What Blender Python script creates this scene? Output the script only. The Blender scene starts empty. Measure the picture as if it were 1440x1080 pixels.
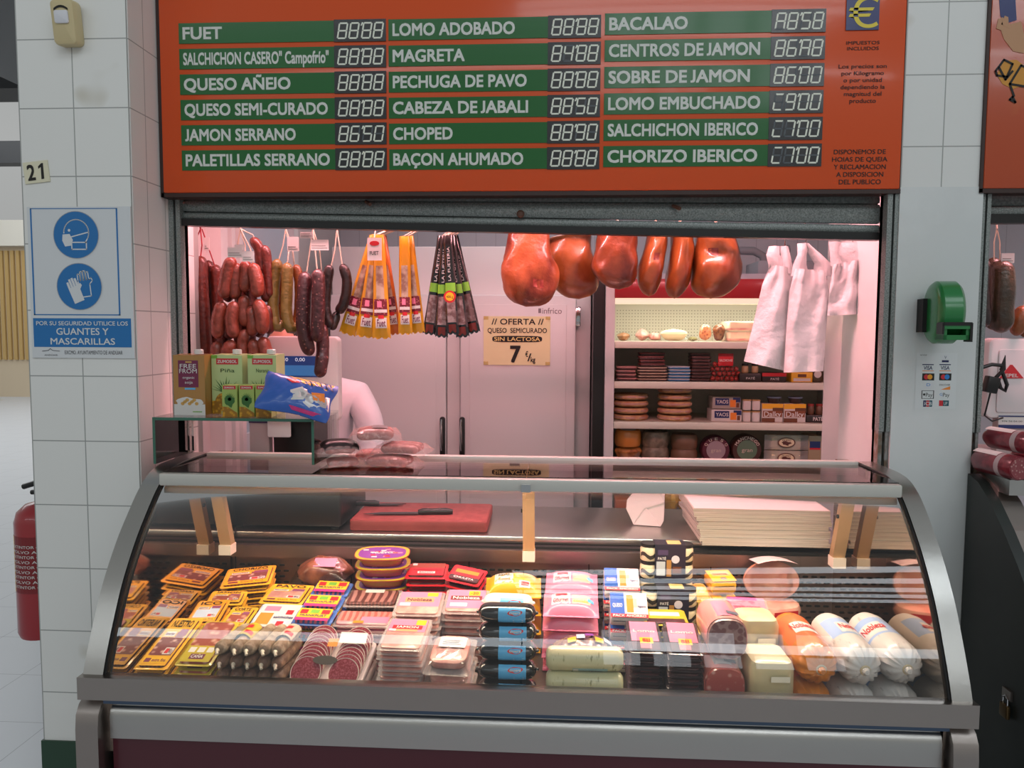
import bpy, bmesh, math, random
from mathutils import Vector, Matrix, Euler
random.seed(7)
R = math.radians
C = bpy.context.scene.collection
scene = bpy.context.scene

# ------------------------------------------------------------------ camera
F_PX = 1060.0
EYE = Vector((0, 0, 1.65))
def cam_axes(pitch=4.03, yaw=3.16, roll=0.28):
    p, y, r = R(pitch), R(yaw), R(roll)
    f = Vector((-math.sin(y), math.cos(y), 0)); rt = Vector((math.cos(y), math.sin(y), 0)); up = Vector((0, 0, 1))
    f2 = f*math.cos(p) - up*math.sin(p); u2 = up*math.cos(p) + f*math.sin(p)
    return rt*math.cos(r) + u2*math.sin(r), u2*math.cos(r) - rt*math.sin(r), f2
RT, UP, FW = cam_axes()
cam_data = bpy.data.cameras.new('camera'); cam = bpy.data.objects.new('camera', cam_data); C.objects.link(cam)
cam.matrix_world = Matrix(((RT.x, UP.x, -FW.x, EYE.x), (RT.y, UP.y, -FW.y, EYE.y), (RT.z, UP.z, -FW.z, EYE.z), (0, 0, 0, 1)))
cam_data.sensor_width = 36; cam_data.lens = 36*F_PX/1440; cam_data.clip_start = .05
scene.camera = cam
def at(px, py, Y):
    """the point at depth Y that the photograph shows at pixel (px, py)"""
    d = FW + RT*((px-720)/F_PX) - UP*((py-540)/F_PX)
    return EYE + d*(Y/d.y)

# ------------------------------------------------------------------ world, lights, exposure
scene.view_settings.view_transform = 'Standard'; scene.view_settings.look = 'None'
scene.view_settings.gamma = 1; scene.view_settings.exposure = 0.0
scene.view_settings.use_curve_mapping = False
w = bpy.data.worlds.new('hall_air'); scene.world = w; w.use_nodes = True
nt = w.node_tree; bg = nt.nodes['Background']
tcn = nt.nodes.new('ShaderNodeTexCoord'); sep = nt.nodes.new('ShaderNodeSeparateXYZ'); rp = nt.nodes.new('ShaderNodeValToRGB')
nt.links.new(tcn.outputs['Generated'], sep.inputs[0]); nt.links.new(sep.outputs['Z'], rp.inputs[0]); nt.links.new(rp.outputs[0], bg.inputs[0])
rp.color_ramp.elements[0].position = 0.0; rp.color_ramp.elements[0].color = (.37, .375, .37, 1)
rp.color_ramp.elements[1].position = .75; rp.color_ramp.elements[1].color = (.27, .285, .29, 1)
e = rp.color_ramp.elements.new(.2); e.color = (.46, .47, .465, 1)
bg.inputs[1].default_value = .88

def area(name, loc, target, sx, sy, watts, col, spread=180):
    l = bpy.data.lights.new(name, 'AREA'); l.shape = 'RECTANGLE'; l.size = sx; l.size_y = sy; l.energy = watts; l.color = col
    l.spread = R(spread)
    o = bpy.data.objects.new(name, l); C.objects.link(o); o.location = loc
    o.rotation_euler = (Vector(target)-Vector(loc)).to_track_quat('-Z', 'Y').to_euler()
    return o
# daylight of the market hall: a clerestory strip and roof-light strips behind the viewer
area('clerestory_daylight', (0, -20, 12.6), (0, 1.7, 1.2), 46, .8, 620, (.88, .95, 1))
for k in range(5):
    area('roof_light', (2.5, -2.2-.75*k, 7.0+.12*k), (2.0, .8, 1.0), 6, .28, 24, (.86, .94, 1))
for k in range(5):
    for r in range(2): area('hall_window', (1.2+.85*k, -9, 5.9+.95*r), (1.2+.85*k, 2, 2.2), .62, .72, 4, (.9, .95, 1))
area('street_daylight', (-9, 14, 6), (-9, 14, 0), 10, 16, 900, (.95, .98, 1))
# lamps of the stall: rosy tubes behind the shutter, tube in the display case, tube in the chilled cabinet; plus two added fill lights
PINK = (1, .40, .43)
area('meat_tube_light', (-.62, 2.40, 2.32), (-.62, 2.48, 1.2), .9, .06, 15, PINK)
area('meat_tube_light', (.45, 2.40, 2.32), (.45, 2.50, 1.2), .9, .06, 15, PINK)
area('counter_fill_light', (-.10, 2.372, 1.978), (-.10, 2.11, 1.27), 1.7, .02, 7, (1, .46, .48), 120)  # extra fill added to brighten the packs heaped on the glass top
area('display_tube_light', (-.07, 2.02, 1.222), (-.07, 2.0, .8), 1.85, .03, 11, (1, .81, .60))
area('cabinet_tube_light', (.86, 3.83, 1.782), (.86, 3.98, 1.2), 1.05, .03, 3.6, (1, .93, .76))
area('ceiling_fill_light', (0, 3.5, 2.72), (0, 3.6, 0), 1.6, .3, 8, (.92, .95, 1))  # added white fill for the top of the refrigerator
area('neighbour_tube_light', (1.75, 2.45, 2.3), (1.75, 2.7, 1.2), .6, .05, 10, PINK)

# ------------------------------------------------------------------ materials
def lin(h):
    if isinstance(h, str):
        h = h.lstrip('#'); c = [int(h[i:i+2], 16)/255 for i in (0, 2, 4)]
    else: c = h
    return tuple((x/12.92 if x <= .04045 else ((x+.055)/1.055)**2.4) for x in c)
MATS = {}
def mat(name, col, rough=.5, metal=0, coat=0, spec=.5, noise=None, bump=None, emit=0, sss=0):
    """noise = (kind, scale, second colour, low, high, stretch); bump = (scale, strength)"""
    if name in MATS: return MATS[name]
    m = bpy.data.materials.new(name); m.use_nodes = True; n = m.node_tree; b = n.nodes['Principled BSDF']
    c = lin(col); b.inputs['Base Color'].default_value = (*c, 1); b.inputs['Roughness'].default_value = rough
    b.inputs['Metallic'].default_value = metal; b.inputs['Coat Weight'].default_value = coat; b.inputs['Coat Roughness'].default_value = .08
    b.inputs['Specular IOR Level'].default_value = spec
    if emit: b.inputs['Emission Color'].default_value = (*c, 1); b.inputs['Emission Strength'].default_value = emit
    if sss: b.inputs['Subsurface Weight'].default_value = sss; b.inputs['Subsurface Radius'].default_value = (.02, .01, .006); b.inputs['Subsurface Scale'].default_value = .3
    tc = n.nodes.new('ShaderNodeTexCoord')
    if noise:
        kind, sc, c2, lo, hi, stretch = (list(noise) + [None, None, None])[:6] if len(noise) < 6 else noise
        mp = n.nodes.new('ShaderNodeMapping'); mp.inputs['Scale'].default_value = stretch or (1, 1, 1)
        n.links.new(tc.outputs['Object'], mp.inputs[0])
        if kind == 'voronoi':
            t = n.nodes.new('ShaderNodeTexVoronoi'); out = t.outputs['Distance']
        elif kind == 'wave':
            t = n.nodes.new('ShaderNodeTexWave'); out = t.outputs['Fac']; t.inputs['Distortion'].default_value = 2.5
        else:
            t = n.nodes.new('ShaderNodeTexNoise'); out = t.outputs['Fac']; t.inputs['Detail'].default_value = 5
        t.inputs['Scale'].default_value = sc
        n.links.new(mp.outputs[0], t.inputs['Vector'])
        r = n.nodes.new('ShaderNodeValToRGB'); n.links.new(out, r.inputs[0])
        r.color_ramp.elements[0].position = .35 if lo is None else lo; r.color_ramp.elements[1].position = .65 if hi is None else hi
        r.color_ramp.elements[0].color = (*c, 1); r.color_ramp.elements[1].color = (*lin(c2), 1)
        n.links.new(r.outputs[0], b.inputs['Base Color'])
    if bump:
        t = n.nodes.new('ShaderNodeTexNoise'); t.inputs['Scale'].default_value = bump[0]; t.inputs['Detail'].default_value = 4
        n.links.new(tc.outputs['Object'], t.inputs['Vector'])
        bp = n.nodes.new('ShaderNodeBump'); bp.inputs['Strength'].default_value = bump[1]; bp.inputs['Distance'].default_value = .01
        n.links.new(t.outputs['Fac'], bp.inputs['Height']); n.links.new(bp.outputs[0], b.inputs['Normal'])
    MATS[name] = m; return m
def glass_mat(name, tint=(1, 1, 1), base=.0, rough=.0, gloss=1.0):
    """thin glass or film: what is behind it shows through, and it mirrors more towards grazing angles"""
    m = bpy.data.materials.new(name); m.use_nodes = True; n = m.node_tree; n.nodes.remove(n.nodes['Principled BSDF'])
    tr = n.nodes.new('ShaderNodeBsdfTransparent'); tr.inputs[0].default_value = (*tint, 1)
    gl = n.nodes.new('ShaderNodeBsdfGlossy'); gl.inputs['Roughness'].default_value = rough
    fr = n.nodes.new('ShaderNodeFresnel'); fr.inputs['IOR'].default_value = 1.5
    ml = n.nodes.new('ShaderNodeMath'); ml.operation = 'MULTIPLY_ADD'; ml.inputs[1].default_value = gloss; ml.inputs[2].default_value = base
    mx = n.nodes.new('ShaderNodeMixShader')
    n.links.new(fr.outputs[0], ml.inputs[0]); n.links.new(ml.outputs[0], mx.inputs[0])
    n.links.new(tr.outputs[0], mx.inputs[1]); n.links.new(gl.outputs[0], mx.inputs[2])
    n.links.new(mx.outputs[0], n.nodes['Material Output'].inputs[0])
    MATS[name] = m; return m
def film_mat(name, col, alpha=.3, rough=.15):
    """plastic film: part clear, part tinted with a wet gloss"""
    m = bpy.data.materials.new(name); m.use_nodes = True; n = m.node_tree; b = n.nodes['Principled BSDF']
    b.inputs['Base Color'].default_value = (*lin(col), 1); b.inputs['Roughness'].default_value = rough
    b.inputs['Alpha'].default_value = alpha; b.inputs['Specular IOR Level'].default_value = .8
    MATS[name] = m; return m
def tiles_mat(name, col, grout, tw, th, ox=0, oz=0, rough=.25, plane='XZ'):
    m = bpy.data.materials.new(name); m.use_nodes = True; n = m.node_tree; b = n.nodes['Principled BSDF']
    tc = n.nodes.new('ShaderNodeTexCoord'); sp = n.nodes.new('ShaderNodeSeparateXYZ'); n.links.new(tc.outputs['Object'], sp.inputs[0])
    fac = None
    for ax, size, off in ((plane[0], tw, ox), (plane[1], th, oz)):
        a = n.nodes.new('ShaderNodeMath'); a.operation = 'ADD'; a.inputs[1].default_value = off + 100*size
        n.links.new(sp.outputs[ax], a.inputs[0])
        d = n.nodes.new('ShaderNodeMath'); d.operation = 'DIVIDE'; d.inputs[1].default_value = size; n.links.new(a.outputs[0], d.inputs[0])
        f = n.nodes.new('ShaderNodeMath'); f.operation = 'FRACT'; n.links.new(d.outputs[0], f.inputs[0])
        l = n.nodes.new('ShaderNodeMath'); l.operation = 'LESS_THAN'; l.inputs[1].default_value = .0032/size; n.links.new(f.outputs[0], l.inputs[0])
        if fac is None: fac = l
        else:
            mx = n.nodes.new('ShaderNodeMath'); mx.operation = 'MAXIMUM'; n.links.new(fac.outputs[0], mx.inputs[0]); n.links.new(l.outputs[0], mx.inputs[1]); fac = mx
    nz = n.nodes.new('ShaderNodeTexNoise'); nz.inputs['Scale'].default_value = 3.5; n.links.new(tc.outputs['Object'], nz.inputs['Vector'])
    r = n.nodes.new('ShaderNodeValToRGB'); r.color_ramp.elements[0].position = .72; r.color_ramp.elements[1].position = .80
    r.color_ramp.elements[0].color = (*lin(col), 1); r.color_ramp.elements[1].color = (*lin('b9b19c'), 1); n.links.new(nz.outputs['Fac'], r.inputs[0])
    mc = n.nodes.new('ShaderNodeMix'); mc.data_type = 'RGBA'; n.links.new(fac.outputs[0], mc.inputs['Factor'])
    n.links.new(r.outputs[0], mc.inputs['A']); mc.inputs['B'].default_value = (*lin(grout), 1)
    n.links.new(mc.outputs['Result'], b.inputs['Base Color']); b.inputs['Roughness'].default_value = rough
    MATS[name] = m; return m

WHITE = mat('white_paint', 'dedede', .45)
PAPER = mat('paper_white', 'd9d6d1', .7)
INK = mat('black_ink', '15130f', .6)
BLACK = mat('black_plastic', '141312', .35)
RUBBER = mat('dark_rubber', '0e0d0d', .7)
STEEL = mat('brushed_steel', 'bdbbb6', .30, 1, bump=(60, .03))
DARKSTEEL = mat('dark_brushed_steel', 'a39a94', .36, 1, bump=(60, .03))
CHROME = mat('chrome', 'c8c8c8', .12, 1)
MIRROR = mat('polished_end_steel', 'b9ada0', .05, 1)
ZINC = mat('galvanised_zinc', '9a9f9b', .5, .35, noise=('noise', 260, '6d7370', .35, .65))
ZINCDARK = mat('galvanised_zinc_dull', '7c817e', .55, .3, noise=('noise', 120, '5c625f', .35, .65))
GLASS = glass_mat('clear_glass', (.97, .985, .975), .02, 0, 1.0)
TOPGLASS = glass_mat('top_glass', (.95, .97, .96), .04, .02, 1.0)
GREENGLASS = mat('glass_edge_green', '3d6a58', .1)
YELLOW = mat('print_yellow', 'f0b71c', .35, coat=.5)
WHITEP = mat('print_white', 'd6d2cd', .35, coat=.4)
RED = mat('print_red', 'c8202a', .35, coat=.4)
DEEPRED = mat('print_deep_red', '8e1526', .35, coat=.4)
BLUE = mat('print_blue', '2a5bb0', .35, coat=.4)
NAVY = mat('print_navy', '1e2c66', .35, coat=.4)
SKYBLUE = mat('print_sky_blue', '57aede', .35, coat=.4)
PINKP = mat('print_pink', 'ea7f9c', .35, coat=.4)
MAGENTA = mat('print_magenta', 'd0307a', .35, coat=.4)
GREENP = mat('print_green', '6fa83a', .35, coat=.4)
ORANGEP = mat('print_orange', 'e8862a', .35, coat=.4)
PURPLE = mat('print_purple', '7a3a94', .35, coat=.4)
GOLD = mat('print_gold', 'a9793c', .35, coat=.4)
BROWNP = mat('print_brown', '6a3a1c', .4, coat=.3)
CLEARFILM = glass_mat('clear_film', (.97, .96, .95), .012, .22, .30)
MILKFILM = film_mat('milky_film', 'cbbdb9', .40, .2)
PINKFILM = film_mat('rosy_film', 'e9b9b4', .5, .15)

# ------------------------------------------------------------------ geometry helpers
def smoothstep(a, b, x):
    t = max(0, min(1, (x-a)/(b-a))); return t*t*(3-2*t)
class G:
    """collects shapes that become ONE mesh object"""
    def __init__(s): s.v, s.f, s.m = [], [], []
    def add(s, vs, fs, mi=0, T=None):
        b = len(s.v); s.v += [tuple(T @ Vector(v)) if T is not None else tuple(v) for v in vs]
        s.f += [tuple(b+i for i in f) for f in fs]; s.m += [mi]*len(fs); return s
    def box(s, lo, hi, mi=0, T=None, bev=0):
        x0, y0, z0 = lo; x1, y1, z1 = hi
        if bev:
            return s.slab((x0+x1)/2, (y0+y1)/2, z0, x1-x0, y1-y0, z1-z0, bev, bev, mi, T, 2)
        vs = [(x0, y0, z0), (x1, y0, z0), (x1, y1, z0), (x0, y1, z0), (x0, y0, z1), (x1, y0, z1), (x1, y1, z1), (x0, y1, z1)]
        return s.add(vs, [(3, 2, 1, 0), (4, 5, 6, 7), (0, 1, 5, 4), (1, 2, 6, 5), (2, 3, 7, 6), (3, 0, 4, 7)], mi, T)
    def slab(s, cx, cy, z0, w, l, h, r, e=.002, mi=0, T=None, n=4):
        """rounded-corner plate: corner radius r, edge rounding e"""
        e = min(e, h*.49); rings = [(0, e), (e*.3, e*.3), (e, 0), (h-e, 0), (h-e*.3, e*.3), (h, e)]
        vs = []
        for z, ins in rings:
            rr = max(r-ins, .0002); hw, hl = w/2-ins-rr, l/2-ins-rr
            for q, (sx, sy) in enumerate(((1, 1), (-1, 1), (-1, -1), (1, -1))):
                for k in range(n+1):
                    a = (q + k/n)*math.pi/2
                    vs.append((cx+sx*hw+rr*math.cos(a), cy+sy*hl+rr*math.sin(a), z0+z))
        N = 4*(n+1); fs = [tuple(range(N-1, -1, -1)), tuple(range(5*N, 6*N))]
        for k in range(5):
            for i in range(N): fs.append((k*N+i, k*N+(i+1) % N, (k+1)*N+(i+1) % N, (k+1)*N+i))
        return s.add(vs, fs, mi, T)
    def tube(s, pts, r, n=8, mi=0, T=None, cap=True):
        pts = [Vector(p) for p in pts]; rs = r if isinstance(r, (list, tuple)) else [r]*len(pts)
        vs, fs = [], []; ref = None
        for i, p in enumerate(pts):
            d = (pts[min(i+1, len(pts)-1)]-pts[max(i-1, 0)])
            d = d.normalized() if d.length > 1e-9 else Vector((0, 0, 1))
            if ref is None: ref = Vector((1, 0, 0)) if abs(d.x) < .8 else Vector((0, 1, 0))
            a = (ref - d*ref.dot(d)).normalized(); b = d.cross(a); ref = a
            for k in range(n):
                t = 2*math.pi*k/n; vs.append(p + (a*math.cos(t)+b*math.sin(t))*rs[i])
        for i in range(len(pts)-1):
            for k in range(n): fs.append((i*n+k, i*n+(k+1) % n, (i+1)*n+(k+1) % n, (i+1)*n+k))
        if cap: fs += [tuple(range(n-1, -1, -1)), tuple(range((len(pts)-1)*n, len(pts)*n))]
        return s.add(vs, fs, mi, T)
    def lathe(s, prof, n=24, mi=0, T=None, wob=None, cap=True):
        """profile of (radius, z) about the z axis"""
        vs, fs = [], []
        for r, z in prof:
            for k in range(n):
                a = 2*math.pi*k/n; q = r*(wob(a, z) if wob else 1); vs.append((q*math.cos(a), q*math.sin(a), z))
        for i in range(len(prof)-1):
            for k in range(n): fs.append((i*n+k, i*n+(k+1) % n, (i+1)*n+(k+1) % n, (i+1)*n+k))
        if cap and prof[0][0] > 1e-4: fs.append(tuple(range(n-1, -1, -1)))
        if cap and prof[-1][0] > 1e-4: fs.append(tuple(range((len(prof)-1)*n, len(prof)*n)))
        return s.add(vs, fs, mi, T)
    def grid(s, fn, nu, nv, mi=0, T=None, wrap=False):
        vs = [fn(i/nu, j/nv) for j in range(nv+1) for i in range(nu+1)]
        fs = [(j*(nu+1)+i, j*(nu+1)+i+1, (j+1)*(nu+1)+i+1, (j+1)*(nu+1)+i) for j in range(nv) for i in range(nu)]
        return s.add(vs, fs, mi, T)
    def ball(s, c, rx, ry, rz, n=12, mi=0, T=None, wob=None):
        vs, fs = [], []; m = n//2+2
        for j in range(m+1):
            p = math.pi*j/m
            for k in range(n):
                a = 2*math.pi*k/n; q = wob(a, p) if wob else 1
                vs.append((c[0]+rx*q*math.sin(p)*math.cos(a), c[1]+ry*q*math.sin(p)*math.sin(a), c[2]-rz*q*math.cos(p)))
        for j in range(m):
            for k in range(n): fs.append((j*n+k, j*n+(k+1) % n, (j+1)*n+(k+1) % n, (j+1)*n+k))
        return s.add(vs, fs, mi, T)
    def prism(s, poly, fn0, fn1, mi=0, T=None):
        """polygon of 2-D points carried to 3-D by fn0 (one face) and fn1 (the other)"""
        n = len(poly); vs = [fn0(*p) for p in poly] + [fn1(*p) for p in poly]
        fs = [tuple(range(n)), tuple(range(2*n-1, n-1, -1))] + [(i, i+n, (i+1) % n + n, (i+1) % n) for i in range(n)]
        return s.add(vs, fs, mi, T)
    def text(s, body, fn, mi=0, bold=.0, lines=None):
        """lettering filling the unit square, carried to 3-D by fn(u, v)"""
        vs, fs, wid = glyphs(body); b = min(bold, .04)*.62
        if not b: s.add([fn(u, v) for u, v in vs], fs, mi); return s
        o, a, c = Vector(fn(.5, .5)), Vector(fn(.52, .5)), Vector(fn(.5, .52)); n = (a-o).cross(c-o).normalized()
        for k, (dx, dy) in enumerate(((-b, -b), (b, -b), (-b, b), (b, b))):      # the strokes thicken to a bold face
            s.add([Vector(fn(u*(1-2*b/wid)+b/wid+dx/wid, v*(1-2*b/CAP)+b/CAP+dy/CAP))+n*.00006*k for u, v in vs], fs, mi)
        return s
    def build(s, name, mats, parent=None, loc=(0, 0, 0), rot=(0, 0, 0), ang=40):
        me = bpy.data.meshes.new(name); me.from_pydata(s.v, [], s.f)
        for m in (mats if isinstance(mats, (list, tuple)) else [mats]): me.materials.append(m)
        me.polygons.foreach_set('material_index', s.m)
        bm = bmesh.new(); bm.from_mesh(me); bmesh.ops.recalc_face_normals(bm, faces=bm.faces); bm.to_mesh(me); bm.free()
        if 'lettering' in name or 'logo' in name: me.polygons.foreach_set('use_smooth', [False]*len(me.polygons))
        else: me.polygons.foreach_set('use_smooth', [True]*len(me.polygons)); me.set_sharp_from_angle(angle=R(ang))
        me.update()
        o = bpy.data.objects.new(name, me); C.objects.link(o); o.location = loc; o.rotation_euler = rot
        if parent is not None: o.parent = parent
        return o
_gl = {}
CAP = .682     # cap height of the lettering
def glyphs(body):
    key = body
    if key not in _gl:
        cu = bpy.data.curves.new('lettering', 'FONT'); cu.body = body; cu.resolution_u = 3; cu.align_x = 'CENTER'
        ob = bpy.data.objects.new('lettering', cu); C.objects.link(ob)
        me = bpy.data.meshes.new_from_object(ob.evaluated_get(bpy.context.evaluated_depsgraph_get()))
        xs = [v.co.x for v in me.vertices]; x0, x1 = min(xs), max(xs); y0, y1 = 0.0, CAP
        par = list(range(len(me.vertices)))
        def find(i):
            while par[i] != i: par[i] = par[par[i]]; i = par[i]
            return i
        for p in me.polygons:
            for q in p.vertices: par[find(q)] = find(p.vertices[0])
        comp = {}
        for v in me.vertices: comp.setdefault(find(v.index), []).append(v)
        for L in comp.values():      # a J that hangs below the line is set on the line like the other capitals
            lo, hi = min(v.co.y for v in L), max(v.co.y for v in L)
            if lo < -.2 and hi > .6 and body.upper() == body:
                for v in L: v.co.y = (v.co.y-lo)*CAP/(hi-lo)
        _gl[key] = ([((v.co.x-x0)/(x1-x0), (v.co.y-y0)/max(y1-y0, 1e-6)) for v in me.vertices], [tuple(p.vertices) for p in me.polygons], max(x1-x0, .05))
        bpy.data.objects.remove(ob); bpy.data.curves.remove(cu); bpy.data.meshes.remove(me)
    return _gl[key]
def props(o, label=None, cat=None, group=None, kind=None):
    for k, v in (('label', label), ('category', cat), ('group', group), ('kind', kind)):
        if v: o[k] = v
    return o
def thing(name, label, cat, loc=(0, 0, 0), rot=(0, 0, 0), group=None):
    o = bpy.data.objects.new(name, None); C.objects.link(o); o.location = loc; o.rotation_euler = rot; o.empty_display_size = .05
    return props(o, label, cat, group)
def struct(name, g, m, parent=None, **k):
    o = g.build(name, m, parent, **k)
    if parent is None: o['kind'] = 'structure'
    return o
def dup(root, loc, rot, label, group=None, parts=True):
    kids = list(root.children)
    r = root.copy(); C.objects.link(r); r.location = loc; r.rotation_euler = rot; r['label'] = label
    if group: r['group'] = group
    elif 'group' in r: del r['group']
    for ch in kids:
        c = ch.copy(); C.objects.link(c); c.parent = r
        if parts:
            for gch in list(ch.children):
                d = gch.copy(); C.objects.link(d); d.parent = c
    return r
def flat(x0, z0, x1, z1, y, dy=0):
    """carries the unit square to an upright rectangle facing the viewer"""
    return lambda u, v: (x0+(x1-x0)*u, y, z0+(z1-z0)*v)
# ------------------------------------------------------------------ the hall and the shell of the stall
TILE = tiles_mat('wall_tiles', 'e4e4df', '9d9f9b', .1595, .189, ox=1.517, oz=.0, rough=.3)
TILESIDE = tiles_mat('wall_tiles_side', 'e0deda', '9d9f9b', .10, .189, ox=.02, oz=.0, rough=.3, plane='YZ')
TILER = tiles_mat('wall_tiles_right', 'dddeda', '9d9f9b', .113, .2, ox=-.99, oz=.02, rough=.3)
PLAIN = mat('smooth_panel', 'd9dcda', .35, noise=('noise', 3, 'd0d4d2', .45, .6))
FLOORM = tiles_mat('hall_paving', 'c3c7cc', '8d9298', .42, .42, rough=.35, plane='XY')
struct('floor', G().box((-16, -10, -.1), (8, 20, 0)), FLOORM)
g = G().box((-1.517, 2.10, .52), (-1.197, 2.50, 3.2), 0); g.box((-1.5172, 2.0995, .0), (-1.1968, 2.50, .52), 1)
wl = struct('wall_left', g, [TILE, TILE])
struct('trim_1', G().box((-1.2005, 2.104, 0), (-1.194, 2.46, 3.2)), TILESIDE)
struct('baseboard_left', G().box((-1.522, 2.094, 0), (-1.192, 2.12, .42)), mat('green_skirting', '23422f', .4))
zj = at(1320, 263, 2.26).z
g = G().box((.990, 2.26, zj), (1.222, 2.66, 3.2), 0); g.box((.990, 2.258, 0), (1.222, 2.66, zj), 1)
struct('wall_right', g, [TILER, PLAIN])
# inside of the stall
ROSE = mat('stall_wall_white', 'd8d2d0', .3)
INNER = mat('stall_wall_back', 'c9ccd0', .45, noise=('noise', 2, 'c0c4ca', .4, .6))
struct('wall_back', G().box((-1.4, 4.62, 0), (3.6, 4.72, 3.2)), tiles_mat('panelled_back_wall', 'bfc5cb', 'a0a6ad', .12, 6, rough=.4))
struct('wall_stall_right', G().box((1.06, 2.66, 0), (1.16, 3.02, 3.2)), ROSE)
struct('trim_2', G().box((1.052, 2.80, 0), (1.060, 2.815, 3.2)), mat('panel_joint', 'a98d8d', .4))
g = G().box((-1.40, 2.50, 0), (-1.34, 2.86, 3.2)); g.box((-1.40, 3.80, 0), (-1.34, 4.62, 3.2)); g.box((-1.40, 2.86, 2.35), (-1.34, 3.80, 3.2))
struct('wall_stall_left', g, ROSE)
struct('ceiling', G().box((-1.4, 2.30, 2.78), (3.6, 4.72, 2.9)), WHITE)
# white door set in the stall's side wall: jambs, leaf and a small pane
g = G().box((-1.36, 2.86, 0), (-1.28, 2.92, 2.3)); g.box((-1.36, 3.74, 0), (-1.30, 3.80, 2.3)); g.box((-1.36, 2.86, 2.3), (-1.30, 3.80, 2.35))
for k in range(3): g.box((-1.335+.010*k, 2.92+.05*k, 0), (-1.295+.010*k, 2.955+.05*k, 2.3))
dr = struct('door_1', g, mat('white_door_frame', 'e6e6e4', .3))
leaf = struct('door_leaf', G().box((-1.35, 3.08, .05), (-1.32, 3.74, 1.2)), mat('door_leaf_white', 'dfe1e2', .35), dr)
struct('door_pane', G().box((-1.345, 3.08, 1.2), (-1.335, 3.74, 2.3)), mat('frosted_pane', 'b9c9d4', .25), dr)
struct('door_handle', G().tube([(-1.32, 3.14, 1.0), (-1.27, 3.14, 1.0), (-1.27, 3.24, 1.0)], .01), BLACK, dr)
# lintel over the price board and the neighbour's
LINT = mat('dark_lintel', '2b2c2c', .6)
struct('trim_3', G().box((-1.197, 2.285, 2.60), (.99, 2.36, 3.2)), LINT)
struct('trim_4', G().box((1.222, 2.285, 2.30), (3.4, 2.36, 3.2)), LINT)
# hall at the far left: pale wall with ribbed shutters, dark roof beam, light slats
FARW = mat('far_wall_beige', 'c9b79c', .6)
struct('wall_far', G().box((-22, 17.5, 0), (-6, 17.8, 3.6)), FARW)
struct('trim_5', G().box((-22, 17.3, 3.6), (-6, 17.8, 4.2)), mat('far_white_fascia', 'd9d4c8', .6))
g = G()
for k in range(64): g.box((-16.6+.14*k, 17.44, 2.3 if False else .9), (-16.52+.14*k, 17.5, 3.5))
struct('window_1', g, mat('ribbed_blind_ochre', 'b9985f', .6))
g = G().box((-22, 17.2, 5.5), (-6, 17.6, 6.0)); g.box((-22, 16.6, 7.0), (-6, 17.6, 7.3)); g.box((-22, 9, 7.6), (-4, 17.6, 8.2))
struct('ceiling_hall', g, mat('hall_roof_dark', '3c3d3f', .6))
struct('ceiling_beam', G().box((-4.2, 3.4, 3.55), (-1.9, 9, 4.3)), mat('hall_beam_grey', '5b5d5e', .6))
g = thing('metal_locker', 'grey green metal locker behind the tiled pillar at the hall corridor', 'locker', (-3.24, 5.0, 0))
G().slab(0, 0, .0, .36, .3, 2.02, .02, .01).build('locker_body', mat('grey_green_metal', '7d847c', .5), g)
G().box((-.1, -.156, .3), (.1, -.15, 1.7)).build('locker_door', mat('grey_green_door', '868d85', .5), g)

# ------------------------------------------------------------------ things on the pillars
def face_rect(px0, py0, px1, py1, Y):
    a, b = at(px0, py0, Y), at(px1, py1, Y); return a.x, b.z, b.x, a.z
# motion sensor
p = at(89, 28, 2.06)
t = thing('motion_sensor', 'beige motion sensor box on the tiled pillar above the number plate', 'sensor', (p.x, 2.10, p.z), (R(8), 0, 0))
CREAM = mat('cream_plastic', 'cbbb8f', .45)
G().slab(0, 0, 0, .068, .118, .045, .014, .010, T=Matrix.Rotation(R(90), 4, 'X')).build('housing', CREAM, t)
G().slab(0, .012, .044, .040, .034, .006, .006, .003, T=Matrix.Rotation(R(90), 4, 'X')).build('lens', mat('sensor_lens', 'd9dade', .3), t)
G().grid(lambda u, v: (-.02+.04*u, -.0465, .036+.006*v-.008*(2*u-1)**2), 8, 1).build('vent_slot', INK, t)
# number plate
x0, z0, x1, z1 = face_rect(33, 227, 69, 257, 2.097)
t = thing('number_plate', 'small cream number plate 21 on the tiled pillar', 'number plate', ((x0+x1)/2, 2.0995, (z0+z1)/2), (0, R(-6), 0))
hw, hh = (x1-x0)/2, (z1-z0)/2
G().box((-hw, -.003, -hh), (hw, 0, hh)).build('plate', mat('cream_plate', 'ddd8bb', .5), t)
G().text('2', flat(-.72*hw, -.75*hh, -.08*hw, .72*hh, -.0036), 0, .03).prism([(.36*hw, -.72*hh), (.58*hw, -.70*hh), (.64*hw, .76*hh), (.50*hw, .76*hh), (.22*hw, .50*hh), (.22*hw, .28*hh), (.43*hw, .42*hh)], lambda x, z: (x, -.0036, z), lambda x, z: (x, -.003, z)).build('lettering', INK, t)
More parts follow.
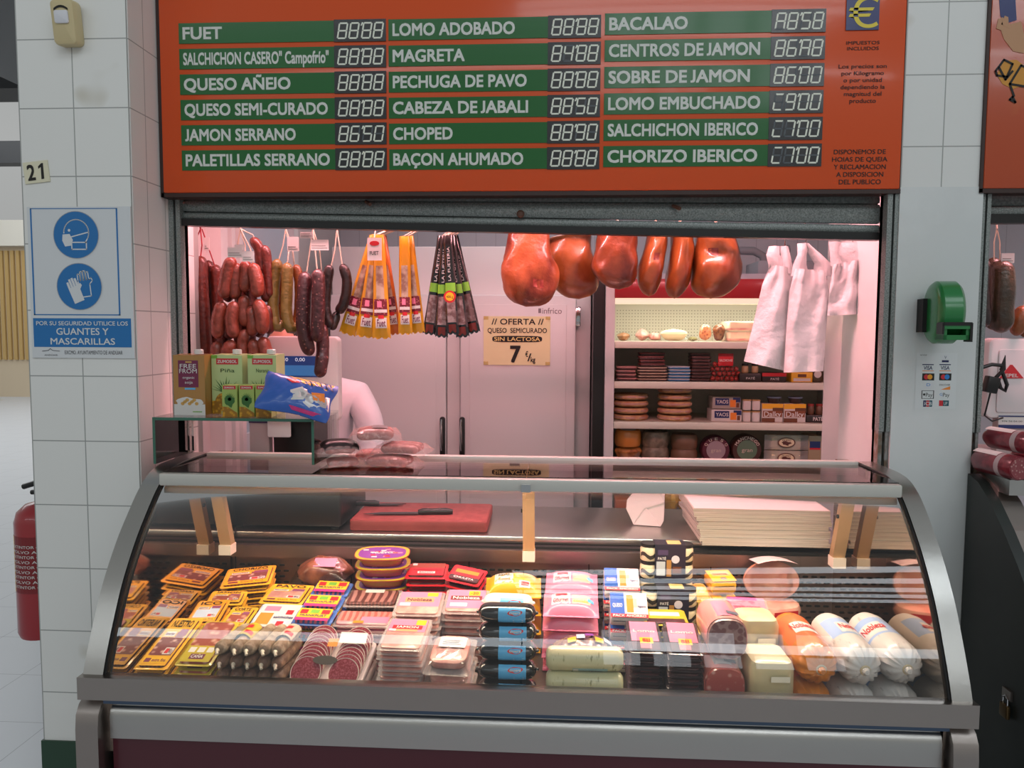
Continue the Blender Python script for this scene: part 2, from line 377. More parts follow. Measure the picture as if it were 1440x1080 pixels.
# safety sign
x0, z0, x1, z1 = face_rect(38, 291, 190, 504, 2.097)
W, H = x1-x0, z1-z0
t = thing('safety_sign', 'white and blue safety sign with mask and gloves symbols on the tiled pillar', 'sign', (x0, 2.0995, z0))
SB = mat('sign_blue', '1d6fae', .4); SW = mat('sign_white', 'd4d7d8', .4)
G().box((0, -.004, 0), (W, 0, H)).build('board', SW, t)
def F(u0, v0, u1, v1, d=-.0045): return flat(W*u0, H*v0, W*u1, H*v1, d)
g = G()
for (a, b, c, d) in ((.03, .985, .875, .99), (.03, .285, .875, .292), (.03, .285, .045, .99), (.86, .285, .875, .99)):
    f = F(a, b, c, d); g.add([f(0, 0), f(1, 0), f(1, 1), f(0, 1)], [(0, 1, 2, 3)])
g.build('frame_line', SB, t)
def disc(g, cx, cz, r, y, mi=0, n=40):
    g.add([(cx+r*math.cos(2*math.pi*k/n), y, cz+r*math.sin(2*math.pi*k/n)) for k in range(n)], [tuple(range(n))], mi)
def line2(g, pts, wd, y, mi=0):
    """a drawn line of constant width in the plane of the sign"""
    for a, b in zip(pts[:-1], pts[1:]):
        d = Vector((b[0]-a[0], b[1]-a[1]));
        if d.length < 1e-6: continue
        d.normalize(); n = Vector((-d.y, d.x))*wd/2; e = d*wd*.3
        g.add([(a[0]-e.x+n.x, y, a[1]-e.y+n.y), (a[0]-e.x-n.x, y, a[1]-e.y-n.y), (b[0]+e.x-n.x, y, b[1]+e.y-n.y), (b[0]+e.x+n.x, y, b[1]+e.y+n.y)], [(0, 1, 2, 3)], mi)
cz1, cz2, rr = H*.815, H*.475, W*.215
for nm, cx, cz in (('mask_symbol', W*.47, cz1), ('gloves_symbol', W*.485, cz2)):
    g = G(); disc(g, cx, cz, rr*1.06, -.0046, 1); disc(g, cx, cz, rr*1.03, -.0048, 2); disc(g, cx, cz, rr, -.0050, 0)
    s = rr
    if nm == 'mask_symbol':
        arc = [(cx+s*(.02+.56*math.cos(R(a))), cz+s*(.10+.56*math.sin(R(a)))) for a in range(-25, 190, 9)]
        line2(g, arc, s*.05, -.0053, 1); line2(g, [arc[0], (cx+s*.42, cz-s*.32)], s*.05, -.0053, 1)
        line2(g, [(cx-s*.2, cz-s*.34), (cx-s*.2, cz-s*.62), (cx+s*.46, cz-s*.62), (cx+s*.46, cz-s*.32), (cx-.16*s, cz-.32*s)], s*.05, -.0053, 1)
        line2(g, [(cx-s*.2, cz-s*.08), (cx+s*.58, cz+.12*s)], s*.05, -.0053, 1)
        poly = [(cx-s*.6, cz+s*.02), (cx-s*.28, cz+s*.04), (cx-s*.14, cz-s*.22), (cx-s*.22, cz-s*.46), (cx-s*.5, cz-s*.5), (cx-s*.62, cz-s*.25)]
        g.add([(x, -.0054, z) for x, z in poly], [tuple(range(len(poly)))], 1); disc(g, cx-s*.3, cz+s*.2, s*.06, -.0053, 1, 14)
    else:
        def hand(ox, oz, a, k, outline):
            ca, sa = math.cos(a), math.sin(a)
            pts = [(-.3, -.7), (.3, -.7), (.32, -.05), (.5, .12), (.44, .28), (.3, .2)]
            for fx, top in ((.24, .62), (.08, .7), (-.08, .68), (-.24, .56)):
                pts += [(fx+.07, .2), (fx+.07, top), (fx-.055, top), (fx-.07, .2)]
            pts = [(ox+k*(ca*x-sa*z), oz+k*(sa*x+ca*z)) for x, z in pts]
            if outline: line2(g, pts+[pts[0]], s*.045, -.0052, 1)
            else: g.add([(x, -.0055, z) for x, z in pts], [tuple(range(len(pts)))], 1)
        hand(cx+s*.22, cz+s*.12, R(8), s*.8, True); hand(cx-s*.2, cz-s*.16, R(22), s*.78, False)
    g.build(nm, [SB, SW, mat('sign_grey_ring', '9aa0a5', .5)], t)
g = G(); f = F(.02, .073, .975, .265); g.add([f(0, 0), f(1, 0), f(1, 1), f(0, 1)], [(0, 1, 2, 3)]); g.build('blue_panel', SB, t)
g = G().text('POR SU SEGURIDAD UTILICE LOS', F(.05, .218, .945, .245, -.005), 0, .02).text('GUANTES Y', F(.245, .155, .755, .2, -.005), 0, .02).text('MASCARILLAS', F(.185, .09, .815, .133, -.005), 0, .02)
g.build('lettering', SW, t)
g = G().text('EXCMO. AYUNTAMIENTO DE ANDÚJAR', F(.32, .025, .885, .05, -.005)); line2(g, [(W*.1, H*.045), (W*.16, H*.05), (W*.18, H*.062), (W*.2, H*.05), (W*.27, H*.046)], .0015, -.005)
g.text('ANDÚJAR', F(.12, .014, .25, .024, -.005))
g.build('small_lettering', mat('grey_ink', '4d5054', .6), t)
# fire extinguisher hung on the far side of the pillar
p = at(53, 890, 2.35)
EX = -1.676
t = thing('fire_extinguisher', 'red fire extinguisher with a printed label beside the tiled pillar', 'fire extinguisher', (EX, 2.35, p.z))
REDX = mat('extinguisher_red', '9b1720', .3, coat=.6)
hx = at(53, 705, 2.35).z-p.z
G().lathe([(.03, 0), (.072, .004), (.078, .02), (.078, hx-.06), (.070, hx-.03), (.045, hx-.006), (.022, hx), (.0, hx)], 28).build('cylinder', REDX, t)
g = G()
for k in range(12):
    a0, a1 = R(-150+10*k), R(-140+10*k); zz = (.16, hx-.10)
    g.add([(.0788*math.cos(a0), .0788*math.sin(a0), zz[0]), (.0788*math.cos(a1), .0788*math.sin(a1), zz[0]), (.0788*math.cos(a1), .0788*math.sin(a1), zz[1]), (.0788*math.cos(a0), .0788*math.sin(a0), zz[1])], [(0, 1, 2, 3)], 0 if k not in (0, 1) else 1)
def onx(u, v): a = R(-138+100*u); return (.0793*math.cos(a), .0793*math.sin(a), .17+(hx-.28)*v)
for k in range(9): g.text('POLVO ABC' if k % 2 else 'EXTINTOR 6 kg', lambda u, v, k=k: onx(.06+.85*u, .04+.1*k+.055*v), 2, .01)
g.build('label', [mat('extinguisher_label', '7e1d22', .4), YELLOW, PAPER], t)
G().tube([(0, 0, hx-.002), (0, 0, hx+.05)], .018).tube([(-.05, -.01, hx+.05), (.06, -.01, hx+.085)], .009).tube([(-.03, 0, hx+.03), (.07, 0, hx+.04)], .008).build('valve_handle', BLACK, t)
G().tube([(.02, -.01, hx+.03), (.07, -.03, hx+.02), (.085, -.05, hx-.12), (.08, -.055, .12)], .009).build('hose', BLACK, t)
G().box((.06, -.02, .30), (-1.5175-EX, .02, .33)).box((.06, -.02, .1), (-1.5175-EX, .02, .13)).build('wall_bracket', BLACK, t)

# green ticket dispenser on the plain pillar
p = at(1345, 440, 2.2)
t = thing('ticket_dispenser', 'round green queue ticket dispenser on the plain white pillar', 'ticket dispenser', (at(1334, 440, 2.17).x, 2.256, p.z), (0, 0, R(-9)))
GR = mat('dispenser_green', '1c7a3c', .28, coat=.4)
Tm = Matrix.Translation((0, -.085, 0)) @ Matrix.Rotation(R(90), 4, 'Y')
G().lathe([(.0, -.034), (.066, -.034), (.080, -.030), (.087, -.022), (.087, .022), (.080, .030), (.066, .034), (0, .034)], 40, T=Tm @ Matrix.Scale(1.0, 4)).build('drum', GR, t)
g = G().box((-.03, -.19, -.075), (.032, -.12, -.062)).box((-.03, -.19, -.075), (-.022, -.12, -.04)).box((.024, -.19, -.075), (.032, -.12, -.04)).box((-.03, -.195, -.046), (.032, -.13, -.036))
g.build('ticket_mouth', GR, t)
g = G().box((-.034, -.197, -.037), (.036, -.15, -.028)).box((.032, -.197, -.08), (.038, -.15, -.03)).box((-.036, -.197, -.06), (-.031, -.15, -.03)); g.build('mouth_rim', BLACK, t)
g = G().slab(-.035, 0, 0, .03, .10, .07, .008, T=Matrix.Translation((0, 0, -.05)) @ Matrix.Translation((0, .0, 0)))
g2 = G().box((-.045, -.06, -.055), (-.01, -.004, .04)).build('wall_mount', RUBBER, t)
# card payment sticker
Yk = 2.2575
def K(px0, py0, px1, py1, d=-.0002):
    a, b = at(px0, py0, Yk), at(px1, py1, Yk); return flat(a.x-k0.x, b.z-k0.z, b.x-k0.x, a.z-k0.z, d)
k0 = at(1318, 535, Yk)
t = thing('payment_sticker', 'sticker sheet of card payment logos on the white pillar under the green dispenser', 'sticker', (k0.x, Yk, k0.z))
def quad(g, f, mi=0): g.add([f(0, 0), f(1, 0), f(1, 1), f(0, 1)], [(0, 1, 2, 3)], mi)
g = G(); quad(g, K(1289, 496, 1343, 576)); g.build('sheet', mat('sticker_white', 'd5d9d8', .3), t)
STK = [mat('card_navy', '1a2350', .4), ORANGEP, INK, RED, mat('card_yellow', 'e39a28', .4), mat('card_blue', '2a7fc8', .4), mat('card_teal', '1d5560', .4), SW]
g = G(); E = -.0004; E2 = -.0007; E3 = -.001
for x in (1297, 1321):
    quad(g, K(x, 512, x+16, 513.5, E), 0); quad(g, K(x, 521, x+16, 522, E), 1); g.text('VISA', K(x+2, 514.5, x+14, 520, E), 0, .02)
    quad(g, K(x, 525, x+16.5, 535, E), 2)
for (cx, mi) in ((1302.5, 3), (1307.5, 4)): g.add([K(cx-3.4, 526.4, cx+3.4, 533.6, E2 if mi == 3 else E3)(.5+.5*math.cos(a*.4), .5+.5*math.sin(a*.4)) for a in range(16)], [tuple(range(16))], mi)
for (cx, mi) in ((1326.5, 3), (1331.5, 5)): g.add([K(cx-3.4, 526.4, cx+3.4, 533.6, E2 if mi == 3 else E3)(.5+.5*math.cos(a*.4), .5+.5*math.sin(a*.4)) for a in range(16)], [tuple(range(16))], mi)
g.text('Pay', K(1302, 552.5, 1311, 558, E), 2); g.text('Pay', K(1326, 552.5, 1335, 558, E), 2); g.text('G', K(1321.5, 552.8, 1325, 556.5, E), 5)
for (a, b, c, d) in ((1296, 549, 1313, 549.7), (1296, 560, 1313, 560.7), (1296, 549, 1296.6, 560.7), (1312.4, 549, 1313, 560.7)): quad(g, K(a, b, c, d, E), 2)
g.add([K(1298, 553, 1301, 556.5, E)(.5+.5*math.cos(a*.6), .5+.5*math.sin(a*.6)) for a in range(10)], [tuple(range(10))], 2)
for k, mi in enumerate((0, 3, 6)): quad(g, K(1298.3+4.3*k, 563, 1302+4.3*k, 572, E), mi)
g.text('JCB', K(1299, 565, 1310, 570, E2), 7, .02)
quad(g, K(1320.5, 563, 1326, 571, E), 3); quad(g, K(1326, 563, 1334, 571, E), 6); g.text('UP', K(1327, 565, 1332, 569.5, E2), 7)
g.text('DISCOVER', K(1321, 540, 1336, 542.5, E), 2); f = K(1323, 543, 1336, 548, E); g.add([f(0, 0), f(1, 0), f(1, 1)], [(0, 1, 2)], 1)
quad(g, K(1299, 538, 1312, 547, E), 7); g.text('D', K(1303, 539, 1308, 543, E2), 5); quad(g, K(1325, 499, 1334, 506, E), 7); g.text('V', K(1328, 500.5, 1331, 504.5, E2), 0); quad(g, K(1324.5, 506.5, 1334, 509.5, E2), 0)
g.text('servired', K(1294, 498, 1303, 500, E), 2)
g.build('logo', STK, t)

# ------------------------------------------------------------------ price board
YB = 2.25
ORANGE = mat('board_orange', 'd8501c', .22, coat=.35, spec=.35)
GREEN = mat('board_green', '116026', .22, coat=.35, spec=.35)
x0, z0, x1, z1 = -1.182, 2.061, .985, 2.640
t = thing('price_board', 'big orange price board with green name strips and number displays above the stall opening', 'price board', (x0, YB, z0))
W, H = x1-x0, z1-z0
B0 = Vector((x0, YB, z0))
G().box((0, 0, 0), (W, .05, H), bev=.004).build('board', ORANGE, t)
G().box((-.008, .004, -.012), (W+.004, .052, 0)).box((-.010, .004, -.012), (0, .052, H)).build('board_frame', mat('dark_board_edge', '35201a', .5), t)
rows = [['FUET', 'LOMO ADOBADO', 'BACALAO'], ['SALCHICHON CASERO" Campofrío"', 'MAGRETA', 'CENTROS DE JAMON'], ['QUESO AÑEJO', 'PECHUGA DE PAVO', 'SOBRE DE JAMON'],
        ['QUESO SEMI-CURADO', 'CABEZA DE JABALI', 'LOMO EMBUCHADO'], ['JAMON SERRANO', 'CHOPED', 'SALCHICHON IBERICO'], ['PALETILLAS SERRANO', 'BAÇON AHUMADO', 'CHORIZO IBERICO']]
nums = [["88'88", "88'88", "A8'58"], ["88'88", "84'88", "86'A8"], ["88'88", "88'88", "86'00"], ["88'88", "88'50", "e9'00"], ["86'50", "88'90", "e7'00"], ["88'88", "88'88", "e7'00"]]
wid = [[.27, .81, .50], [.99, .48, .96], [.73, .89, .90], [.98, .90, .97], [.76, .40, .96], [.99, .87, .96]]
SEG = {'8': 'abcdefg', '0': 'abcdef', '5': 'afgcd', '6': 'afgcde', '9': 'abcdfg', '4': 'fgbc', '7': 'abc', 'A': 'abcefg', 'e': 'ade', 'o': 'cdeg'}
LIT = mat('segment_lit', 'e6e9d9', .4); DIM = mat('segment_dim', '4c5358', .4); DISP = mat('display_black', '17191c', .25, coat=.4)
def Bp(px, py): q = at(px, py, YB)-B0; return q.x, q.z
cols = [((253, 33), (467, 31), (542, 28), (255, 242), (471, 238), (545, 236)), ((546, 28), (769, 24), (845, 22), (548, 240), (767, 237), (843, 236)), ((851, 19), (1084, 17), (1161, 14), (848, 236), (1076, 234), (1155, 232))]
for c, cc in enumerate(cols):
    tl, tm_, tr, bl, bm_, br = [Bp(*q) for q in cc]
    zt, zb = tl[1], bl[1]; zt2, zb2 = tr[1], br[1]
    ztop = (zt+zt2)/2; zbot = (zb+zb2)/2; pitch = (ztop-zbot)/5.80; hh = pitch*.80
    xa, xb, xc = (tl[0]+bl[0])/2, (tm_[0]+bm_[0])/2, (tr[0]+br[0])/2
    for r in range(6):
        zz = ztop-pitch*r-hh
        s = G().box((xa, -.002, zz), (xb+.004, 0, zz+hh)).build('name_strip', GREEN, t)
        G().text(rows[r][c], flat(xa+.012, zz+hh*.2, xa+.012+(xb-xa-.02)*wid[r][c], zz+hh*.80, -.0024), 0, .04).build('lettering', mat('board_lettering', 'd3d6cf', .4), s)
        d = G().box((xb+.004, -.003, zz-.002), (xc, 0, zz+hh+.002)).build('number_display', DISP, t)
        g = G(); n = nums[r][c]; wd = (xc-xb-.004); dx = wd*.205; pos = [.07, .29, None, .535, .755]
        for k, ch in enumerate(n):
            if ch == "'":
                ox = xb+.004+wd*.515; g.add([(ox, -.0036, zz+hh*.72), (ox+.004, -.0036, zz+hh*.72), (ox+.009, -.0036, zz+hh*.88), (ox+.004, -.0036, zz+hh*.88)], [(0, 1, 2, 3)]); continue
            ox = xb+.004+wd*pos[k]; dw, dh, oz = wd*.155, hh*.72, zz+hh*.13; sl = .16
            P = {'a': ((0, 1), (1, 1)), 'b': ((1, .5), (1, 1)), 'c': ((1, 0), (1, .5)), 'd': ((0, 0), (1, 0)), 'e': ((0, 0), (0, .5)), 'f': ((0, .5), (0, 1)), 'g': ((0, .5), (1, .5))}
            for sg, (a, b) in P.items():
                on = sg in SEG[ch]; pa = (ox+a[0]*dw+a[1]*dh*sl, oz+a[1]*dh); pb = (ox+b[0]*dw+b[1]*dh*sl, oz+b[1]*dh)
                ins = .10; pa2 = (pa[0]+(pb[0]-pa[0])*ins, pa[1]+(pb[1]-pa[1])*ins); pb2 = (pb[0]-(pb[0]-pa[0])*ins, pb[1]-(pb[1]-pa[1])*ins)
                line2(g, [pa2, pb2], .0046, -.0036, 0 if on else 1)
        g.build('digits', [LIT, DIM], d)
a, b = Bp(1189, 43), Bp(1237, -6)
G().box((a[0], -.003, a[1]), (b[0], 0, b[1])).build('euro_badge', mat('badge_blue', '1d2a66', .3, coat=.3), t)
G().text('€', flat(a[0]+.006, a[1]+.006, b[0]-.002, b[1]-.008, -.0036), 0, .0).build('euro_lettering', mat('badge_yellow', 'e0c93a', .4), t)
def note(lines, x0p, x1p, y0p, step, cap, nm, wids):
    g = G(); cx = (x0p+x1p)/2; full = (x1p-x0p)/2
    for i, (s, ww) in enumerate(zip(lines, wids)):
        l, r_ = Bp(cx-full*ww, y0p+step*i+cap), Bp(cx+full*ww, y0p+step*i); desc = False
        g.text(s, flat(l[0], l[1]-(.003 if desc else 0), r_[0], r_[1], -.001), 0, .012)
    g.build(nm, INK, t)
note(['IMPUESTOS', 'INCLUIDOS'], 1190, 1237, 57.5, 8, 5.5, 'tax_lettering', [1, .95])
note(['Los precios son', 'por Kilogramo', 'o por unidad', 'dependiendo la', 'magnitud del', 'producto'], 1179, 1247, 90, 9.7, 6.5, 'notice_lettering', [1, .88, .8, .92, .78, .55])
note(['DISPONEMOS DE', 'HOJAS DE QUEJA', 'Y RECLAMACION', 'A DISPOSICION', 'DEL PUBLICO'], 1170, 1248, 210, 10.6, 7, 'complaint_lettering', [.94, 1, .94, .85, .76])

# ------------------------------------------------------------------ roller shutter and its rails
YS = 2.325
t = thing('roller_shutter', 'rolled up galvanised shutter with a black bottom bar above the counter', 'roller shutter', (0, YS, 0))
a, b, c, d = at(258, 285, YS), at(1243, 274, YS), at(245, 316, YS), at(1245, 338, YS)
zt = 2.598
xs0, xs1 = -1.158, .962
mid0, mid1 = at(248, 283, YS).z, at(1243, 288, YS).z
low0, low1 = at(248, 308, YS).z, at(1243, 328, YS).z
def slat(zA0, zA1, zB0, zB1, nm, m, bulge):
    def fn(u, v):
        z = (zA0+(zA1-zA0)*u)*(1-v)+(zB0+(zB1-zB0)*u)*v
        return (xs0+(xs1-xs0)*u, -bulge*math.sin(math.pi*v)**.6, z)
    g = G().grid(fn, 20, 8); g.grid(lambda u, v: (lambda q: (q[0], .012, q[2]))(fn(u, v)), 1, 1)
    return g.build(nm, m, t)
slat(zt, zt, mid0+.004, mid1+.004, 'upper_slat', ZINCDARK, .004)
slat(mid0, mid1, low0+.024, low1+.028, 'middle_slat', ZINC, .006)
slat(low0+.020, low1+.024, low0, low1, 'lower_slat', ZINC, .004)
G().box((xs0, .013, low0-.004), (xs1, .017, zt)).build('light_stop_plate', ZINCDARK, t)  # unseen plate added to stop lamp light leaking between the slats
g = G(); hb = .022
g.prism([(xs0, low0), (xs1, low1), (xs1, low1-hb), (xs0, low0-hb)], lambda x, z: (x, -.016, z), lambda x, z: (x, .016, z)); g.build('bottom_bar', BLACK, t)
for (px, py, br) in ((519, 286, 1), (732, 301, 0), (951, 292, 1)):
    q = at(px, py, YS-.015)
    g = G()
    if br: g.tube([(q.x-.010, -.012, q.z+.006), (q.x+.008, -.035, q.z-.006)], .0055, 10)
    else: g.lathe([(.012, 0), (.012, .004), (.008, .008), (.004, .009), (0, .009)], 16, T=Matrix.Translation((q.x, -.013, q.z)) @ Matrix.Rotation(R(90), 4, 'X'))
    g.build('bolt', mat('rusty_bolt', '5a3a2c', .6), t)
RUST = mat('peeled_rail', '6b5a49', .7, noise=('noise', 30, '8b8d8a', .4, .6))
def rail(xc0, xc1, zlo, zhi, Yr, lab, zbreak):
    t = thing('guide_rail', lab, 'shutter rail', ((xc0+xc1)/2, Yr, zlo))
    hw = (xc1-xc0)/2; hz = zhi-zlo; zb = zbreak-zlo
    G().box((-hw, 0, zb), (-hw*.1, .05, hz)).box((hw*.3, 0, zb), (hw, .05, hz)).box((-hw, .03, zb), (hw, .05, hz)).build('channel', ZINC, t)
    G().box((-hw*.9, .006, 0), (-hw*.2, .05, zb)).box((hw*.35, .006, 0), (hw*.9, .05, zb)).box((-hw*.9, .035, 0), (hw*.9, .05, zb)).build('worn_channel', RUST, t)
    return t
rail(-1.196, -1.158, 1.0, 2.06, 2.30, 'dark metal shutter rail against the side of the tiled pillar', 1.05)
zb = at(1255, 605, 2.30).z
rail(.958, .990, 1.0, 2.06, 2.262, 'worn metal shutter rail between the stall opening and the plain pillar', zb)
rail(1.222, 1.252, 1.0, 2.06, 2.27, 'worn metal shutter rail at the edge of the neighbouring stall', zb)
# ------------------------------------------------------------------ refrigerated display counter
XL, XR = -1.115, .942          # outer faces
IL, IR = -1.058, .894          # polished inner faces of the ends
DECK = .70
prof = [(1.685, .825), (1.70, .865), (1.73, .93), (1.777, 1.02), (1.838, 1.105), (1.893, 1.165), (1.945, 1.215), (1.985, 1.243), (2.03, 1.262), (2.10, 1.270), (2.26, 1.270)]
def curve(pts, n=40):
    out = []
    for i in range(n+1):
        t = i/n*(len(pts)-1); k = min(int(t), len(pts)-2); f = t-k
        p0, p1, p2, p3 = pts[max(k-1, 0)], pts[k], pts[k+1], pts[min(k+2, len(pts)-1)]
        out.append(tuple(.5*(2*p1[j]+(p2[j]-p0[j])*f+(2*p0[j]-5*p1[j]+4*p2[j]-p3[j])*f*f+(3*p1[j]-p0[j]-3*p2[j]+p3[j])*f**3) for j in (0, 1)))
    return out
PC = curve(prof)
t = thing('display_counter', 'curved glass and steel refrigerated display counter full of cold cuts', 'display counter', (0, 0, 0))
def arc_strip(xa, xb, inset0, inset1, m, nm, mi=None):
    """a band following the curve: from inset0 to inset1 inside it, between xa and xb"""
    A, Bq = [], []
    for i, (y, z) in enumerate(PC):
        y0, z0 = PC[max(i-1, 0)]; y1, z1 = PC[min(i+1, len(PC)-1)]
        d = Vector((y1-y0, z1-z0)).normalized(); n = Vector((d.y, -d.x))
        A.append((y+n.x*inset0, z+n.y*inset0)); Bq.append((y+n.x*inset1, z+n.y*inset1))
    g = G(); N = len(A); vs = []
    for (y, z), (y2, z2) in zip(A, Bq): vs += [(xa, y, z), (xb, y, z), (xb, y2, z2), (xa, y2, z2)]
    fs = [(0, 1, 2, 3), (4*N-1, 4*N-2, 4*N-3, 4*N-4)]
    for i in range(N-1):
        for k in range(4): fs.append((4*i+k, 4*i+4+k, 4*i+4+(k+1) % 4, 4*i+(k+1) % 4))
    g.add(vs, fs); return g.build(nm, m, t)
arc_strip(XL, -1.066, 0, .045, STEEL, 'end_trim'); arc_strip(.897, XR, 0, .045, STEEL, 'end_trim')
arc_strip(-1.0655, -1.061, .004, .02, RUBBER, 'glass_seal'); arc_strip(.892, .8965, .004, .02, RUBBER, 'glass_seal')
# end panels with polished inner sides
poly = [(y+.02, z-.02) for y, z in PC]+[(2.42, 1.25), (2.42, .62), (1.72, .62)]
for xa, xb in ((XL+.012, IL), (IR, XR-.012)):
    G().prism(poly, lambda y, z, xa=xa: (xa, y, z), lambda y, z, xb=xb: (xb, y, z)).build('end_panel', MIRROR, t)
# two curved panes and the flat top pane
def pane(xa, xb, k0, k1, nm, m):
    pts = PC[k0:k1+1]; n = len(pts)-1
    g = G().grid(lambda u, v: (xa+(xb-xa)*u, pts[round(v*n)][0]+.012, pts[round(v*n)][1]-.004), 1, n)
    return g.build(nm, m, t, ang=180)
kt = min(range(len(PC)), key=lambda k: abs(PC[k][0]-1.965)); kb = min(range(len(PC)), key=lambda k: abs(PC[k][1]-.83))
XS = at(736, 800, 1.80).x
pane(-1.0605, XS-.001, kb, kt, 'curved_glass', GLASS); pane(XS+.001, .8915, kb, kt, 'curved_glass', GLASS)
G().box((-1.06, 1.975, 1.258), (XS-.001, 2.235, 1.264)).build('top_glass', TOPGLASS, t)
G().box((XS+.001, 1.975, 1.258), (.892, 2.235, 1.264)).build('top_glass', TOPGLASS, t)
G().box((-1.06, 1.952, 1.229), (.892, 1.975, 1.262), bev=.004).build('front_rail', mat('satin_aluminium', 'cfcdc4', .38, .35), t)
G().box((-1.06, 2.232, 1.245), (.892, 2.258, 1.274), bev=.003).build('rear_rail', mat('satin_aluminium', 'cfcdc4', .38, .35), t)
G().tube([(-1.03, 2.02, 1.232), (.87, 2.02, 1.232)], .009, 10).build('display_tube_lamp', mat('lamp_tube', 'fff0d8', .4, emit=.8), t)
for x in (XS,):
    G().box((x-.012, 1.93, 1.232), (x+.012, 1.955, 1.252)).build('glass_clip', CHROME, t)
# struts leaning from the rear rail to the worktop, tan anodised with white feet
TAN = mat('tan_anodised', 'b99a72', .4, .3); FOOT = mat('strut_foot', 'dcd3c4', .5)
for x, dx in ((IL+.035, 1), (at(743, 700, 2.2).x, 0), (IR-.035, -1)):
    s = G()
    s.prism([(2.18, 1.247), (2.205, 1.247), (2.30, .975), (2.27, .975)], lambda y, z: (x-.018, y, z), lambda y, z: (x+.018, y, z))
    so = s.build('glass_strut', TAN, t)
    G().box((x-.019, 2.262, .945), (x+.019, 2.305, .976)).build('strut_foot', FOOT, so)
    G().tube([(x-.019, 2.235, 1.11), (x-.023, 2.235, 1.11)], .006).build('strut_screw', INK, so)
# well: deck, rear wall with air slots, worktop
G().box((IL, 1.71, DECK-.02), (IR, 2.42, DECK-.0008)).build('display_deck', mat('deck_steel', '8d8680', .35, 1), t)
g = G().box((IL, 2.405, DECK), (IR, 2.42, .945)); g.box((IL, 2.38, .905), (IR, 2.405, .945)); g.build('rear_wall', DARKSTEEL, t)
g = G()
for b in range(10):
    cx = IL+.10+.195*b
    for r in range(9):
        for k in range(6):
            x = cx-.07+.027*k+(.0135 if r % 2 else 0); z = .72+.019*r
            g.slab(x, 0, 0, .019, .007, .0012, .0033, .0003, T=Matrix.Translation((0, 2.4055, z)) @ Matrix.Rotation(R(90), 4, 'X'), n=2)
g.build('air_grille', RUBBER, t)
g = G()
for b in range(5): g.box((IL+.006+.39*b, 2.4035, DECK), (IL+.009+.39*b, 2.406, .905))
g.build('panel_seam_groove', RUBBER, t)
G().box((IL, 2.40, .945), (IR, 2.43, .953)).build('shadow_gap', RUBBER, t)
G().box((IL-.045, 2.425, .953), (IR+.06, 2.86, .978), bev=.006).build('worktop', STEEL, t)
G().box((IL-.03, 2.44, .0), (IR+.03, 2.84, .953)).build('rear_cabinet', DARKSTEEL, t)
# front: bumper, dark gap, stainless bullnose, claret panel, side posts
g = G().prism([(1.668, .828), (1.668, .774), (1.74, .774), (1.74, .80), (1.70, .828)], lambda y, z: (XL-.004, y, z), lambda y, z: (XR+.006, y, z)); g.build('front_bumper', mat('bumper_steel', 'aaa19a', .28, 1, bump=(60, .03)), t)
G().box((XL+.045, 1.690, .755), (XR-.045, 1.74, .774)).build('blue_film_edge', mat('blue_protective_film', '41556e', .3), t)
G().box((XL+.05, 1.72, .60), (XR-.05, 1.742, .76)).build('gap_liner', RUBBER, t)
g = G().grid(lambda u, v: (XL+.055+(XR-XL-.11)*u, [1.735, 1.712, 1.702, 1.698, 1.698, 1.698, 1.71][round(6*v)], [.748, .744, .734, .72, .69, .665, .660][round(6*v)]), 1, 6); g.box((XL+.055, 1.71, .66), (XR-.055, 1.735, .744))
g.build('bullnose_panel', STEEL, t)
G().box((XL+.055, 1.708, .06), (XR-.055, 1.76, .66)).build('claret_panel', mat('claret_panel', '4a101d', .3, coat=.3), t)
for xa in (XL-.012, XR-.045):
    xb = xa+.055
    g = G().prism([(1.735, .774), (1.71, .770), (1.685, .755), (1.672, .735), (1.668, .70), (1.668, .03), (1.80, .03), (1.80, .774)], lambda y, z: (xa, y, z), lambda y, z: (xb, y, z)); g.build('side_post', DARKSTEEL, t)
for xa, xb in ((XL, IL), (IR, XR)): G().box((xa, 1.80, 0), (xb, 2.44, .64)).build('side_panel', DARKSTEEL, t)
G().box((IL, 1.80, .0), (IR, 2.44, .60)).build('counter_base', DARKSTEEL, t)

# ------------------------------------------------------------------ glass riser on the counter, with cartons
q0, q1 = at(217, 588, 2.05), at(443, 588, 2.05)
ZT = 1.404
t = thing('glass_riser', 'small clear glass shelf stand with green edges on the counter top', 'glass stand', (0, 0, 0))
CG = glass_mat('riser_glass', (.95, .98, .965), .03)
def gpane(lo, hi, nm):
    G().box(lo, hi).build(nm, CG, t)
gpane((q0.x, 2.04, ZT-.008), (q1.x, 2.28, ZT), 'shelf_pane'); gpane((q0.x, 2.04, 1.272), (q0.x+.007, 2.28, ZT-.009), 'end_pane'); gpane((q1.x-.007, 2.04, 1.276), (q1.x, 2.28, ZT-.009), 'end_pane')
g = G().box((q0.x, 2.0385, ZT-.008), (q1.x, 2.0405, ZT)).box((q0.x, 2.0385, 1.272), (q0.x+.007, 2.0405, ZT-.008)).box((q1.x-.007, 2.0385, 1.276), (q1.x, 2.0405, ZT-.008))
g.build('pane_edge', GREENGLASS, t)
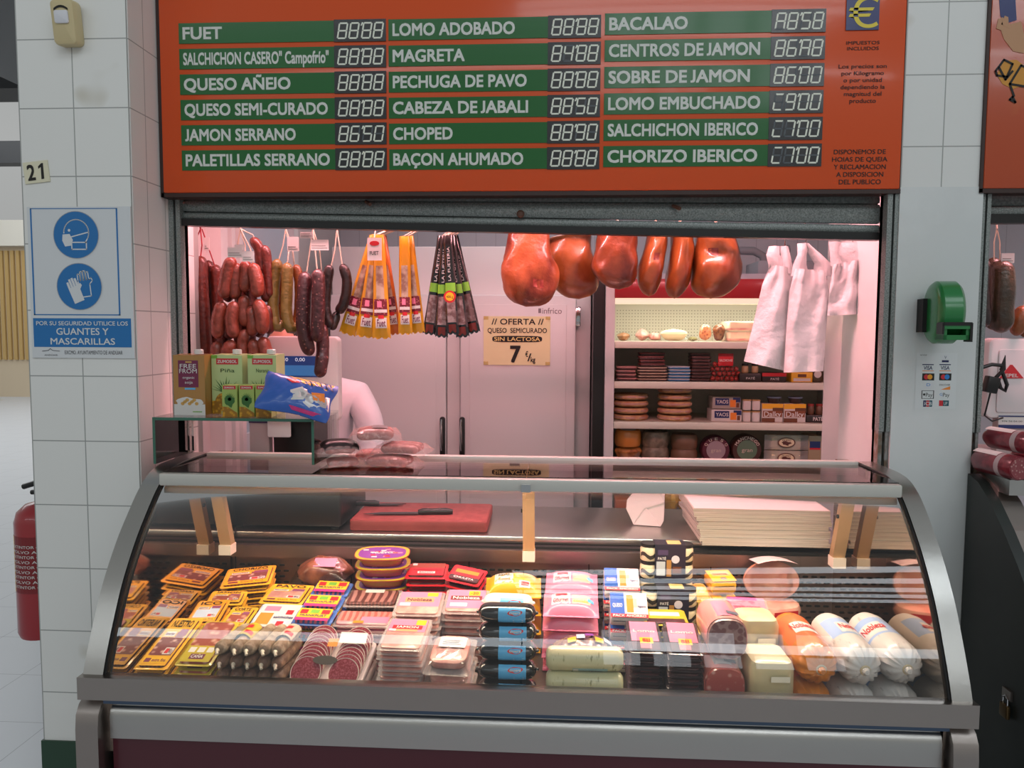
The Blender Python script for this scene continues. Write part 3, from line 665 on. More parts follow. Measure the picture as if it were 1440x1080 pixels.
def carton(nm, lab, cat, px0, px1, pyt, Y, dep, mats, group=None, deco=None, cap=True, base=ZT):
    a, b = at(px0, pyt, Y), at(px1, pyt, Y); w_, h_ = b.x-a.x, a.z-base
    t = thing(nm, lab, cat, ((a.x+b.x)/2, Y, base), (0, 0, 0), group)
    g = G().box((-w_/2, 0, 0), (w_/2, dep, h_*.93)); g.prism([(0, h_*.93), (dep, h_*.93), (dep, h_), (0, h_*.985)], lambda y, z: (-w_/2, y, z), lambda y, z: (w_/2, y, z))
    g.build('carton_body', mats[0], t)
    if deco: deco(t, w_, h_)
    if cap: G().lathe([(.013, 0), (.013, .012), (.011, .014), (0, .014)], 16, T=Matrix.Translation((w_*.22, dep*.4, h_))).build('cap', WHITEP, t)
    return t
def rect(g, x0, z0, x1, z1, mi=0, y=-.0006): g.add([(x0, y, z0), (x1, y, z0), (x1, y, z1), (x0, y, z1)], [(0, 1, 2, 3)], mi); return g
def blob(g, cx, cz, rx, rz, mi=0, y=-.0008, n=18, wob=0):
    g.add([(cx+rx*(1+wob*math.sin(3*a+cx*90)+wob*.7*math.sin(5*a+cz*70))*math.cos(a), y, cz+rz*(1+wob*math.sin(4*a+cx*50))*math.sin(a)) for a in [2*math.pi*k/n for k in range(n)]], [tuple(range(n))], mi); return g
def soy(t, w_, h_):
    g = G(); rect(g, -w_*.34, h_*.46, w_*.3, h_*.9, 0, -.0006); rect(g, -w_*.5, 0, w_*.5, h_*.18, 1, -.0006); blob(g, 0, h_*.2, w_*.42, h_*.09, 1, -.0008, 24, .18)
    for k in range(7): blob(g, (-.22+.075*k)*w_, h_*(.19+.03*(k % 3)), w_*.06, h_*.028, 2, -.001)
    rect(g, -w_*.14, h_*.42, w_*.2, h_*.45, 3, -.0008); rect(g, w_*.1, h_*.05, w_*.4, h_*.065, 4, -.001); rect(g, -w_*.1, h_*.86, w_*.1, h_*.885, 2, -.0012)
    g.build('print_pattern', [mat('print_wine', '6e1840', .4, coat=.3), WHITEP, mat('soy_bean', 'c99b52', .5), SKYBLUE, GREENP], t)
    G().text('FREE', flat(-w_*.28, h_*.77, w_*.24, h_*.84, -.0014), 0, .0).text('FROM', flat(-w_*.3, h_*.69, w_*.26, h_*.76, -.0014), 0, .0).text('soja', flat(-w_*.13, h_*.52, w_*.12, h_*.565, -.0014)).text('organic', flat(-w_*.2, h_*.6, w_*.18, h_*.64, -.0014)).build('lettering', PAPER, t)
carton('soy_drink_carton', 'gold and wine red soy drink carton on the glass riser beside the tiled pillar', 'drink carton', 243, 287, 498, 2.10, .055, [GOLD], deco=soy)
FRUIT = mat('pineapple_flesh', 'd8a02a', .45, noise=('voronoi', 90, '9a6a1a', .1, .5)); LEAFM = mat('pineapple_leaf', '35652a', .5)
def juice(name):
    def f(t, w_, h_):
        rect(G(), -w_*.34, h_*.83, w_*.38, h_*.93).build('brand_panel', RED, t); rect(G(), -w_*.5, h_*.93, -w_*.3, h_*.985, 0, -.0009).build('corner_print', GREENP, t)
        g = G(); rect(g, -w_*.5, 0, -w_*.2, h_*.22, 1); blob(g, -w_*.1, h_*.2, w_*.30, h_*.16, 1, -.0007)
        for k in range(12):
            a = R(20+13*k); cx, cz = -w_*.06, h_*.36; ln = w_*(.42+.08*(k % 3)); g.add([(cx-.004, -.001-.00005*k, cz), (cx+.004, -.001-.00005*k, cz), (cx+ln*math.cos(a), -.001-.00005*k, cz+ln*.9*math.sin(a))], [(0, 1, 2)], 2)
        g.build('print_pattern', [RED, FRUIT, LEAFM, GREENP], t)
        G().text('ZUMOSOL', flat(-w_*.3, h_*.855, w_*.34, h_*.905, -.0014), 0, .03).build('lettering', PAPER, t)
        G().text(name, flat(-w_*.2, h_*.70, w_*.26, h_*.76, -.0014), 0, .0).build('flavour_lettering', mat('print_dark_green', '2c4a20', .5), t)
    return f
PALEG = mat('carton_pale_green', 'b9c98a', .4, coat=.3)
carton('juice_carton', 'tall pale green pineapple juice carton marked Piña on the glass riser', 'drink carton', 297, 340, 498, 2.14, .07, [PALEG], 'tall juice cartons', juice('Piña'))
carton('juice_carton', 'tall pale green juice carton marked Naranja, partly behind the blue snack bag', 'drink carton', 348, 388, 498, 2.14, .07, [PALEG], 'tall juice cartons', juice('Naranja'))
def small(t, w_, h_):
    g = G(); rect(g, -w_*.42, h_*.86, w_*.42, h_*.97, 0); blob(g, 0, h_*.48, w_*.34, h_*.17, 2, -.0008, 20, .25)
    g.add([(-w_*.5, -.0007, 0), (w_*.5, -.0007, 0), (w_*.5, -.0007, h_*.12), (-w_*.1, -.0007, h_*.3), (-w_*.5, -.0007, h_*.32)], [(0, 1, 2, 3, 4)], 1)
    for k in range(9):
        a = R(25+16*k); g.add([(-.003, -.001, h_*.5), (.003, -.001, h_*.5), (w_*.45*math.cos(a), -.001, h_*.5+h_*.26*math.sin(a))], [(0, 1, 2)], 2)
    g.build('print_pattern', [RED, FRUIT, LEAFM], t)
    G().text('ZUMOSOL', flat(-w_*.34, h_*.885, w_*.34, h_*.94, -.0013), 0, .03).build('lettering', PAPER, t)
for k, (a, b, lab) in enumerate(((312, 333, 'small pineapple juice carton standing closest to the soy drink carton'), (336, 357, 'middle one of three small pineapple juice cartons on the glass riser'), (359, 381, 'small pineapple juice carton standing against the blue snack bag'))):
    carton('small_juice_carton', lab, 'drink carton', a, b, 541, 2.075, .035, [mat('carton_leaf_green', '9db25a', .4, coat=.3)], 'small juice cartons', small, False)
# blue snack bag lying against the cartons
p = at(424, 556, 2.10)
t = thing('snack_bag', 'shiny blue and yellow snack bag lying on the glass riser', 'snack bag', (p.x+.004, 2.052, ZT+.060), (R(50), R(13), R(8)))
def bag_h(x, y, w_, l_, h_): return h_*max(0, 1-abs(2*x/w_)**2.6)**.6*max(0, 1-abs(2*y/l_)**2.6)**.6
def bagfn(u, v, s=1, w_=.195, l_=.12, h_=.028):
    x, y = (u-.5)*w_, (v-.5)*l_
    return (x*(1+.04*math.sin(9*v)), y*(1+.06*math.sin(7*u+1)), s*(bag_h(x, y, w_, l_, h_)+.0012+.002*math.sin(37*u+11*v)*math.sin(23*v)))
G().grid(lambda u, v: bagfn(u, v), 22, 16).grid(lambda u, v: bagfn(u, v, -.6), 22, 16).build('bag_body', BLUE, t)
def bagpatch(pts, mi, g, dz=.0008):
    n = len(pts); c = (sum(p[0] for p in pts)/n, sum(p[1] for p in pts)/n); vs = []; K_ = 6
    for r in range(K_+1):
        for q in pts: u, v = c[0]+(q[0]-c[0])*r/K_, c[1]+(q[1]-c[1])*r/K_; x, y, z = bagfn(u, v); vs.append((x, y, z+dz))
    fs = [(r*n+k, r*n+(k+1) % n, (r+1)*n+(k+1) % n, (r+1)*n+k) for r in range(K_) for k in range(n)]
    g.add(vs, fs, mi)
g = G()
bagpatch([(.30, .98), (.95, .95), (.9, .72), (.55, .78)], 0, g, .0006); bagpatch([(.55, .62), (.97, .6), (.98, .25), (.72, .16), (.50, .35)], 1, g)
bagpatch([(.40, .5), (.55, .66), (.66, .5), (.62, .3), (.46, .24)], 2, g, .0012); bagpatch([(.70, .55), (.88, .62), (.92, .42), (.76, .36)], 3, g, .0014); bagpatch([(.30, .8), (.42, .9), (.5, .78), (.4, .7)], 4, g, .0014)
for k in range(6): bagpatch([(.52+.07*k, .96), (.55+.07*k, .96), (.62+.07*k, .76), (.58+.07*k, .76)], 5, g, .0016)
bagpatch([(.45, .12), (.9, .12), (.8, .04), (.5, .04)], 6, g, .001)
g.build('printed_patch', [YELLOW, mat('snack_silver', 'b9b4b2', .3, .4), WHITEP, ORANGEP, RED, NAVY, MAGENTA], t)
# ------------------------------------------------------------------ white upright refrigerator
FW_ = mat('fridge_white', 'd9d4d2', .32)
a0, a1 = at(466, 450, 3.9).x, .190
dx0, dx1 = at(628, 450, 3.9).x, at(648, 450, 3.9).x
t = thing('refrigerator', 'tall white two-door refrigerator behind the worktop with a yellow offer poster', 'refrigerator', (0, 3.95, 0))
zt, zd = 2.085, 1.834
G().box((a0, -.03, .12), (dx0+.012, .66, zt), bev=.006).build('cabinet_body', FW_, t)
G().box((dx0+.012, -.03, .12), (a1, .66, zt), bev=.006).build('cabinet_body', FW_, t)
G().box((a0+.02, 0, 0), (a1-.02, .6, .12)).build('plinth', RUBBER, t)
for xa, xb, hx, nm in ((a0, dx0, dx0-.016, -1), (dx1, .113, dx1+.012, 1)):
    d = G().box((xa, -.085, .14), (xb, -.031, zd), bev=.012).build('door', FW_, t)
    G().box((xa+.05, -.0885, .20), (xb-.05, -.085, zd-.05), bev=.0015).build('door_panel', FW_, d)
    za, zb = at(628, 586, 3.86).z, at(628, 644, 3.86).z
    G().slab(hx, (za+zb)/2, 0, .028, za-zb, .012, .012, .004, T=Matrix(((1, 0, 0, 0), (0, 0, -1, -.086), (0, 1, 0, 0), (0, 0, 0, 1)))).build('handle', BLACK, d)
    G().tube([(hx-.004, -.10, zb+.04), (hx-.006, -.108, (za+zb)/2), (hx-.004, -.10, za-.012)], [.005, .007, .005], 8).build('handle_grip', CHROME, d)
    for zz in (zd-.06, .25):
        if nm == 1: G().box((xb-.004, -.092, zz-.10), (xb+.022, -.045, zz+.0), bev=.004).build('hinge', CHROME, t)
G().box((dx0+.004, -.06, .14), (dx1-.004, -.031, zd)).build('door_mullion', FW_, t)
G().box((dx0+.001, -.05, .14), (dx0+.004, -.031, zd)).box((dx1-.004, -.05, .14), (dx1-.001, -.031, zd)).build('door_seal', RUBBER, t)
f0, f1 = at(757, 441, 3.862), at(790, 433, 3.862)
G().text('infrico', flat(f0.x+.02, f0.z, f1.x, f1.z, -.0895), 0, .0).box((f0.x, -.0892, f0.z+.003), (f0.x+.014, -.0885, f1.z-.003)).build('maker_lettering', mat('badge_grey', '8d8386', .4, .3), t)
# offer poster taped to the door
c0, c1 = at(680, 513, 3.86), at(774, 445, 3.86)
W, H = c1.x-c0.x, c1.z-c0.z
t = thing('offer_poster', 'yellow paper offer poster taped to the white refrigerator door', 'poster', (c0.x, 3.8605, c0.z))
G().grid(lambda u, v: (W*u, -.0012-.0016*math.sin(5*u+2*v)**2, H*v), 10, 6).grid(lambda u, v: (W*u, 0, H*v), 1, 1).build('sheet', mat('poster_yellow', 'f0e4b0', .7), t)
def PF(a, b, c, d, y=-.0034): return flat(W*a, H*b, W*c, H*d, y)
g = G().text('// OFERTA //', PF(.12, .83, .90, .95), 0, .02).text('QUESO  SEMICURADO', PF(.06, .66, .95, .76), 0, .02).text('7', PF(.40, .05, .56, .40), 0, .06).text('€', PF(.63, .17, .67, .28), 0, .02).text('/', PF(.66, .08, .72, .24), 0, .02).text('kg', PF(.71, .06, .78, .17), 0, .03)
f = PF(.13, .47, .88, .60, -.0032)
n = 24; g.add([f(.5+.5*math.copysign(abs(math.cos(2*math.pi*k/n))**.35, math.cos(2*math.pi*k/n)), .5+.5*math.copysign(abs(math.sin(2*math.pi*k/n))**.5, math.sin(2*math.pi*k/n))) for k in range(n)], [tuple(range(n))])
g.build('lettering', INK, t)
G().text('SIN LACTOSA', PF(.16, .495, .85, .575, -.0037), 0, .02).build('light_lettering', mat('poster_pale', 'f0d98a', .7), t)
g = G()
for (a, b) in ((0, 0), (.93, 0), (.0, .93), (.93, .93)): f = PF(a, b, a+.07, b+.07, -.0036); g.add([f(0, 0), f(1, 0), f(1, 1), f(0, 1)], [(0, 1, 2, 3)])
g.build('tape', film_mat('tape_film', 'd9b860', .5), t)

# ------------------------------------------------------------------ open chilled cabinet with shelves
YM = 3.74; YBK = 4.22
MX0, MX1 = .297, 1.45
CREAMW = mat('shelf_cream', 'ddd8c6', .4)
t = thing('chilled_cabinet', 'open chilled wall cabinet with cream shelves and a red canopy', 'chilled cabinet', (0, 0, 0))
G().box((MX0-.045, YM-.02, .05), (MX0, YBK+.04, 1.93)).build('side_panel', FW_, t)
G().box((MX1, YM-.02, .05), (MX1+.045, YBK+.04, 1.93)).build('side_panel', FW_, t)
G().box((.195, YM+.02, .05), (MX0-.047, YBK, 1.90)).build('side_gap_shade', BLACK, t)  # black box standing in for the shade inside the gap
BACKP = mat('cabinet_back_cream', 'd5d3c2', .5)
G().box((MX0, YBK, .05), (MX1, YBK+.03, 1.90)).build('back_panel', BACKP, t)
g = G()
for r in range(9):
    for k in range(70):
        x, z = MX0+.02+.0163*k, 1.63+.017*r; g.add([(x-.0022, YBK-.0006, z-.0022), (x+.0022, YBK-.0006, z-.0022), (x+.0022, YBK-.0006, z+.0022), (x-.0022, YBK-.0006, z+.0022)], [(0, 1, 2, 3)])
g.build('air_hole_grille', mat('hole_dark', '6d6a5c', .7), t)
G().box((MX0-.045, YM-.03, 1.905), (MX1+.045, YBK+.04, 1.93)).build('top_panel', mat('top_grey', 'b4bac2', .5), t)
G().box((MX0-.003, YM-.035, 1.812), (MX1, YM+.02, 1.905), bev=.004).build('canopy', mat('canopy_red', 'a4161f', .3, coat=.3), t)
G().box((MX0, YM-.03, 1.785), (MX1, YM+.05, 1.812), bev=.003).build('light_strip', mat('light_strip_cream', 'f6eed0', .4, emit=.5), t)
SHZ = [1.600, 1.402, 1.202, .985, .70]
for k, z in enumerate(SHZ):
    if k < 4:
        s = G().box((MX0, YM+.012, z-.018), (MX1, YBK-.001, z)).build('shelf', CREAMW, t)
        G().box((MX0+.001, YM-.012, z-.032), (MX1-.001, YM+.012, z+.002), bev=.003).build('price_rail', CREAMW, s)
G().box((MX0, YM-.05, .05), (MX1, YBK, .70)).build('base_unit', mat('base_grey', 'b9b6b3', .5), t)
G().box((MX0, YM-.10, .50), (MX1, YM-.05, .74)).build('base_front', FW_, t)
# grey unit and bent pipes above the cabinet
t = thing('compressor_unit', 'grey compressor box with bent pipes on top of the chilled cabinet', 'compressor', (0, 0, 1.931))
p0 = at(1062, 386, 4.0); p1 = at(1130, 368, 4.0)
G().box((p0.x, 3.95, 0), (p1.x+.2, 4.2, p1.z-1.93), bev=.006).build('compressor_box', mat('unit_grey', '93979b', .5), t)
pp = [at(1028, 352, 4.1), at(1060, 353, 4.1), at(1073, 360, 4.1), at(1075, 375, 4.1)]
G().tube([(q.x, 4.1, q.z-1.931) for q in pp]+[(pp[-1].x, 4.1, .02)], .022, 12).build('pipe', mat('pipe_grey', '83868a', .4), t)
pp = [at(1110, 350, 4.1), at(1095, 352, 4.1), at(1087, 362, 4.1)]
G().tube([(q.x, 4.1, q.z-1.931) for q in pp]+[(pp[-1].x, 4.1, .03)], .022, 12).build('pipe', mat('pipe_grey', '83868a', .4), t)

# ------------------------------------------------------------------ goods in the chilled cabinet
def shelf_at(px, k, Y=YM+.06): p = at(px, 540, Y); return (p.x, Y, SHZ[k]+.001)
def sx(px0, px1, Y=YM+.06): return (px1-px0)/F_PX*Y
def box_item(nm, lab, cat, px0, px1, h_, k, mats, Y=YM+.06, dep=.12, z=None, group=None, deco=None, bev=.003):
    x, y, zz = shelf_at((px0+px1)/2, k, Y); w_ = sx(px0, px1, Y)
    t = thing(nm, lab, cat, (x, y, zz if z is None else z), (0, 0, 0), group)
    G().slab(0, dep/2, 0, w_, dep, h_, .004, bev).build('box_body', mats, t)
    if deco: deco(t, w_, h_)
    return t
def lab_rect(parts, texts=()):
    """parts: (u0, v0, u1, v1, material); texts: (string, u0, v0, u1, v1, material)"""
    def f(t, w_, h_):
        for i, (a, b, c, d, m) in enumerate(parts): rect(G(), w_*(a-.5), h_*b, w_*(c-.5), h_*d, 0, -.0008-.0002*i).build('print_pattern', m, t)
        for (s, a, b, c, d, m) in texts: G().text(s, flat(w_*(a-.5), h_*b, w_*(c-.5), h_*d, -.0022), 0, .02).build('lettering', m, t)
    return f
# meats and slabs
MEAT = mat('cured_meat', '7a2a22', .35, coat=.5, noise=('noise', 30, 'a8514a', .4, .62))
FAT = mat('pork_fat', 'e9d2b8', .4, coat=.4, noise=('noise', 14, 'd9a894', .5, .7))
HAMP = mat('ham_pink', 'd9968c', .4, coat=.4, noise=('noise', 22, 'e8b7a8', .4, .6))
CHEESEW = mat('cheese_pale', 'e7dcb4', .45, coat=.3)
def lump(nm, lab, cat, px0, px1, h_, k, m, Y=YM+.07, dep=.09, group=None, seed=0, film=True, z=None):
    x, y, zz = shelf_at((px0+px1)/2, k, Y); w_ = sx(px0, px1, Y)
    t = thing(nm, lab, cat, (x, y+dep/2, zz if z is None else z), (0, 0, 0), group)
    G().ball((0, 0, h_*.58), w_/2, dep/2, h_*.48, 14, wob=lambda a, p: 1+.10*math.sin(3*a+seed)+.08*math.sin(4*p+seed*2)).build('meat_body', m, t)
    if film: G().grid(lambda u, v: (w_*.54*(2*u-1), dep*.5*(2*v-1)+.003*math.sin(11*u), .002+h_*1.03*max(0, 1-(2*u-1)**4)**.5*max(0, 1-(2*v-1)**4)**.5), 8, 6).build('film_wrap', CLEARFILM, t)
    return t
lump('meat_piece', 'small tan piece of vacuum packed meat, alone at the end of the top shelf', 'meat', 868, 886, .04, 0, mat('tan_meat', 'a8794f', .4, coat=.4))
lump('meat_piece', 'clear bag of pale pink meat on the top shelf beside the small tan piece', 'meat', 894, 912, .055, 0, HAMP, seed=1)
lump('meat_piece', 'low pink piece of meat tucked between clear bag and pale cheese wedge', 'meat', 912, 929, .04, 0, HAMP, seed=2)
lump('cheese_wedge', 'pale cream cheese wedge in film in the middle of the top shelf', 'cheese', 929, 966, .058, 0, CHEESEW, seed=3)
lump('meat_piece', 'little greenish wrapped piece beside the pale cheese wedge', 'meat', 969, 981, .022, 0, mat('olive_wrap', '8d8a5c', .4, coat=.4), seed=4)
lump('sausage_packet', 'packet of brown red cured sausages standing on the top shelf', 'sausage packet', 984, 1001, .078, 0, mat('chistorra', '9a3f22', .35, coat=.6, noise=('voronoi', 70, 'd98a5a', .1, .5)), seed=5, dep=.06)
lump('sausage_packet', 'dark packet of cured sausages leaning against the pale fatback', 'sausage packet', 1003, 1020, .082, 0, mat('dark_chistorra', '4a2a1c', .35, coat=.6, noise=('voronoi', 70, '8a5a3a', .1, .5)), seed=6, dep=.06)
for i, (zz, lab) in enumerate(((0, 'thick pale slab of fatback lying directly on the top shelf'), (.052, 'pale slab of fatback stacked on the other slab of fatback'))):
    x, y, z = shelf_at(1050, 0); t = thing('fatback_slab', lab, 'fatback', (x, y+.09, z+zz), (0, 0, R(3*i)), 'fatback slabs')
    G().slab(0, 0, 0, .20, .16, .05, .02, .012).build('fat_layer', FAT, t); G().slab(0, 0, .006, .202, .162, .012, .02, .003).build('lean_layer', HAMP, t)
# second shelf
def pile(nm, lab_top, lab_rest, cat, px0, px1, n, dz, k, m, m2, group, Y=YM+.06, dep=.10, z0=0, yaw=0):
    w_ = sx(px0, px1, Y); x, y, zz = shelf_at((px0+px1)/2, k, Y); first = None
    for i in range(n):
        lab = lab_top if i == n-1 else lab_rest; loc = (x+random.uniform(-.003, .003), y+dep/2+random.uniform(-.004, .004), zz+z0+dz*i); rot = (0, 0, R(yaw+random.uniform(-3, 3)))
        if first is None:
            first = thing(nm, lab, cat, loc, rot, group)
            G().slab(0, 0, 0, w_, dep, dz*.42, .012, dz*.15).build('tray', m, first); G().slab(0, 0, dz*.42, w_*1.03, dep*1.02, dz*.4, .012, dz*.12).build('lid_film', m2, first)
        else: dup(first, loc, rot, lab, group)
def M2(h, c=.4): return mat('pack_'+h, h, .4, coat=c)
pile('sliced_meat_packet', 'topmost pink packet of the small pile at the end of the second shelf', 'pink packet under the top one of the pile at the end of the second shelf', 'packet', 868, 895, 4, .019, 1, M2('5a2a2c'), M2('c98d86'), 'pink packets on the second shelf')
pile('sliced_meat_packet', 'topmost pale edged packet of the pile beside the pink packets', 'pale edged packet lower in the pile beside the pink packets', 'packet', 898, 938, 5, .0145, 1, M2('4a2723'), M2('c9b39a'), 'pale edged packets on the second shelf')
pile('sausage_tray', 'uppermost dark red sausage tray on the pale edged packets', 'dark red sausage tray below the uppermost one on the pale edged packets', 'tray', 899, 934, 4, .018, 1, M2('3a1614'), M2('6e2f28'), 'dark red trays on the second shelf', z0=.0735)
pile('sliced_fish_packet', 'topmost blue and white packet of the pile on the second shelf', 'blue and white packet under the top one of its pile', 'packet', 940, 970, 5, .0155, 1, M2('2e7fb8'), M2('c7d3d8'), 'blue and white packets on the second shelf')
pile('bacon_packet', 'topmost dark brown packet of the tall pile beside the red sausage bag', 'dark brown packet in the tall pile between blue packets and red sausage bag', 'packet', 972, 999, 9, .016, 1, M2('2a1512'), M2('5a352c'), 'dark brown packets on the second shelf')
x, y, z = shelf_at(1020, 1); t = thing('sausage_bag', 'clear bag of small round red sausages with a red header on the second shelf', 'sausage bag', (x, y+.03, z))
w_ = sx(1000, 1040)
for k in range(22):
    r, c = divmod(k, 6); G().ball((-w_*.42+w_*.168*c+(r % 2)*.01, random.uniform(-.012, .012), .014+.024*r), .0135, .016, .013, 8).build('sausage', mat('mini_sausage', 'a83226', .3, coat=.6), t)
G().grid(lambda u, v: (w_*.5*(2*u-1)*(1-.25*smoothstep(.6, 1, v)), -.024+.006*math.sin(9*u)*math.sin(3*v), .138*v), 8, 8).build('bag_film', CLEARFILM, t)
G().box((-w_*.26, -.028, .078), (w_*.26, -.022, .14), bev=.002).build('header_card', RED, t)
G().text('SALCHICHAS', flat(-w_*.22, .10, w_*.22, .112, -.0285), 0, .02).build('lettering', PAPER, t)
DARKBOX = M2('2b2320', .3)
box_item('pate_box', 'dark box with white lettering beside the bag of red sausages', 'box', 1040, 1070, .042, 1, DARKBOX, deco=lab_rect([], [('PATÉ', .3, .3, .7, .55, PAPER)]))
box_item('pate_box', 'black and red box with white lettering under the hanging white bags', 'box', 1072, 1105, .045, 1, DARKBOX, deco=lab_rect([(0, .62, 1, 1, RED)], [('PATÉ', .35, .22, .7, .45, PAPER)]))
for a, b, lab in ((1042, 1052, 'small pale jar on the dark box beside the red sausage bag'), (1056, 1066, 'small tan jar standing on the rear of the dark box near the hanging bags')):
    x, y, z = shelf_at((a+b)/2, 1, YM+.10); t = thing('jar', lab, 'jar', (x, y, z+.0425)); G().lathe([(.014, 0), (.017, .004), (.017, .03), (.013, .036)], 16).build('jar_glass', M2('b79a70'), t); G().lathe([(.016, .036), (.016, .046), (0, .046)], 16).build('jar_lid', BLACK, t)
box_item('butter_pack', 'yellow carton pack near the joint of the second shelf rail', 'carton', 1113, 1142, .05, 1, YELLOW, deco=lab_rect([(.1, .1, .9, .4, WHITEP), (.3, .5, .7, .8, BROWNP)]))
x, y, z = shelf_at(1150, 1); t = thing('olive_jar', 'brown glass jar with a round pale label at the end of the second shelf', 'jar', (x, y+.04, z)); G().lathe([(.03, 0), (.036, .006), (.036, .06), (.028, .075)], 20).build('jar_glass', M2('4a3a22'), t); G().lathe([(.03, .075), (.03, .09), (0, .09)], 20).build('jar_lid', GOLD, t); blob(G(), 0, .04, .018, .018, 0, -.0365).build('jar_label', PAPER, t)
# third shelf: flat round loaves, yogurts
FLATB = mat('flat_cake', 'c9a374', .5, coat=.3, noise=('noise', 20, 'a9704a', .42, .62))
for a, b, n, where in ((864, 914, 4, 'at the end of the third shelf'), (928, 976, 5, 'beside the grey gap on the third shelf')):
    x, y, z = shelf_at((a+b)/2, 2); r = sx(a, b)/2*1.0; first = None
    for i in range(n):
        lab = f'topmost flat round cake {where}' if i == n-1 else f'flat round cake lower in the pile {where}'
        loc = (x, y+r-.02, z+.035*i)
        if first is None:
            first = thing('round_cake', lab, 'cake', loc, (0, 0, 0), f'flat round cakes {where}')
            G().lathe([(0, 0), (r*.9, 0), (r, .008), (r, .018), (r*.93, .026), (0, .031)], 32, wob=lambda a_, z_: 1+.01*math.sin(9*a_)).build('cake_body', FLATB, first)
            G().lathe([(r*1.0, .010), (r*1.012, .014), (r*1.0, .019)], 48, wob=lambda a_, z_: 1+.012*math.sin(40*a_)).build('film_edge', PINKFILM, first)
        else: dup(first, loc, (0, 0, R(50*i)), lab, f'flat round cakes {where}')
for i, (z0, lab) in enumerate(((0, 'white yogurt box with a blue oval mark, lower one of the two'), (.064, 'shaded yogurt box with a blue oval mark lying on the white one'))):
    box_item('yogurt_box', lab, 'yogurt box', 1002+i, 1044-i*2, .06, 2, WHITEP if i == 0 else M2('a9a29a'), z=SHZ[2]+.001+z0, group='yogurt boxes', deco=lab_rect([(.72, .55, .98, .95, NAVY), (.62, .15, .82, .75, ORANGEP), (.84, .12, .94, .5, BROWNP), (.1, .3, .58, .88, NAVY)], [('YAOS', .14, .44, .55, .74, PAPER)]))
k = 0
for r in range(2):
    for c in range(2):
        x, y, z = shelf_at(1052+13*c, 2, YM+.05); t = thing('yogurt_pot', 'white yogurt pot in the small block beside the yogurt boxes', 'yogurt pot', (x, y+.022, z+.058*r), (0, 0, 0), 'white yogurt pots')
        G().slab(0, 0, 0, .040, .042, .048, .012, .005).build('pot', WHITEP, t); G().slab(0, 0, .048, .044, .046, .005, .012, .002).build('pot_lid', M2('c9a36a'), t)
for i, (a, b) in enumerate(((1073, 1102), (1104, 1134))):
    box_item('dessert_box', ('yellow, white and brown dessert box beside the white yogurt pots', 'yellow, white and brown dessert box beside the red lidded jars')[i], 'dessert box', a, b, .092, 2, WHITEP, group='dessert boxes',
             deco=lab_rect([(0, .72, 1, 1, YELLOW), (0, 0, .62, .22, BROWNP), (.5, .5, 1, .78, BROWNP), (.05, .28, .95, .62, M2('8a4a22'))], [('Dalky', .1, .3, .9, .58, PAPER)]))
for i, (a, b) in enumerate(((1078, 1100), (1108, 1130))):
    x, y, z = shelf_at((a+b)/2, 2, YM+.09); t = thing('dessert_pot', ('dark dessert pot behind the dessert box next to the yogurt pots', 'dark dessert pot behind the dessert box next to the red lidded jars')[i], 'dessert pot', (x, y, z+.0925), (0, 0, 0), 'dark dessert pots')
    G().lathe([(.026, 0), (.034, .03), (.034, .034), (0, .035)], 20).build('pot', M2('3a2a22'), t); G().lathe([(.0345, .026), (.0355, .030), (.0345, .034)], 20).build('pot_rim', M2('8d95b0'), t)
box_item('pate_box', 'black box with white lettering at the end of the third shelf', 'box', 1136, 1166, .036, 2, DARKBOX, deco=lab_rect([], [('PATÉ', .3, .25, .75, .75, PAPER)]))
for a, lab in ((1141, 'small red lidded jar on the black box beside the dessert boxes'), (1153, 'small red lidded jar on the outer end of the black box')):
    x, y, z = shelf_at(a, 2, YM+.10); t = thing('jar', lab, 'jar', (x, y, z+.0365), (0, 0, 0), 'red lidded jars'); G().lathe([(.015, 0), (.017, .004), (.017, .036), (.014, .042)], 16).build('jar_glass', M2('6a4a34'), t); G().lathe([(.016, .042), (.016, .054), (0, .054)], 16).build('jar_lid', M2('8d2a22'), t)
# fourth shelf: cheeses
def wheel(nm, lab, a, b, h_, k, m, z=0, group=None, Y=YM+.05, label=None):
    x, y, zz = shelf_at((a+b)/2, k, Y); r = sx(a, b, Y)/2; t = thing(nm, lab, 'cheese', (x, y+r, zz+z), (0, 0, 0), group)
    G().lathe([(0, 0), (r*.88, 0), (r*.98, h_*.2), (r, h_*.5), (r*.98, h_*.8), (r*.88, h_), (0, h_)], 28).build('rind', m, t)
    if label: G().lathe([(0, h_+.0002), (r*.6, h_+.0002), (r*.6, h_+.0012), (0, h_+.0012)], 24).build('cheese_label', label, t)
    return t
ORC = mat('orange_cheese', 'd08236', .4, coat=.5); GRC = mat('grey_cheese', '8d7f6c', .5, coat=.3, noise=('noise', 30, '6f6252', .4, .6)); BRC = mat('brown_cheese', '7a5a44', .5, coat=.3)
wheel('round_cheese', 'glossy orange cheese wheel on top at the end of the fourth shelf', 867, 905, .082, 3, ORC, z=.082, label=WHITEP)
lump('bread_bag', 'bag of orange brown rolls under the glossy orange cheese wheel', 'bread bag', 867, 905, .08, 3, mat('orange_rolls', 'c9803c', .5, noise=('noise', 18, '8a4a1e', .45, .6)), dep=.13, seed=3)
for i in range(2): wheel('round_cheese', ('grey brown cheese wheel at the bottom of the pair beside the orange cheese', 'grey brown cheese wheel on top of the pair beside the orange cheese')[i], 906, 945, .078, 3, GRC, z=.079*i, group='grey cheese wheels')
for i in range(2): wheel('round_cheese', ('brown cheese wheel lying lower in the pair beside the round red label', 'brown cheese wheel on top in the pair beside the round red label')[i], 948, 986, .07+.004*i, 3, BRC, z=.071*i, group='brown cheese wheels')
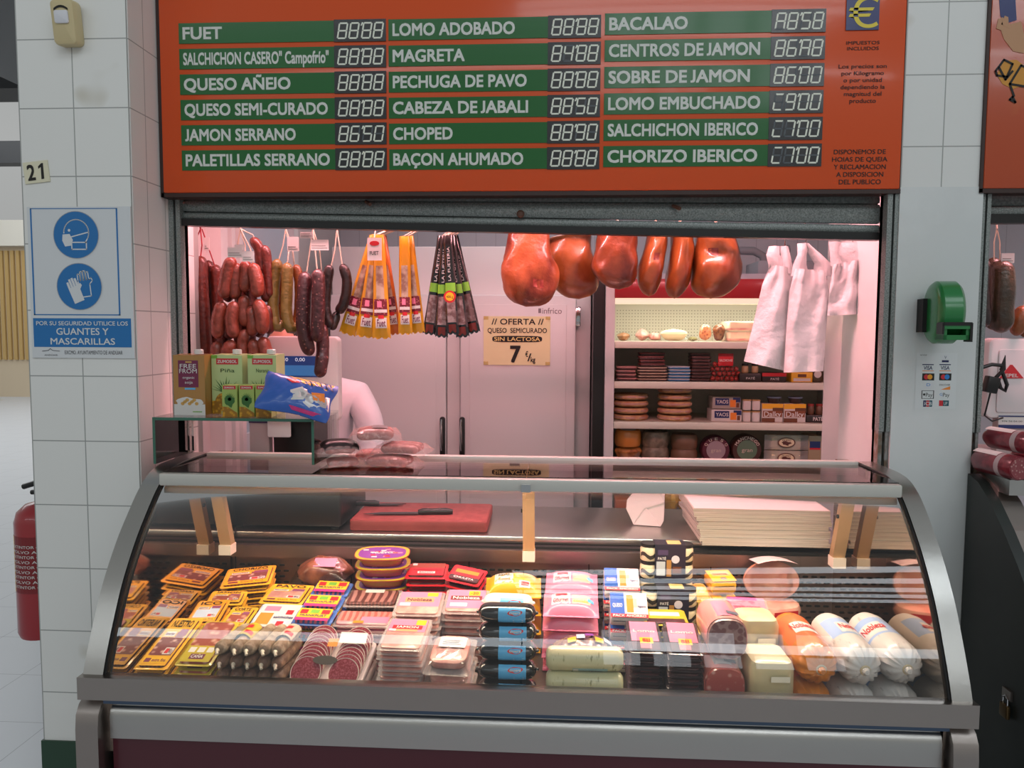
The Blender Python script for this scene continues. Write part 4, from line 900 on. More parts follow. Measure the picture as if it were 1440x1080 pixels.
for a, b, rim, face, s, lab in ((989, 1029, '5a2233', 'a8949a', 'QUESO', 'dark red round cheese standing upright with a white printed face'), (1032, 1074, '4a2a24', '5f7a62', 'MANCHEGO', 'dark brown round cheese standing upright with a green printed face')):
    x, y, z = shelf_at((a+b)/2, 3); r = sx(a, b)/2; t = thing('standing_cheese', lab, 'cheese', (x, y, z+r))
    T_ = Matrix.Rotation(R(90), 4, 'X')
    G().lathe([(0, -.08), (r*.9, -.08), (r, -.065), (r, -.015), (r*.93, 0), (0, 0)], 36, T=T_).build('rind', M2(rim), t)
    blob(G(), 0, 0, r*.66, r*.66, 0, -.0012, 32).build('face_label', M2(face), t)
    g = G()
    for k, ch in enumerate(s):
        A = R(150-120*k/(len(s)-1)); g.text(ch, (lambda u, v, A=A: (r*.8*math.cos(A)+(u-.5)*r*.2*math.sin(A)+(v-.5)*r*.2*math.cos(A), -.0012, r*.8*math.sin(A)-(u-.5)*r*.2*math.cos(A)+(v-.5)*r*.2*math.sin(A))), 0, .02)
    g.text('gran', (lambda u, v: ((u-.5)*r*.7, -.002, (v-.5)*r*.25)), 0).build('lettering', M2('d8c8b8'), t)
for i, (z0, lab) in enumerate(((0, 'lower one of two vacuum packs of sliced cheese with an oval emblem'), (.078, 'upper vacuum pack of sliced cheese with an oval emblem'))):
    x, y, z = shelf_at(1108, 3); w_ = sx(1078, 1138); t = thing('cheese_pack', lab, 'cheese pack', (x, y, z+z0), (0, 0, 0), 'vacuum packs of cheese')
    G().slab(0, .04, .0, w_*.68, .08, .07, .006, .004).build('cheese_block', CHEESEW, t)
    G().grid(lambda u, v: (w_*.5*(2*u-1), -.003-.004*math.sin(9*u)*math.sin(7*v), .001+.075*v), 12, 6).build('film_wrap', film_mat('grey_film', 'b9b9b4', .45, .1), t)
    g = blob(G(), 0, .038, w_*.2, .026, 0, -.0085, 28); blob(g, 0, .038, w_*.175, .021, 1, -.0088, 28); blob(g, 0, .034, w_*.1, .01, 0, -.0091, 20, .3); g.build('emblem', [M2('5a2a22'), M2('e3d5b0')], t)
    G().text('QUESO', flat(-w_*.1, .045, w_*.1, .053, -.0092), 0, .02).build('lettering', M2('5a2a22'), t)
box_item('cheese_box', 'narrow box with a blue and red label at the end of the fourth shelf', 'cheese box', 1140, 1158, .15, 3, M2('a59678'), deco=lab_rect([(.1, .6, .9, .82, NAVY), (.1, .54, .9, .6, RED)]))
# bottom of the cabinet
lump('wrapped_sweets', 'golden yellow wrapped sweets in the bottom of the chilled cabinet beside the paper parcel', 'sweets', 938, 962, .12, 4, mat('gold_wrap', 'd8a62c', .25, .3, coat=.5, bump=(60, .5)), Y=YM-.06, dep=.10, z=.7425)
lump('wrapped_sweets', 'crumpled golden wrapped sweets in the bottom of the cabinet next to the paper sheets', 'sweets', 960, 985, .10, 4, mat('gold_wrap', 'd8a62c', .25, .3), Y=YM-.07, dep=.10, seed=4, z=.7425)
box_item('biscuit_box', 'brown orange box behind the white paper parcel', 'box', 868, 890, .09, 4, M2('b4613a'), Y=YM-.08, z=.7405)
lump('sweet_bag', 'bright bag of blue and orange sweets at the end of the cabinet base', 'sweets', 836, 882, .05, 4, mat('sweet_mix', 'd8742a', .4, coat=.5, noise=('voronoi', 60, '2f5bb8', .3, .45)), Y=YM-.17, dep=.08, seed=2, z=.7425)
t = None

# ------------------------------------------------------------------ things on the worktop
WT = .979
# weighing scale: black base, tray, column, white head with a screen
t = thing('weighing_scale', 'black and white weighing scale with a blue screen facing the shopper', 'scale', (0, 0, WT))
xa, xb = at(322, 740, 2.47).x, at(482, 740, 2.47).x
G().slab((xa+xb)/2, 2.62, .012, xb-xa, .34, .12, .012, .006).build('scale_base', BLACK, t)
for fx in (xa+.03, xb-.03):
    for fy in (2.48, 2.76): G().lathe([(.014, 0), (.016, .012), (0, .012)], 12, T=Matrix.Translation((fx, fy, 0))).build('foot', RUBBER, t)
ta, tb = at(334, 690, 2.47).x, at(472, 690, 2.47).x
g = G().slab((ta+tb)/2, 2.61, .150, tb-ta, .30, .018, .02, .006).box((ta+.02, 2.50, .132), (tb-.02, 2.72, .152)); g.build('platter_carrier', BLACK, t)
G().slab((ta+tb)/2, 2.61, .1685, tb-ta-.02, .27, .01, .02, .004).build('platter', STEEL, t)
G().box((tb-.040, 2.4585, .153), (tb-.012, 2.4605, .164)).build('scale_plate_label', PAPER, t)
ha, hb = at(374, 530, 2.60), at(476, 530, 2.60)
zh0, zh1 = at(420, 592, 2.60).z-WT, at(420, 473, 2.60).z-WT
hd = G().slab((ha.x+hb.x)/2, (zh0+zh1)/2, 0, hb.x-ha.x, zh1-zh0, .05, .018, .008, T=Matrix(((1, 0, 0, 0), (0, 0, 1, 2.60), (0, 1, 0, 0), (0, 0, 0, 1)))).build('display_housing', mat('scale_white', 'e6e0df', .35), t)
s0, s1 = at(386, 530, 2.597), at(449, 501, 2.597)
G().box((s0.x, 2.5965, s0.z-WT), (s1.x, 2.599, s1.z-WT)).build('screen', mat('screen_blue', '24407c', .15, emit=.35), hd)
m0, m1 = at(386, 528, 2.596), at(449, 514, 2.596)
G().box((m0.x, 2.5958, m0.z-WT), (m1.x, 2.5964, m1.z-WT)).build('screen_band', mat('screen_cyan', '3f7fc0', .15, emit=.3), hd)
G().text('0,030', flat(s0.x+.006, s1.z-WT-.018, s0.x+.05, s1.z-WT-.006, 2.596), 0).text('0,00', flat(s0.x+.075, s1.z-WT-.018, s0.x+.11, s1.z-WT-.006, 2.596), 0).build('lettering', mat('screen_text', 'dfe9f5', .3, emit=.5), hd)
c0, c1 = at(344, 600, 2.62), at(372, 600, 2.62)
G().box((c0.x, 2.66, .13), (c1.x, 2.70, zh0+.06), bev=.004).build('column', mat('scale_grey', 'b4a5a3', .4), t)
G().box((c0.x, 2.657, zh0-.016), (c1.x, 2.66, zh0-.002)).build('column_band', mat('band_purple', '3a2450', .4), t)
u0, u1 = at(379, 645, 2.62), at(437, 592, 2.62)
G().box((u0.x, 2.66, .13), (u1.x, 2.72, u1.z-WT), bev=.004).build('printer_back', BLACK, t)
v0, v1 = at(373, 616, 2.61), at(405, 588, 2.61)
G().slab((v0.x+v1.x)/2, (v0.z+v1.z)/2-WT, 0, v1.x-v0.x, v1.z-v0.z, .012, .006, .003, T=Matrix(((1, 0, 0, 0), (0, 0, 1, 2.63), (0, 1, 0, 0), (0, 0, 0, 1)))).build('paper_hatch', mat('scale_white', 'e6e0df', .35), t)
# cutting board and knives
ba, bb = at(490, 750, 2.45), at(684, 750, 2.45)
t = thing('cutting_board', 'thick red brown cutting board on the steel worktop', 'cutting board', ((ba.x+bb.x)/2, 2.59, WT), (0, 0, R(.6)))
bw = bb.x-ba.x; BZ = .036
G().slab(0, 0, 0, bw, .27, BZ, .012, .005).build('board', mat('board_red', '8f3f3c', .55, noise=('noise', 9, '7d3532', .4, .6)), t)
G().slab(0, 0, BZ, bw-.01, .26, .0006, .012, .0002).build('cut_surface', mat('board_red_worn', '9a4d49', .6, noise=('noise', 40, '8a403d', .4, .6)), t)
def knife(lab, p, yaw, L, wd, hl):
    t = thing('knife', lab, 'knife', p, (0, 0, R(yaw)), 'knives on the cutting board')
    g = G().prism([(0, -wd*.5), (0, wd*.45), (-L*.7, wd*.42), (-L, -wd*.35), (-L*.6, -wd*.5)], lambda x, y: (x, y, .0045), lambda x, y: (x, y, .0065)); g.build('blade', mat('blade_steel', '5d5a5a', .25, 1), t)
    G().tube([(-.004, 0, .008), (.012, 0, .009), (hl*.4, -.002, .0105), (hl*.8, 0, .010), (hl, 0, .009)], [.009, .0125, .0105, .0125, .008], 10).build('handle', BLACK, t)
    G().tube([(hl*.25, 0, .0185), (hl*.25, 0, .0215)], .003, 8).tube([(hl*.6, 0, .0185), (hl*.6, 0, .0225)], .003, 8).build('rivet', CHROME, t)
q = at(588, 722, 2.52); knife('long black handled knife lying across the front of the cutting board', (q.x, 2.545, WT+BZ+.0008), 6, .19, .028, .115)
q = at(528, 717, 2.62); knife('short black handled knife lying behind the long one on the cutting board', (q.x, 2.66, WT+BZ+.0008), 186, .10, .024, .11)
# parcel of folded white paper
q = at(912, 748, 2.60); pw = 52/F_PX*2.6
t = thing('paper_parcel', 'white paper parcel folded round something on the steel worktop', 'paper parcel', (q.x, 2.66, WT), (0, 0, R(-12)))
ph = .125
g = G().prism([(-pw*.30, 0), (pw*.42, 0), (pw*.5, .02), (pw*.5, ph*.82), (pw*.3, ph*.97), (0, ph), (-pw*.3, ph*.9), (-pw*.5, ph*.68), (-pw*.52, ph*.42)], lambda x, z: (x, -.05-.016*(1-z/ph), z), lambda x, z: (x*.92, .06, z*.96)); g.build('wrapped_body', PAPER, t, ang=20)
g = G().prism([(-pw*.30, .001), (pw*.42, .001), (pw*.02, ph*.48)], lambda x, z: (x, -.054-.016*(1-z/ph), z), lambda x, z: (x, -.049-.016*(1-z/ph), z)); g.prism([(-pw*.5, ph*.45), (-pw*.31, .002), (-.005, ph*.47), (pw*.5, ph*.66), (pw*.3, ph*.95), (-pw*.3, ph*.88)], lambda x, z: (x, -.053-.016*(1-z/ph), z), lambda x, z: (x, -.0485-.016*(1-z/ph), z)); g.build('paper_fold', mat('paper_fold_white', 'dcd8d4', .7), t, ang=20)
# sheets of wrapping paper in reams
xa, xb = at(988, 760, 2.37).x, .868
SHEET = mat('paper_ream', 'c6beb2', .8, noise=('noise', 3, '8f8678', .50, .68, (1, 1, 130)))
first = None; zz = WT; n = 9; Wd = xb-xa
for i in range(n):
    hgt = .0125; sag = i*.0022
    lab = 'topmost ream of white wrapping paper in the stack on the worktop' if i == n-1 else 'ream of white wrapping paper under the top one in the stack on the worktop'
    loc = ((xa+xb)/2+.007*random.uniform(-1, .6), 2.407+.005*random.uniform(-1, 1), zz); zz += hgt+.0006
    t = thing('paper_ream', lab, 'paper', loc, (0, 0, R(random.uniform(-.9, .9))), 'reams of wrapping paper')
    lift = .012*i/n
    g = G()
    def rm(u, v, top):
        x = -Wd/2+Wd*u; y = -.045+.33*v
        e = lift*(1-smoothstep(0, .35, u)); return (x-.03*(1-u)*(i/n)-.02*(1-smoothstep(0, .3, u))*0, y, (hgt if top else 0)+0*e)
    g.grid(lambda u, v: rm(u, v, 1), 8, 4); g.grid(lambda u, v: rm(u, v, 0), 8, 4)
    ring = [(0, 0), (1, 0), (1, 1), (0, 1)]
    for k in range(4):
        (a, b), (c, d) = ring[k], ring[(k+1) % 4]; g.add([rm(a, b, 0), rm(c, d, 0), rm(c, d, 1), rm(a, b, 1)], [(0, 1, 2, 3)])
    g.build('paper_block', SHEET, t)
    G().grid(lambda u, v: (rm(.01+.98*u, .01+.98*v, 1)[0], rm(u, .01+.98*v, 1)[1], hgt+.0002), 2, 2).build('top_sheet', PAPER, t)

# ------------------------------------------------------------------ the stallholder bent behind the scale
t = thing('person', 'person in a white coat working behind the scale, face hidden, dark hair', 'person', (0, 0, 0))
hx = at(406, 490, 3.02); sh = at(495, 545, 3.02)
bx = hx.x+.09
verts = [(bx, 3.12, .92, .15, .115), (bx, 3.12, 1.10, .155, .12), (bx, 3.10, 1.27, .17, .12), (bx, 3.08, 1.385, .13, .10), (hx.x+.02, 3.05, 1.44, .06, .06), (hx.x, 3.02, 1.50, .055, .055),
         (bx+.17, 3.09, 1.375, .075, .075), (bx+.235, 3.06, 1.28, .065, .065), (bx+.245, 3.02, 1.13, .055, .055), (bx+.19, 2.97, 1.08, .045, .045), (bx+.11, 2.94, 1.08, .036, .036),
         (bx-.15, 3.09, 1.375, .075, .075), (bx-.18, 3.07, 1.28, .06, .06), (bx-.17, 3.02, 1.15, .055, .055), (bx-.10, 2.98, 1.08, .045, .045), (bx-.05, 2.95, 1.08, .036, .036),
         (bx+.09, 3.12, .78, .10, .10), (bx+.10, 3.12, .45, .07, .07), (bx+.10, 3.13, .08, .05, .05), (bx-.09, 3.12, .78, .10, .10), (bx-.10, 3.12, .45, .07, .07), (bx-.10, 3.13, .08, .05, .05)]
edges = [(0, 1), (1, 2), (2, 3), (3, 4), (4, 5), (3, 6), (6, 7), (7, 8), (8, 9), (9, 10), (3, 11), (11, 12), (12, 13), (13, 14), (14, 15), (0, 16), (16, 17), (17, 18), (0, 19), (19, 20), (20, 21)]
def skin(nm, verts, edges, m, parent, sub=2, root=0):
    me = bpy.data.meshes.new(nm); me.from_pydata([v[:3] for v in verts], edges, []); o = bpy.data.objects.new(nm, me); C.objects.link(o); o.parent = parent
    md = o.modifiers.new('skin', 'SKIN'); md.use_smooth_shade = True
    for v, d in zip(me.skin_vertices[0].data, verts): v.radius = (d[3], d[4]); v.use_root = False
    me.skin_vertices[0].data[root].use_root = True
    s = o.modifiers.new('sub', 'SUBSURF'); s.levels = sub; s.render_levels = sub; me.materials.append(m); return o
COAT = mat('white_coat', 'e0dde2', .7, bump=(18, .35)); SKIN = mat('skin_tone', 'c68f78', .5, sss=.1)
skin('coat', verts, edges, COAT, t)
G().ball((hx.x, 3.0, 1.585), .074, .095, .112, 20, wob=lambda a, p: 1+.03*math.cos(2*p)).ball((hx.x, 2.905, 1.575), .014, .02, .022, 8).ball((hx.x-.076, 3.0, 1.58), .010, .018, .03, 8).ball((hx.x+.076, 3.0, 1.58), .010, .018, .03, 8).build('head', SKIN, t)
G().ball((hx.x-.028, 2.917, 1.60), .011, .007, .007, 8).ball((hx.x+.028, 2.917, 1.60), .011, .007, .007, 8).build('eye', INK, t)
G().ball((hx.x, 2.915, 1.535), .024, .006, .006, 8).build('mouth', mat('lip', '9a5a50', .5), t)
G().ball((hx.x, 3.025, 1.615), .084, .10, .095, 20, wob=lambda a, p: 1+.02*math.sin(11*a)).build('hair', mat('dark_hair', '1c1614', .6, bump=(90, .5)), t)
for sx_, ox in ((1, bx+.11), (-1, bx-.05)):
    base = Vector((ox, 2.93, 1.08)); hv = [(base.x, base.y+.03, base.z, .026, .02), (base.x, base.y-.02, base.z-.008, .030, .014), (base.x, base.y-.05, base.z-.012, .028, .012)]; he = [(0, 1), (1, 2)]
    for k in range(4):
        fx = base.x+(-.024+.016*k); n0 = len(hv); ln = (.028, .033, .031, .024)[k]
        hv += [(fx, base.y-.066, base.z-.014, .0085, .0085), (fx, base.y-.066-ln, base.z-.026, .008, .008), (fx, base.y-.066-ln*1.5, base.z-.045, .007, .007)]; he += [(2, n0), (n0, n0+1), (n0+1, n0+2)]
    n0 = len(hv); hv += [(base.x-sx_*.034, base.y-.02, base.z-.014, .0095, .0095), (base.x-sx_*.046, base.y-.05, base.z-.028, .008, .008)]; he += [(1, n0), (n0, n0+1)]
    skin('hand', hv, he, SKIN, t, 1)
# ------------------------------------------------------------------ rails the goods hang from
ZR = 2.075
def hrail(lab, Y, xa, xb):
    t = thing('hanging_rail', lab, 'rail', (0, Y, ZR))
    G().tube([(xa, 0, 0), (xb, 0, 0)], .010, 10).build('rail_tube', CHROME, t)
    for x in (xa+.25, (xa+xb)/2, xb-.25): G().tube([(x, 0, .009), (x, 0, 2.785-ZR)], .006, 8).build('rail_hanger', CHROME, t)
hrail('steel rail behind the shutter carrying the strings of sausages', 2.52, -1.15, .30)
hrail('steel rail behind the shutter carrying the hams', 2.78, -.30, 1.05)
hrail('steel rail behind the shutter carrying the white bags', 2.60, .50, 1.05)
def wav(a, i, s): return a+s*math.sin(i*2.4)
def ptsY(L, Y): return [tuple(at(a, b, Y+c)) for a, b, c in L]
CASE = lambda nm, c1, c2, sc=55, k='voronoi', hi=.34, rough=.42: mat(nm, c1, rough, coat=.35, noise=(k, sc, c2, .12, hi), bump=(70, .35))
CHOR = CASE('chorizo_red', '7d3020', '521a10', 60, 'noise', .7); CHOR2 = CASE('chorizo_link_red', '6a2818', '954432', 60, 'noise', .8)
OLIVE = CASE('olive_casing', '6a5622', '8a7036', 40, 'noise', .75); SALCH = CASE('salchichon_dark', '8a5a54', '3c1618', 75, 'voronoi', .26); MORC = CASE('morcilla_black', '1c0f0d', '2e1814', 40, 'noise', .75)
ORNG = CASE('orange_casing', '9a5220', '6e3c16', 40, 'noise', .75)
STRING = mat('string_white', 'd9cdb8', .8); STRRED = mat('string_red', 'a0222c', .7); TAG = mat('price_tag_white', 'e6e2de', .6)
def saus(g, pts, r, ends=True):
    """a sausage along pts: round tube that closes in a dome at both ends"""
    P = curve3(pts, 40); L = sum((P[i+1]-P[i]).length for i in range(40)); s_ = 0; Q, rs = [], []
    for i in range(41):
        if i: s_ += (P[i]-P[i-1]).length
        e = min(s_, L-s_)/(r*1.25)
        if 6 < i < 34 and i % 3: continue
        Q.append(P[i]); rs.append(r*max(.16, (1-(1-min(1, e))**2)**.5)*(1+.03*math.sin(7*s_/r*.35+r*900)))
    g.tube(Q, rs, 12)
def curve3(pts, n):
    pts = [Vector(p) for p in pts]
    if len(pts) == 2: return [pts[0].lerp(pts[1], i/n) for i in range(n+1)]
    out = []
    for i in range(n+1):
        t = i/n*(len(pts)-1); k = min(int(t), len(pts)-2); f = t-k
        p0, p1, p2, p3 = pts[max(k-1, 0)], pts[k], pts[k+1], pts[min(k+2, len(pts)-1)]
        out.append(.5*(2*p1+(p2-p0)*f+(2*p0-5*p1+4*p2-p3)*f*f+(3*p1-p0-3*p2+p3)*f**3))
    return out
def bunch(lab, cat, sausages, strings, Y, tags=(), strm=STRING, group=None, nm='sausage_string'):
    t = thing(nm, lab, cat, (0, 0, 0), (0, 0, 0), group)
    for m, r, L in sausages: g = G(); saus(g, ptsY(L, Y), r); g.build('sausage', m, t)
    g = G()
    for L in strings:
        P = ptsY(L, Y); g.tube(P, .0022, 6)
    top = at(strings[0][0][0], strings[0][0][1], Y); g.tube([top, (top.x, 2.52, ZR-.008)], .003, 6); g.build('string', strm, t)
    for (a, b, c, d, dy) in tags:
        f0, f1 = at(a, d, Y+dy), at(c, b, Y+dy); g = G().box((f0.x, Y+dy, f0.z), (f1.x, Y+dy+.001, f1.z))
        tg = g.build('price_tag', TAG, t)
        G().box((f0.x+.003, Y+dy-.0006, f0.z+.006), (f1.x-.004, Y+dy-.0002, f0.z+.008)).box((f0.x+.003, Y+dy-.0006, f0.z+.013), (f1.x-.01, Y+dy-.0002, f0.z+.015)).build('tag_print_line', mat('tag_grey', '8d8580', .6), tg)
    return t
bunch('bunch of long smooth dark red chorizos hanging beside the tiled pillar', 'sausages', [
    (CHOR, .0235, [(268, 362, 0), (264, 400, -.01), (261, 460, -.012), (263, 512, 0)]), (CHOR, .0225, [(282, 360, -.02), (284, 410, -.03), (288, 470, -.03), (290, 518, -.02)]),
    (CHOR, .021, [(303, 372, .02), (305, 410, .02), (306, 450, .02), (304, 500, .02)]), (CHOR, .020, [(293, 366, .045), (296, 420, .05), (294, 470, .05), (297, 505, .05)]), (CHOR, .020, [(276, 364, .045), (274, 420, .05), (277, 470, .05), (274, 510, .05)])],
    [[(282, 322, 0), (272, 345, 0), (268, 364, 0)], [(282, 322, 0), (284, 345, -.01), (282, 362, -.02)], [(284, 322, 0), (292, 345, .01), (302, 374, .02)]], 2.545, [(287, 334, 294, 352, -.02)], STRRED)
links = []
for r, L in ((.0225, [(328, 362), (321, 380), (314, 420)]), (.0225, [(313, 424), (307, 450), (306, 476)]), (.022, [(305, 480), (306, 500), (312, 512)]),
             (.022, [(334, 370), (331, 395), (330, 421)]), (.0235, [(331, 424), (326, 450), (331, 476)]), (.023, [(330, 480), (322, 490), (318, 504)]),
             (.021, [(345, 366), (346, 388), (343, 411)]), (.021, [(344, 415), (343, 440), (345, 459)]), (.020, [(345, 463), (341, 485), (344, 510)]),
             (.0225, [(355, 370), (361, 395), (362, 418)]), (.0235, [(361, 421), (369, 446), (368, 470)]), (.022, [(368, 474), (374, 492), (378, 510)]), (.021, [(352, 430), (356, 455), (354, 473)]), (.021, [(354, 477), (358, 492), (356, 510)])):
    links.append((CHOR2, r, [(a, b, -.012 if r > .022 else -.0) for a, b in L]))
for L in ([(353, 335), (364, 350), (368, 385)], [(368, 388), (373, 405), (375, 425)], [(372, 345), (377, 385), (379, 420)], [(376, 428), (379, 450), (378, 470)]): links.append((CHOR, .018, [(a, b, .04) for a, b in L]))
for L in ([(320, 385), (321, 425)], [(338, 400), (339, 440)], [(353, 400), (354, 440)], [(322, 430), (322, 478)], [(338, 445), (337, 485)], [(352, 444), (351, 488)], [(312, 470), (313, 510)], [(328, 482), (328, 515)], [(348, 490), (348, 515)], [(366, 430), (365, 475)]): links.append((CHOR, .020, [(a, b, .045) for a, b in L]))
bunch('big bunch of short red chorizo links tied in chains, with white tags on top', 'sausages', links,
      [[(338, 322, 0), (334, 345, 0), (330, 364, 0)], [(338, 322, 0), (345, 345, 0), (345, 368, 0)], [(338, 322, 0), (355, 330, .03), (360, 340, .04)], [(338, 322, 0), (352, 350, 0), (356, 372, 0)]], 2.45,
      [(320, 348, 341, 362, -.045), (341, 353, 357, 368, -.05), (330, 344, 344, 356, -.04)])
bunch('pair of olive brown sausage loops hanging beside the red chorizo links', 'sausages', [
    (OLIVE, .019, [(391, 364, 0), (386, 395, 0), (384, 435, 0), (390, 460, 0), (399, 452, .01)]), (OLIVE, .019, [(404, 369, -.02), (404, 400, -.02), (403, 440, -.02), (409, 462, -.02), (417, 455, 0)]), (ORNG, .0165, [(416, 372, .02), (421, 400, .02), (420, 440, .02), (414, 460, .01)]), (ORNG, .014, [(394, 370, .04), (398, 410, .04), (396, 450, .03)])],
    [[(402, 322, 0), (398, 345, 0), (392, 366, 0)], [(402, 322, 0), (407, 345, 0), (404, 371, -.02)], [(402, 322, 0), (411, 350, 0), (414, 374, .02)]], 2.50, [(404, 333, 420, 353, -.03)])
bunch('three thick dark flecked salchichon sausages hanging together above the snack bag', 'sausages', [
    (SALCH, .0235, [(430, 382, 0), (427, 420, -.01), (427, 465, -.01), (437, 500, 0)]), (SALCH, .022, [(447, 378, -.02), (448, 410, -.025), (447, 455, -.025), (445, 481, -.02)]), (SALCH, .022, [(452, 455, .035), (454, 490, .03), (452, 512, .02), (449, 531, .015)])],
    [[(440, 322, 0), (436, 350, 0), (431, 384, 0)], [(440, 322, 0), (443, 350, -.01), (446, 380, -.02)], [(440, 322, 0), (449, 350, 0), (452, 380, .02)]], 2.46, [(437, 337, 462, 352, -.05), (422, 326, 440, 335, -.04)])
bunch('thin black blood sausage loop hanging beside the yellow sausage packs', 'sausages', [
    (MORC, .0175, [(464, 372, 0), (460, 400, 0), (458, 435, 0), (466, 462, 0)]), (MORC, .0175, [(481, 371, 0), (488, 395, 0), (484, 425, 0), (474, 440, .005)]), (MORC, .0155, [(466, 464, .0), (471, 450, .015), (474, 438, .02)])],
    [[(474, 322, 0), (471, 350, 0), (466, 374, 0)], [(474, 322, 0), (478, 350, 0), (481, 373, 0)]], 2.52)
# packs hung in a fan
def fan_pack(nm, lab, group, top, bot, wt, wb, Y, mats, deco, thick=.010):
    """a long flat pack from the pixel top to the pixel bot, wt and wb pixels wide"""
    t = thing(nm, lab, 'hanging pack', (0, 0, 0), (0, 0, 0), group)
    A, Bq = at(top[0], top[1], Y), at(bot[0], bot[1], Y); d = (Bq-A); L = d.length; d.normalize(); n = Vector((-d.z, 0, d.x)); k = Y/F_PX
    if n.x < 0: n = -n
    def P(u, v, off=0):
        w_ = (wt+(wb-wt)*v)*k*.5; p = A+d*(L*v)+n*(w_*(2*u-1)); dep = thick*max(0, 1-(2*u-1)**2)**.5*min(1, (1-v)/.12, v/.05+.2)
        return (p.x, p.y-dep+.004*math.sin(14*u+5*v)*.3-off, p.z+.004*math.sin(16*u)*(v > .96))
    G().grid(lambda u, v: P(u, v), 8, 18).grid(lambda u, v: (P(u, v)[0], 2*Y-P(u, v)[1], P(u, v)[2]), 8, 18).build('pack_film', mats[0], t)
    deco(t, P)
    G().tube([A, (A.x*.6+top[2]*.4 if len(top) > 2 else A.x, Y, ZR-.008)], .003, 6).build('hook_string', STRING, t)
    return t
FUETW = mat('fuet_mould_white', 'b9a690', .6, noise=('noise', 40, '8a6a5a', .42, .62)); YFILM = mat('fuet_yellow', 'd0961a', .3, coat=.5); OFILM = mat('fuet_amber', 'c0661c', .3, coat=.5)
SLICE = mat('slice_red', 'b9706a', .4, noise=('voronoi', 120, '6e1a2a', .10, .4))
def strip_patch(P, g, u0, u1, v0, v1, mi, off=.0012, n=8):
    g.grid(lambda u, v: P(u0+(u1-u0)*u, v0+(v1-v0)*v, off), 6, n, mi)
def fuet(t, P):
    g = G(); strip_patch(P, g, .25, .78, .30, .62, 0, .0012); g.build('sausage_in_film', FUETW, t)
    g = G(); strip_patch(P, g, .10, .92, .62, .78, 0, .0016); strip_patch(P, g, .2, .85, .80, .90, 1, .0018); strip_patch(P, g, .35, .7, .775, .81, 2, .0022)
    strip_patch(P, g, .12, .9, .72, .75, 1, .002); strip_patch(P, g, .3, .6, .64, .70, 3, .0021)
    g.build('print_pattern', [SLICE, WHITEP, RED, PINKP], t)
    G().text('Fuet', lambda u, v: P(.28+.5*u, .885-.07*v, .0024), 0, .02).build('lettering', mat('print_wine', '6e1840', .4, coat=.3), t)
k = 0
for top, bot, wb, Y, m, lab in (((527, 332), (488, 470), 24, 2.545, YFILM, 'yellow fuet pack at the outer edge of the fan next to the black blood sausage'), ((530, 330), (513, 474), 26, 2.52, YFILM, 'yellow fuet pack second from the black blood sausage in the hanging fan'),
        ((533, 330), (537, 476), 26, 2.495, YFILM, 'yellow fuet pack in the middle of the hanging fan'), ((536, 332), (556, 470), 18, 2.57, OFILM, 'amber fuet pack showing at the back between the two yellow bundles'),
        ((569, 332), (570, 470), 20, 2.50, YFILM, 'yellow fuet pack in the second bundle, beside the amber pack'), ((574, 332), (588, 468), 20, 2.525, YFILM, 'yellow fuet pack next to the black packs in the second bundle')):
    fan_pack('fuet_pack', lab, 'hanging fuet packs', (*top, 0), bot, 15, wb, Y, [m], fuet)
f0, f1 = at(516, 366, 2.44), at(536, 334, 2.44)
t = thing('fuet_tag', 'white tag with a red emblem tied on the yellow fuet packs', 'tag', (0, 0, 0)); G().box((f0.x, 2.446, f0.z), (f1.x, 2.4475, f1.z)).build('tag_card', TAG, t)
g = blob(G(), (f0.x+f1.x)/2, f1.z-.018, .016, .008, 0, 2.4455); g.build('emblem', RED, t); G().text('FUET', flat(f0.x+.008, f0.z+.018, f1.x-.01, f0.z+.03, 2.4455), 0, .02).build('lettering', INK, t); G().tube([((f0.x+f1.x)/2, 2.447, f1.z), ((f0.x+f1.x)/2, 2.51, ZR-.008)], .002, 6).build('tag_string', STRING, t)
BFILM = mat('fuet_black', '191716', .22, coat=.8); GRAYF = mat('fuet_clear_part', '6a4f4c', .2, coat=.8, noise=('noise', 50, '9a8a86', .45, .6))
LIME = mat('print_lime', '7cc23a', .35, coat=.4)
def fuetb(t, P):
    g = G(); strip_patch(P, g, .14, .86, .60, .88, 0, .0012); g.build('sausage_in_film', GRAYF, t)
    g = G(); strip_patch(P, g, .04, .96, .48, .57, 0, .0016); strip_patch(P, g, .2, .8, .90, .975, 1, .0016); g.build('print_pattern', [LIME, mat('print_brick', '7a2a22', .4, coat=.3)], t)
    G().text('LA FUETERIA', lambda u, v: P(.36+.26*(1-v), .46-.34*u, .0024), 0, .01).build('lettering', PAPER, t)
for top, bot, wb, Y, lab in (((622, 332), (603, 470), 18, 2.53, 'black and lime fuet pack at the edge of its bunch beside the yellow packs'), ((626, 332), (621, 474), 18, 2.507, 'black and lime fuet pack second from the yellow packs'), ((630, 331), (637, 470), 18, 2.484, 'black and lime fuet pack at the front of its bunch with an orange seal'),
        ((634, 331), (651, 474), 19, 2.555, 'black and lime fuet pack behind the one with the orange seal'), ((638, 332), (667, 468), 18, 2.58, 'black and lime fuet pack at the edge of its bunch above the offer poster')):
    tt = fan_pack('black_fuet_pack', lab, 'hanging black fuet packs', (*top, 0), bot, 13, wb, Y, [BFILM], fuetb)
    if 'front' in lab:
        q = at(632, 417, 2.44); blob(blob(G(), q.x, q.z, .020, .020, 0, 2.4475, 24), q.x, q.z, .014, .014, 1, 2.447, 20).text('400 g', flat(q.x-.011, q.z-.004, q.x+.011, q.z+.004, 2.4465), 2).build('price_seal', [RED, YELLOW, INK], tt)

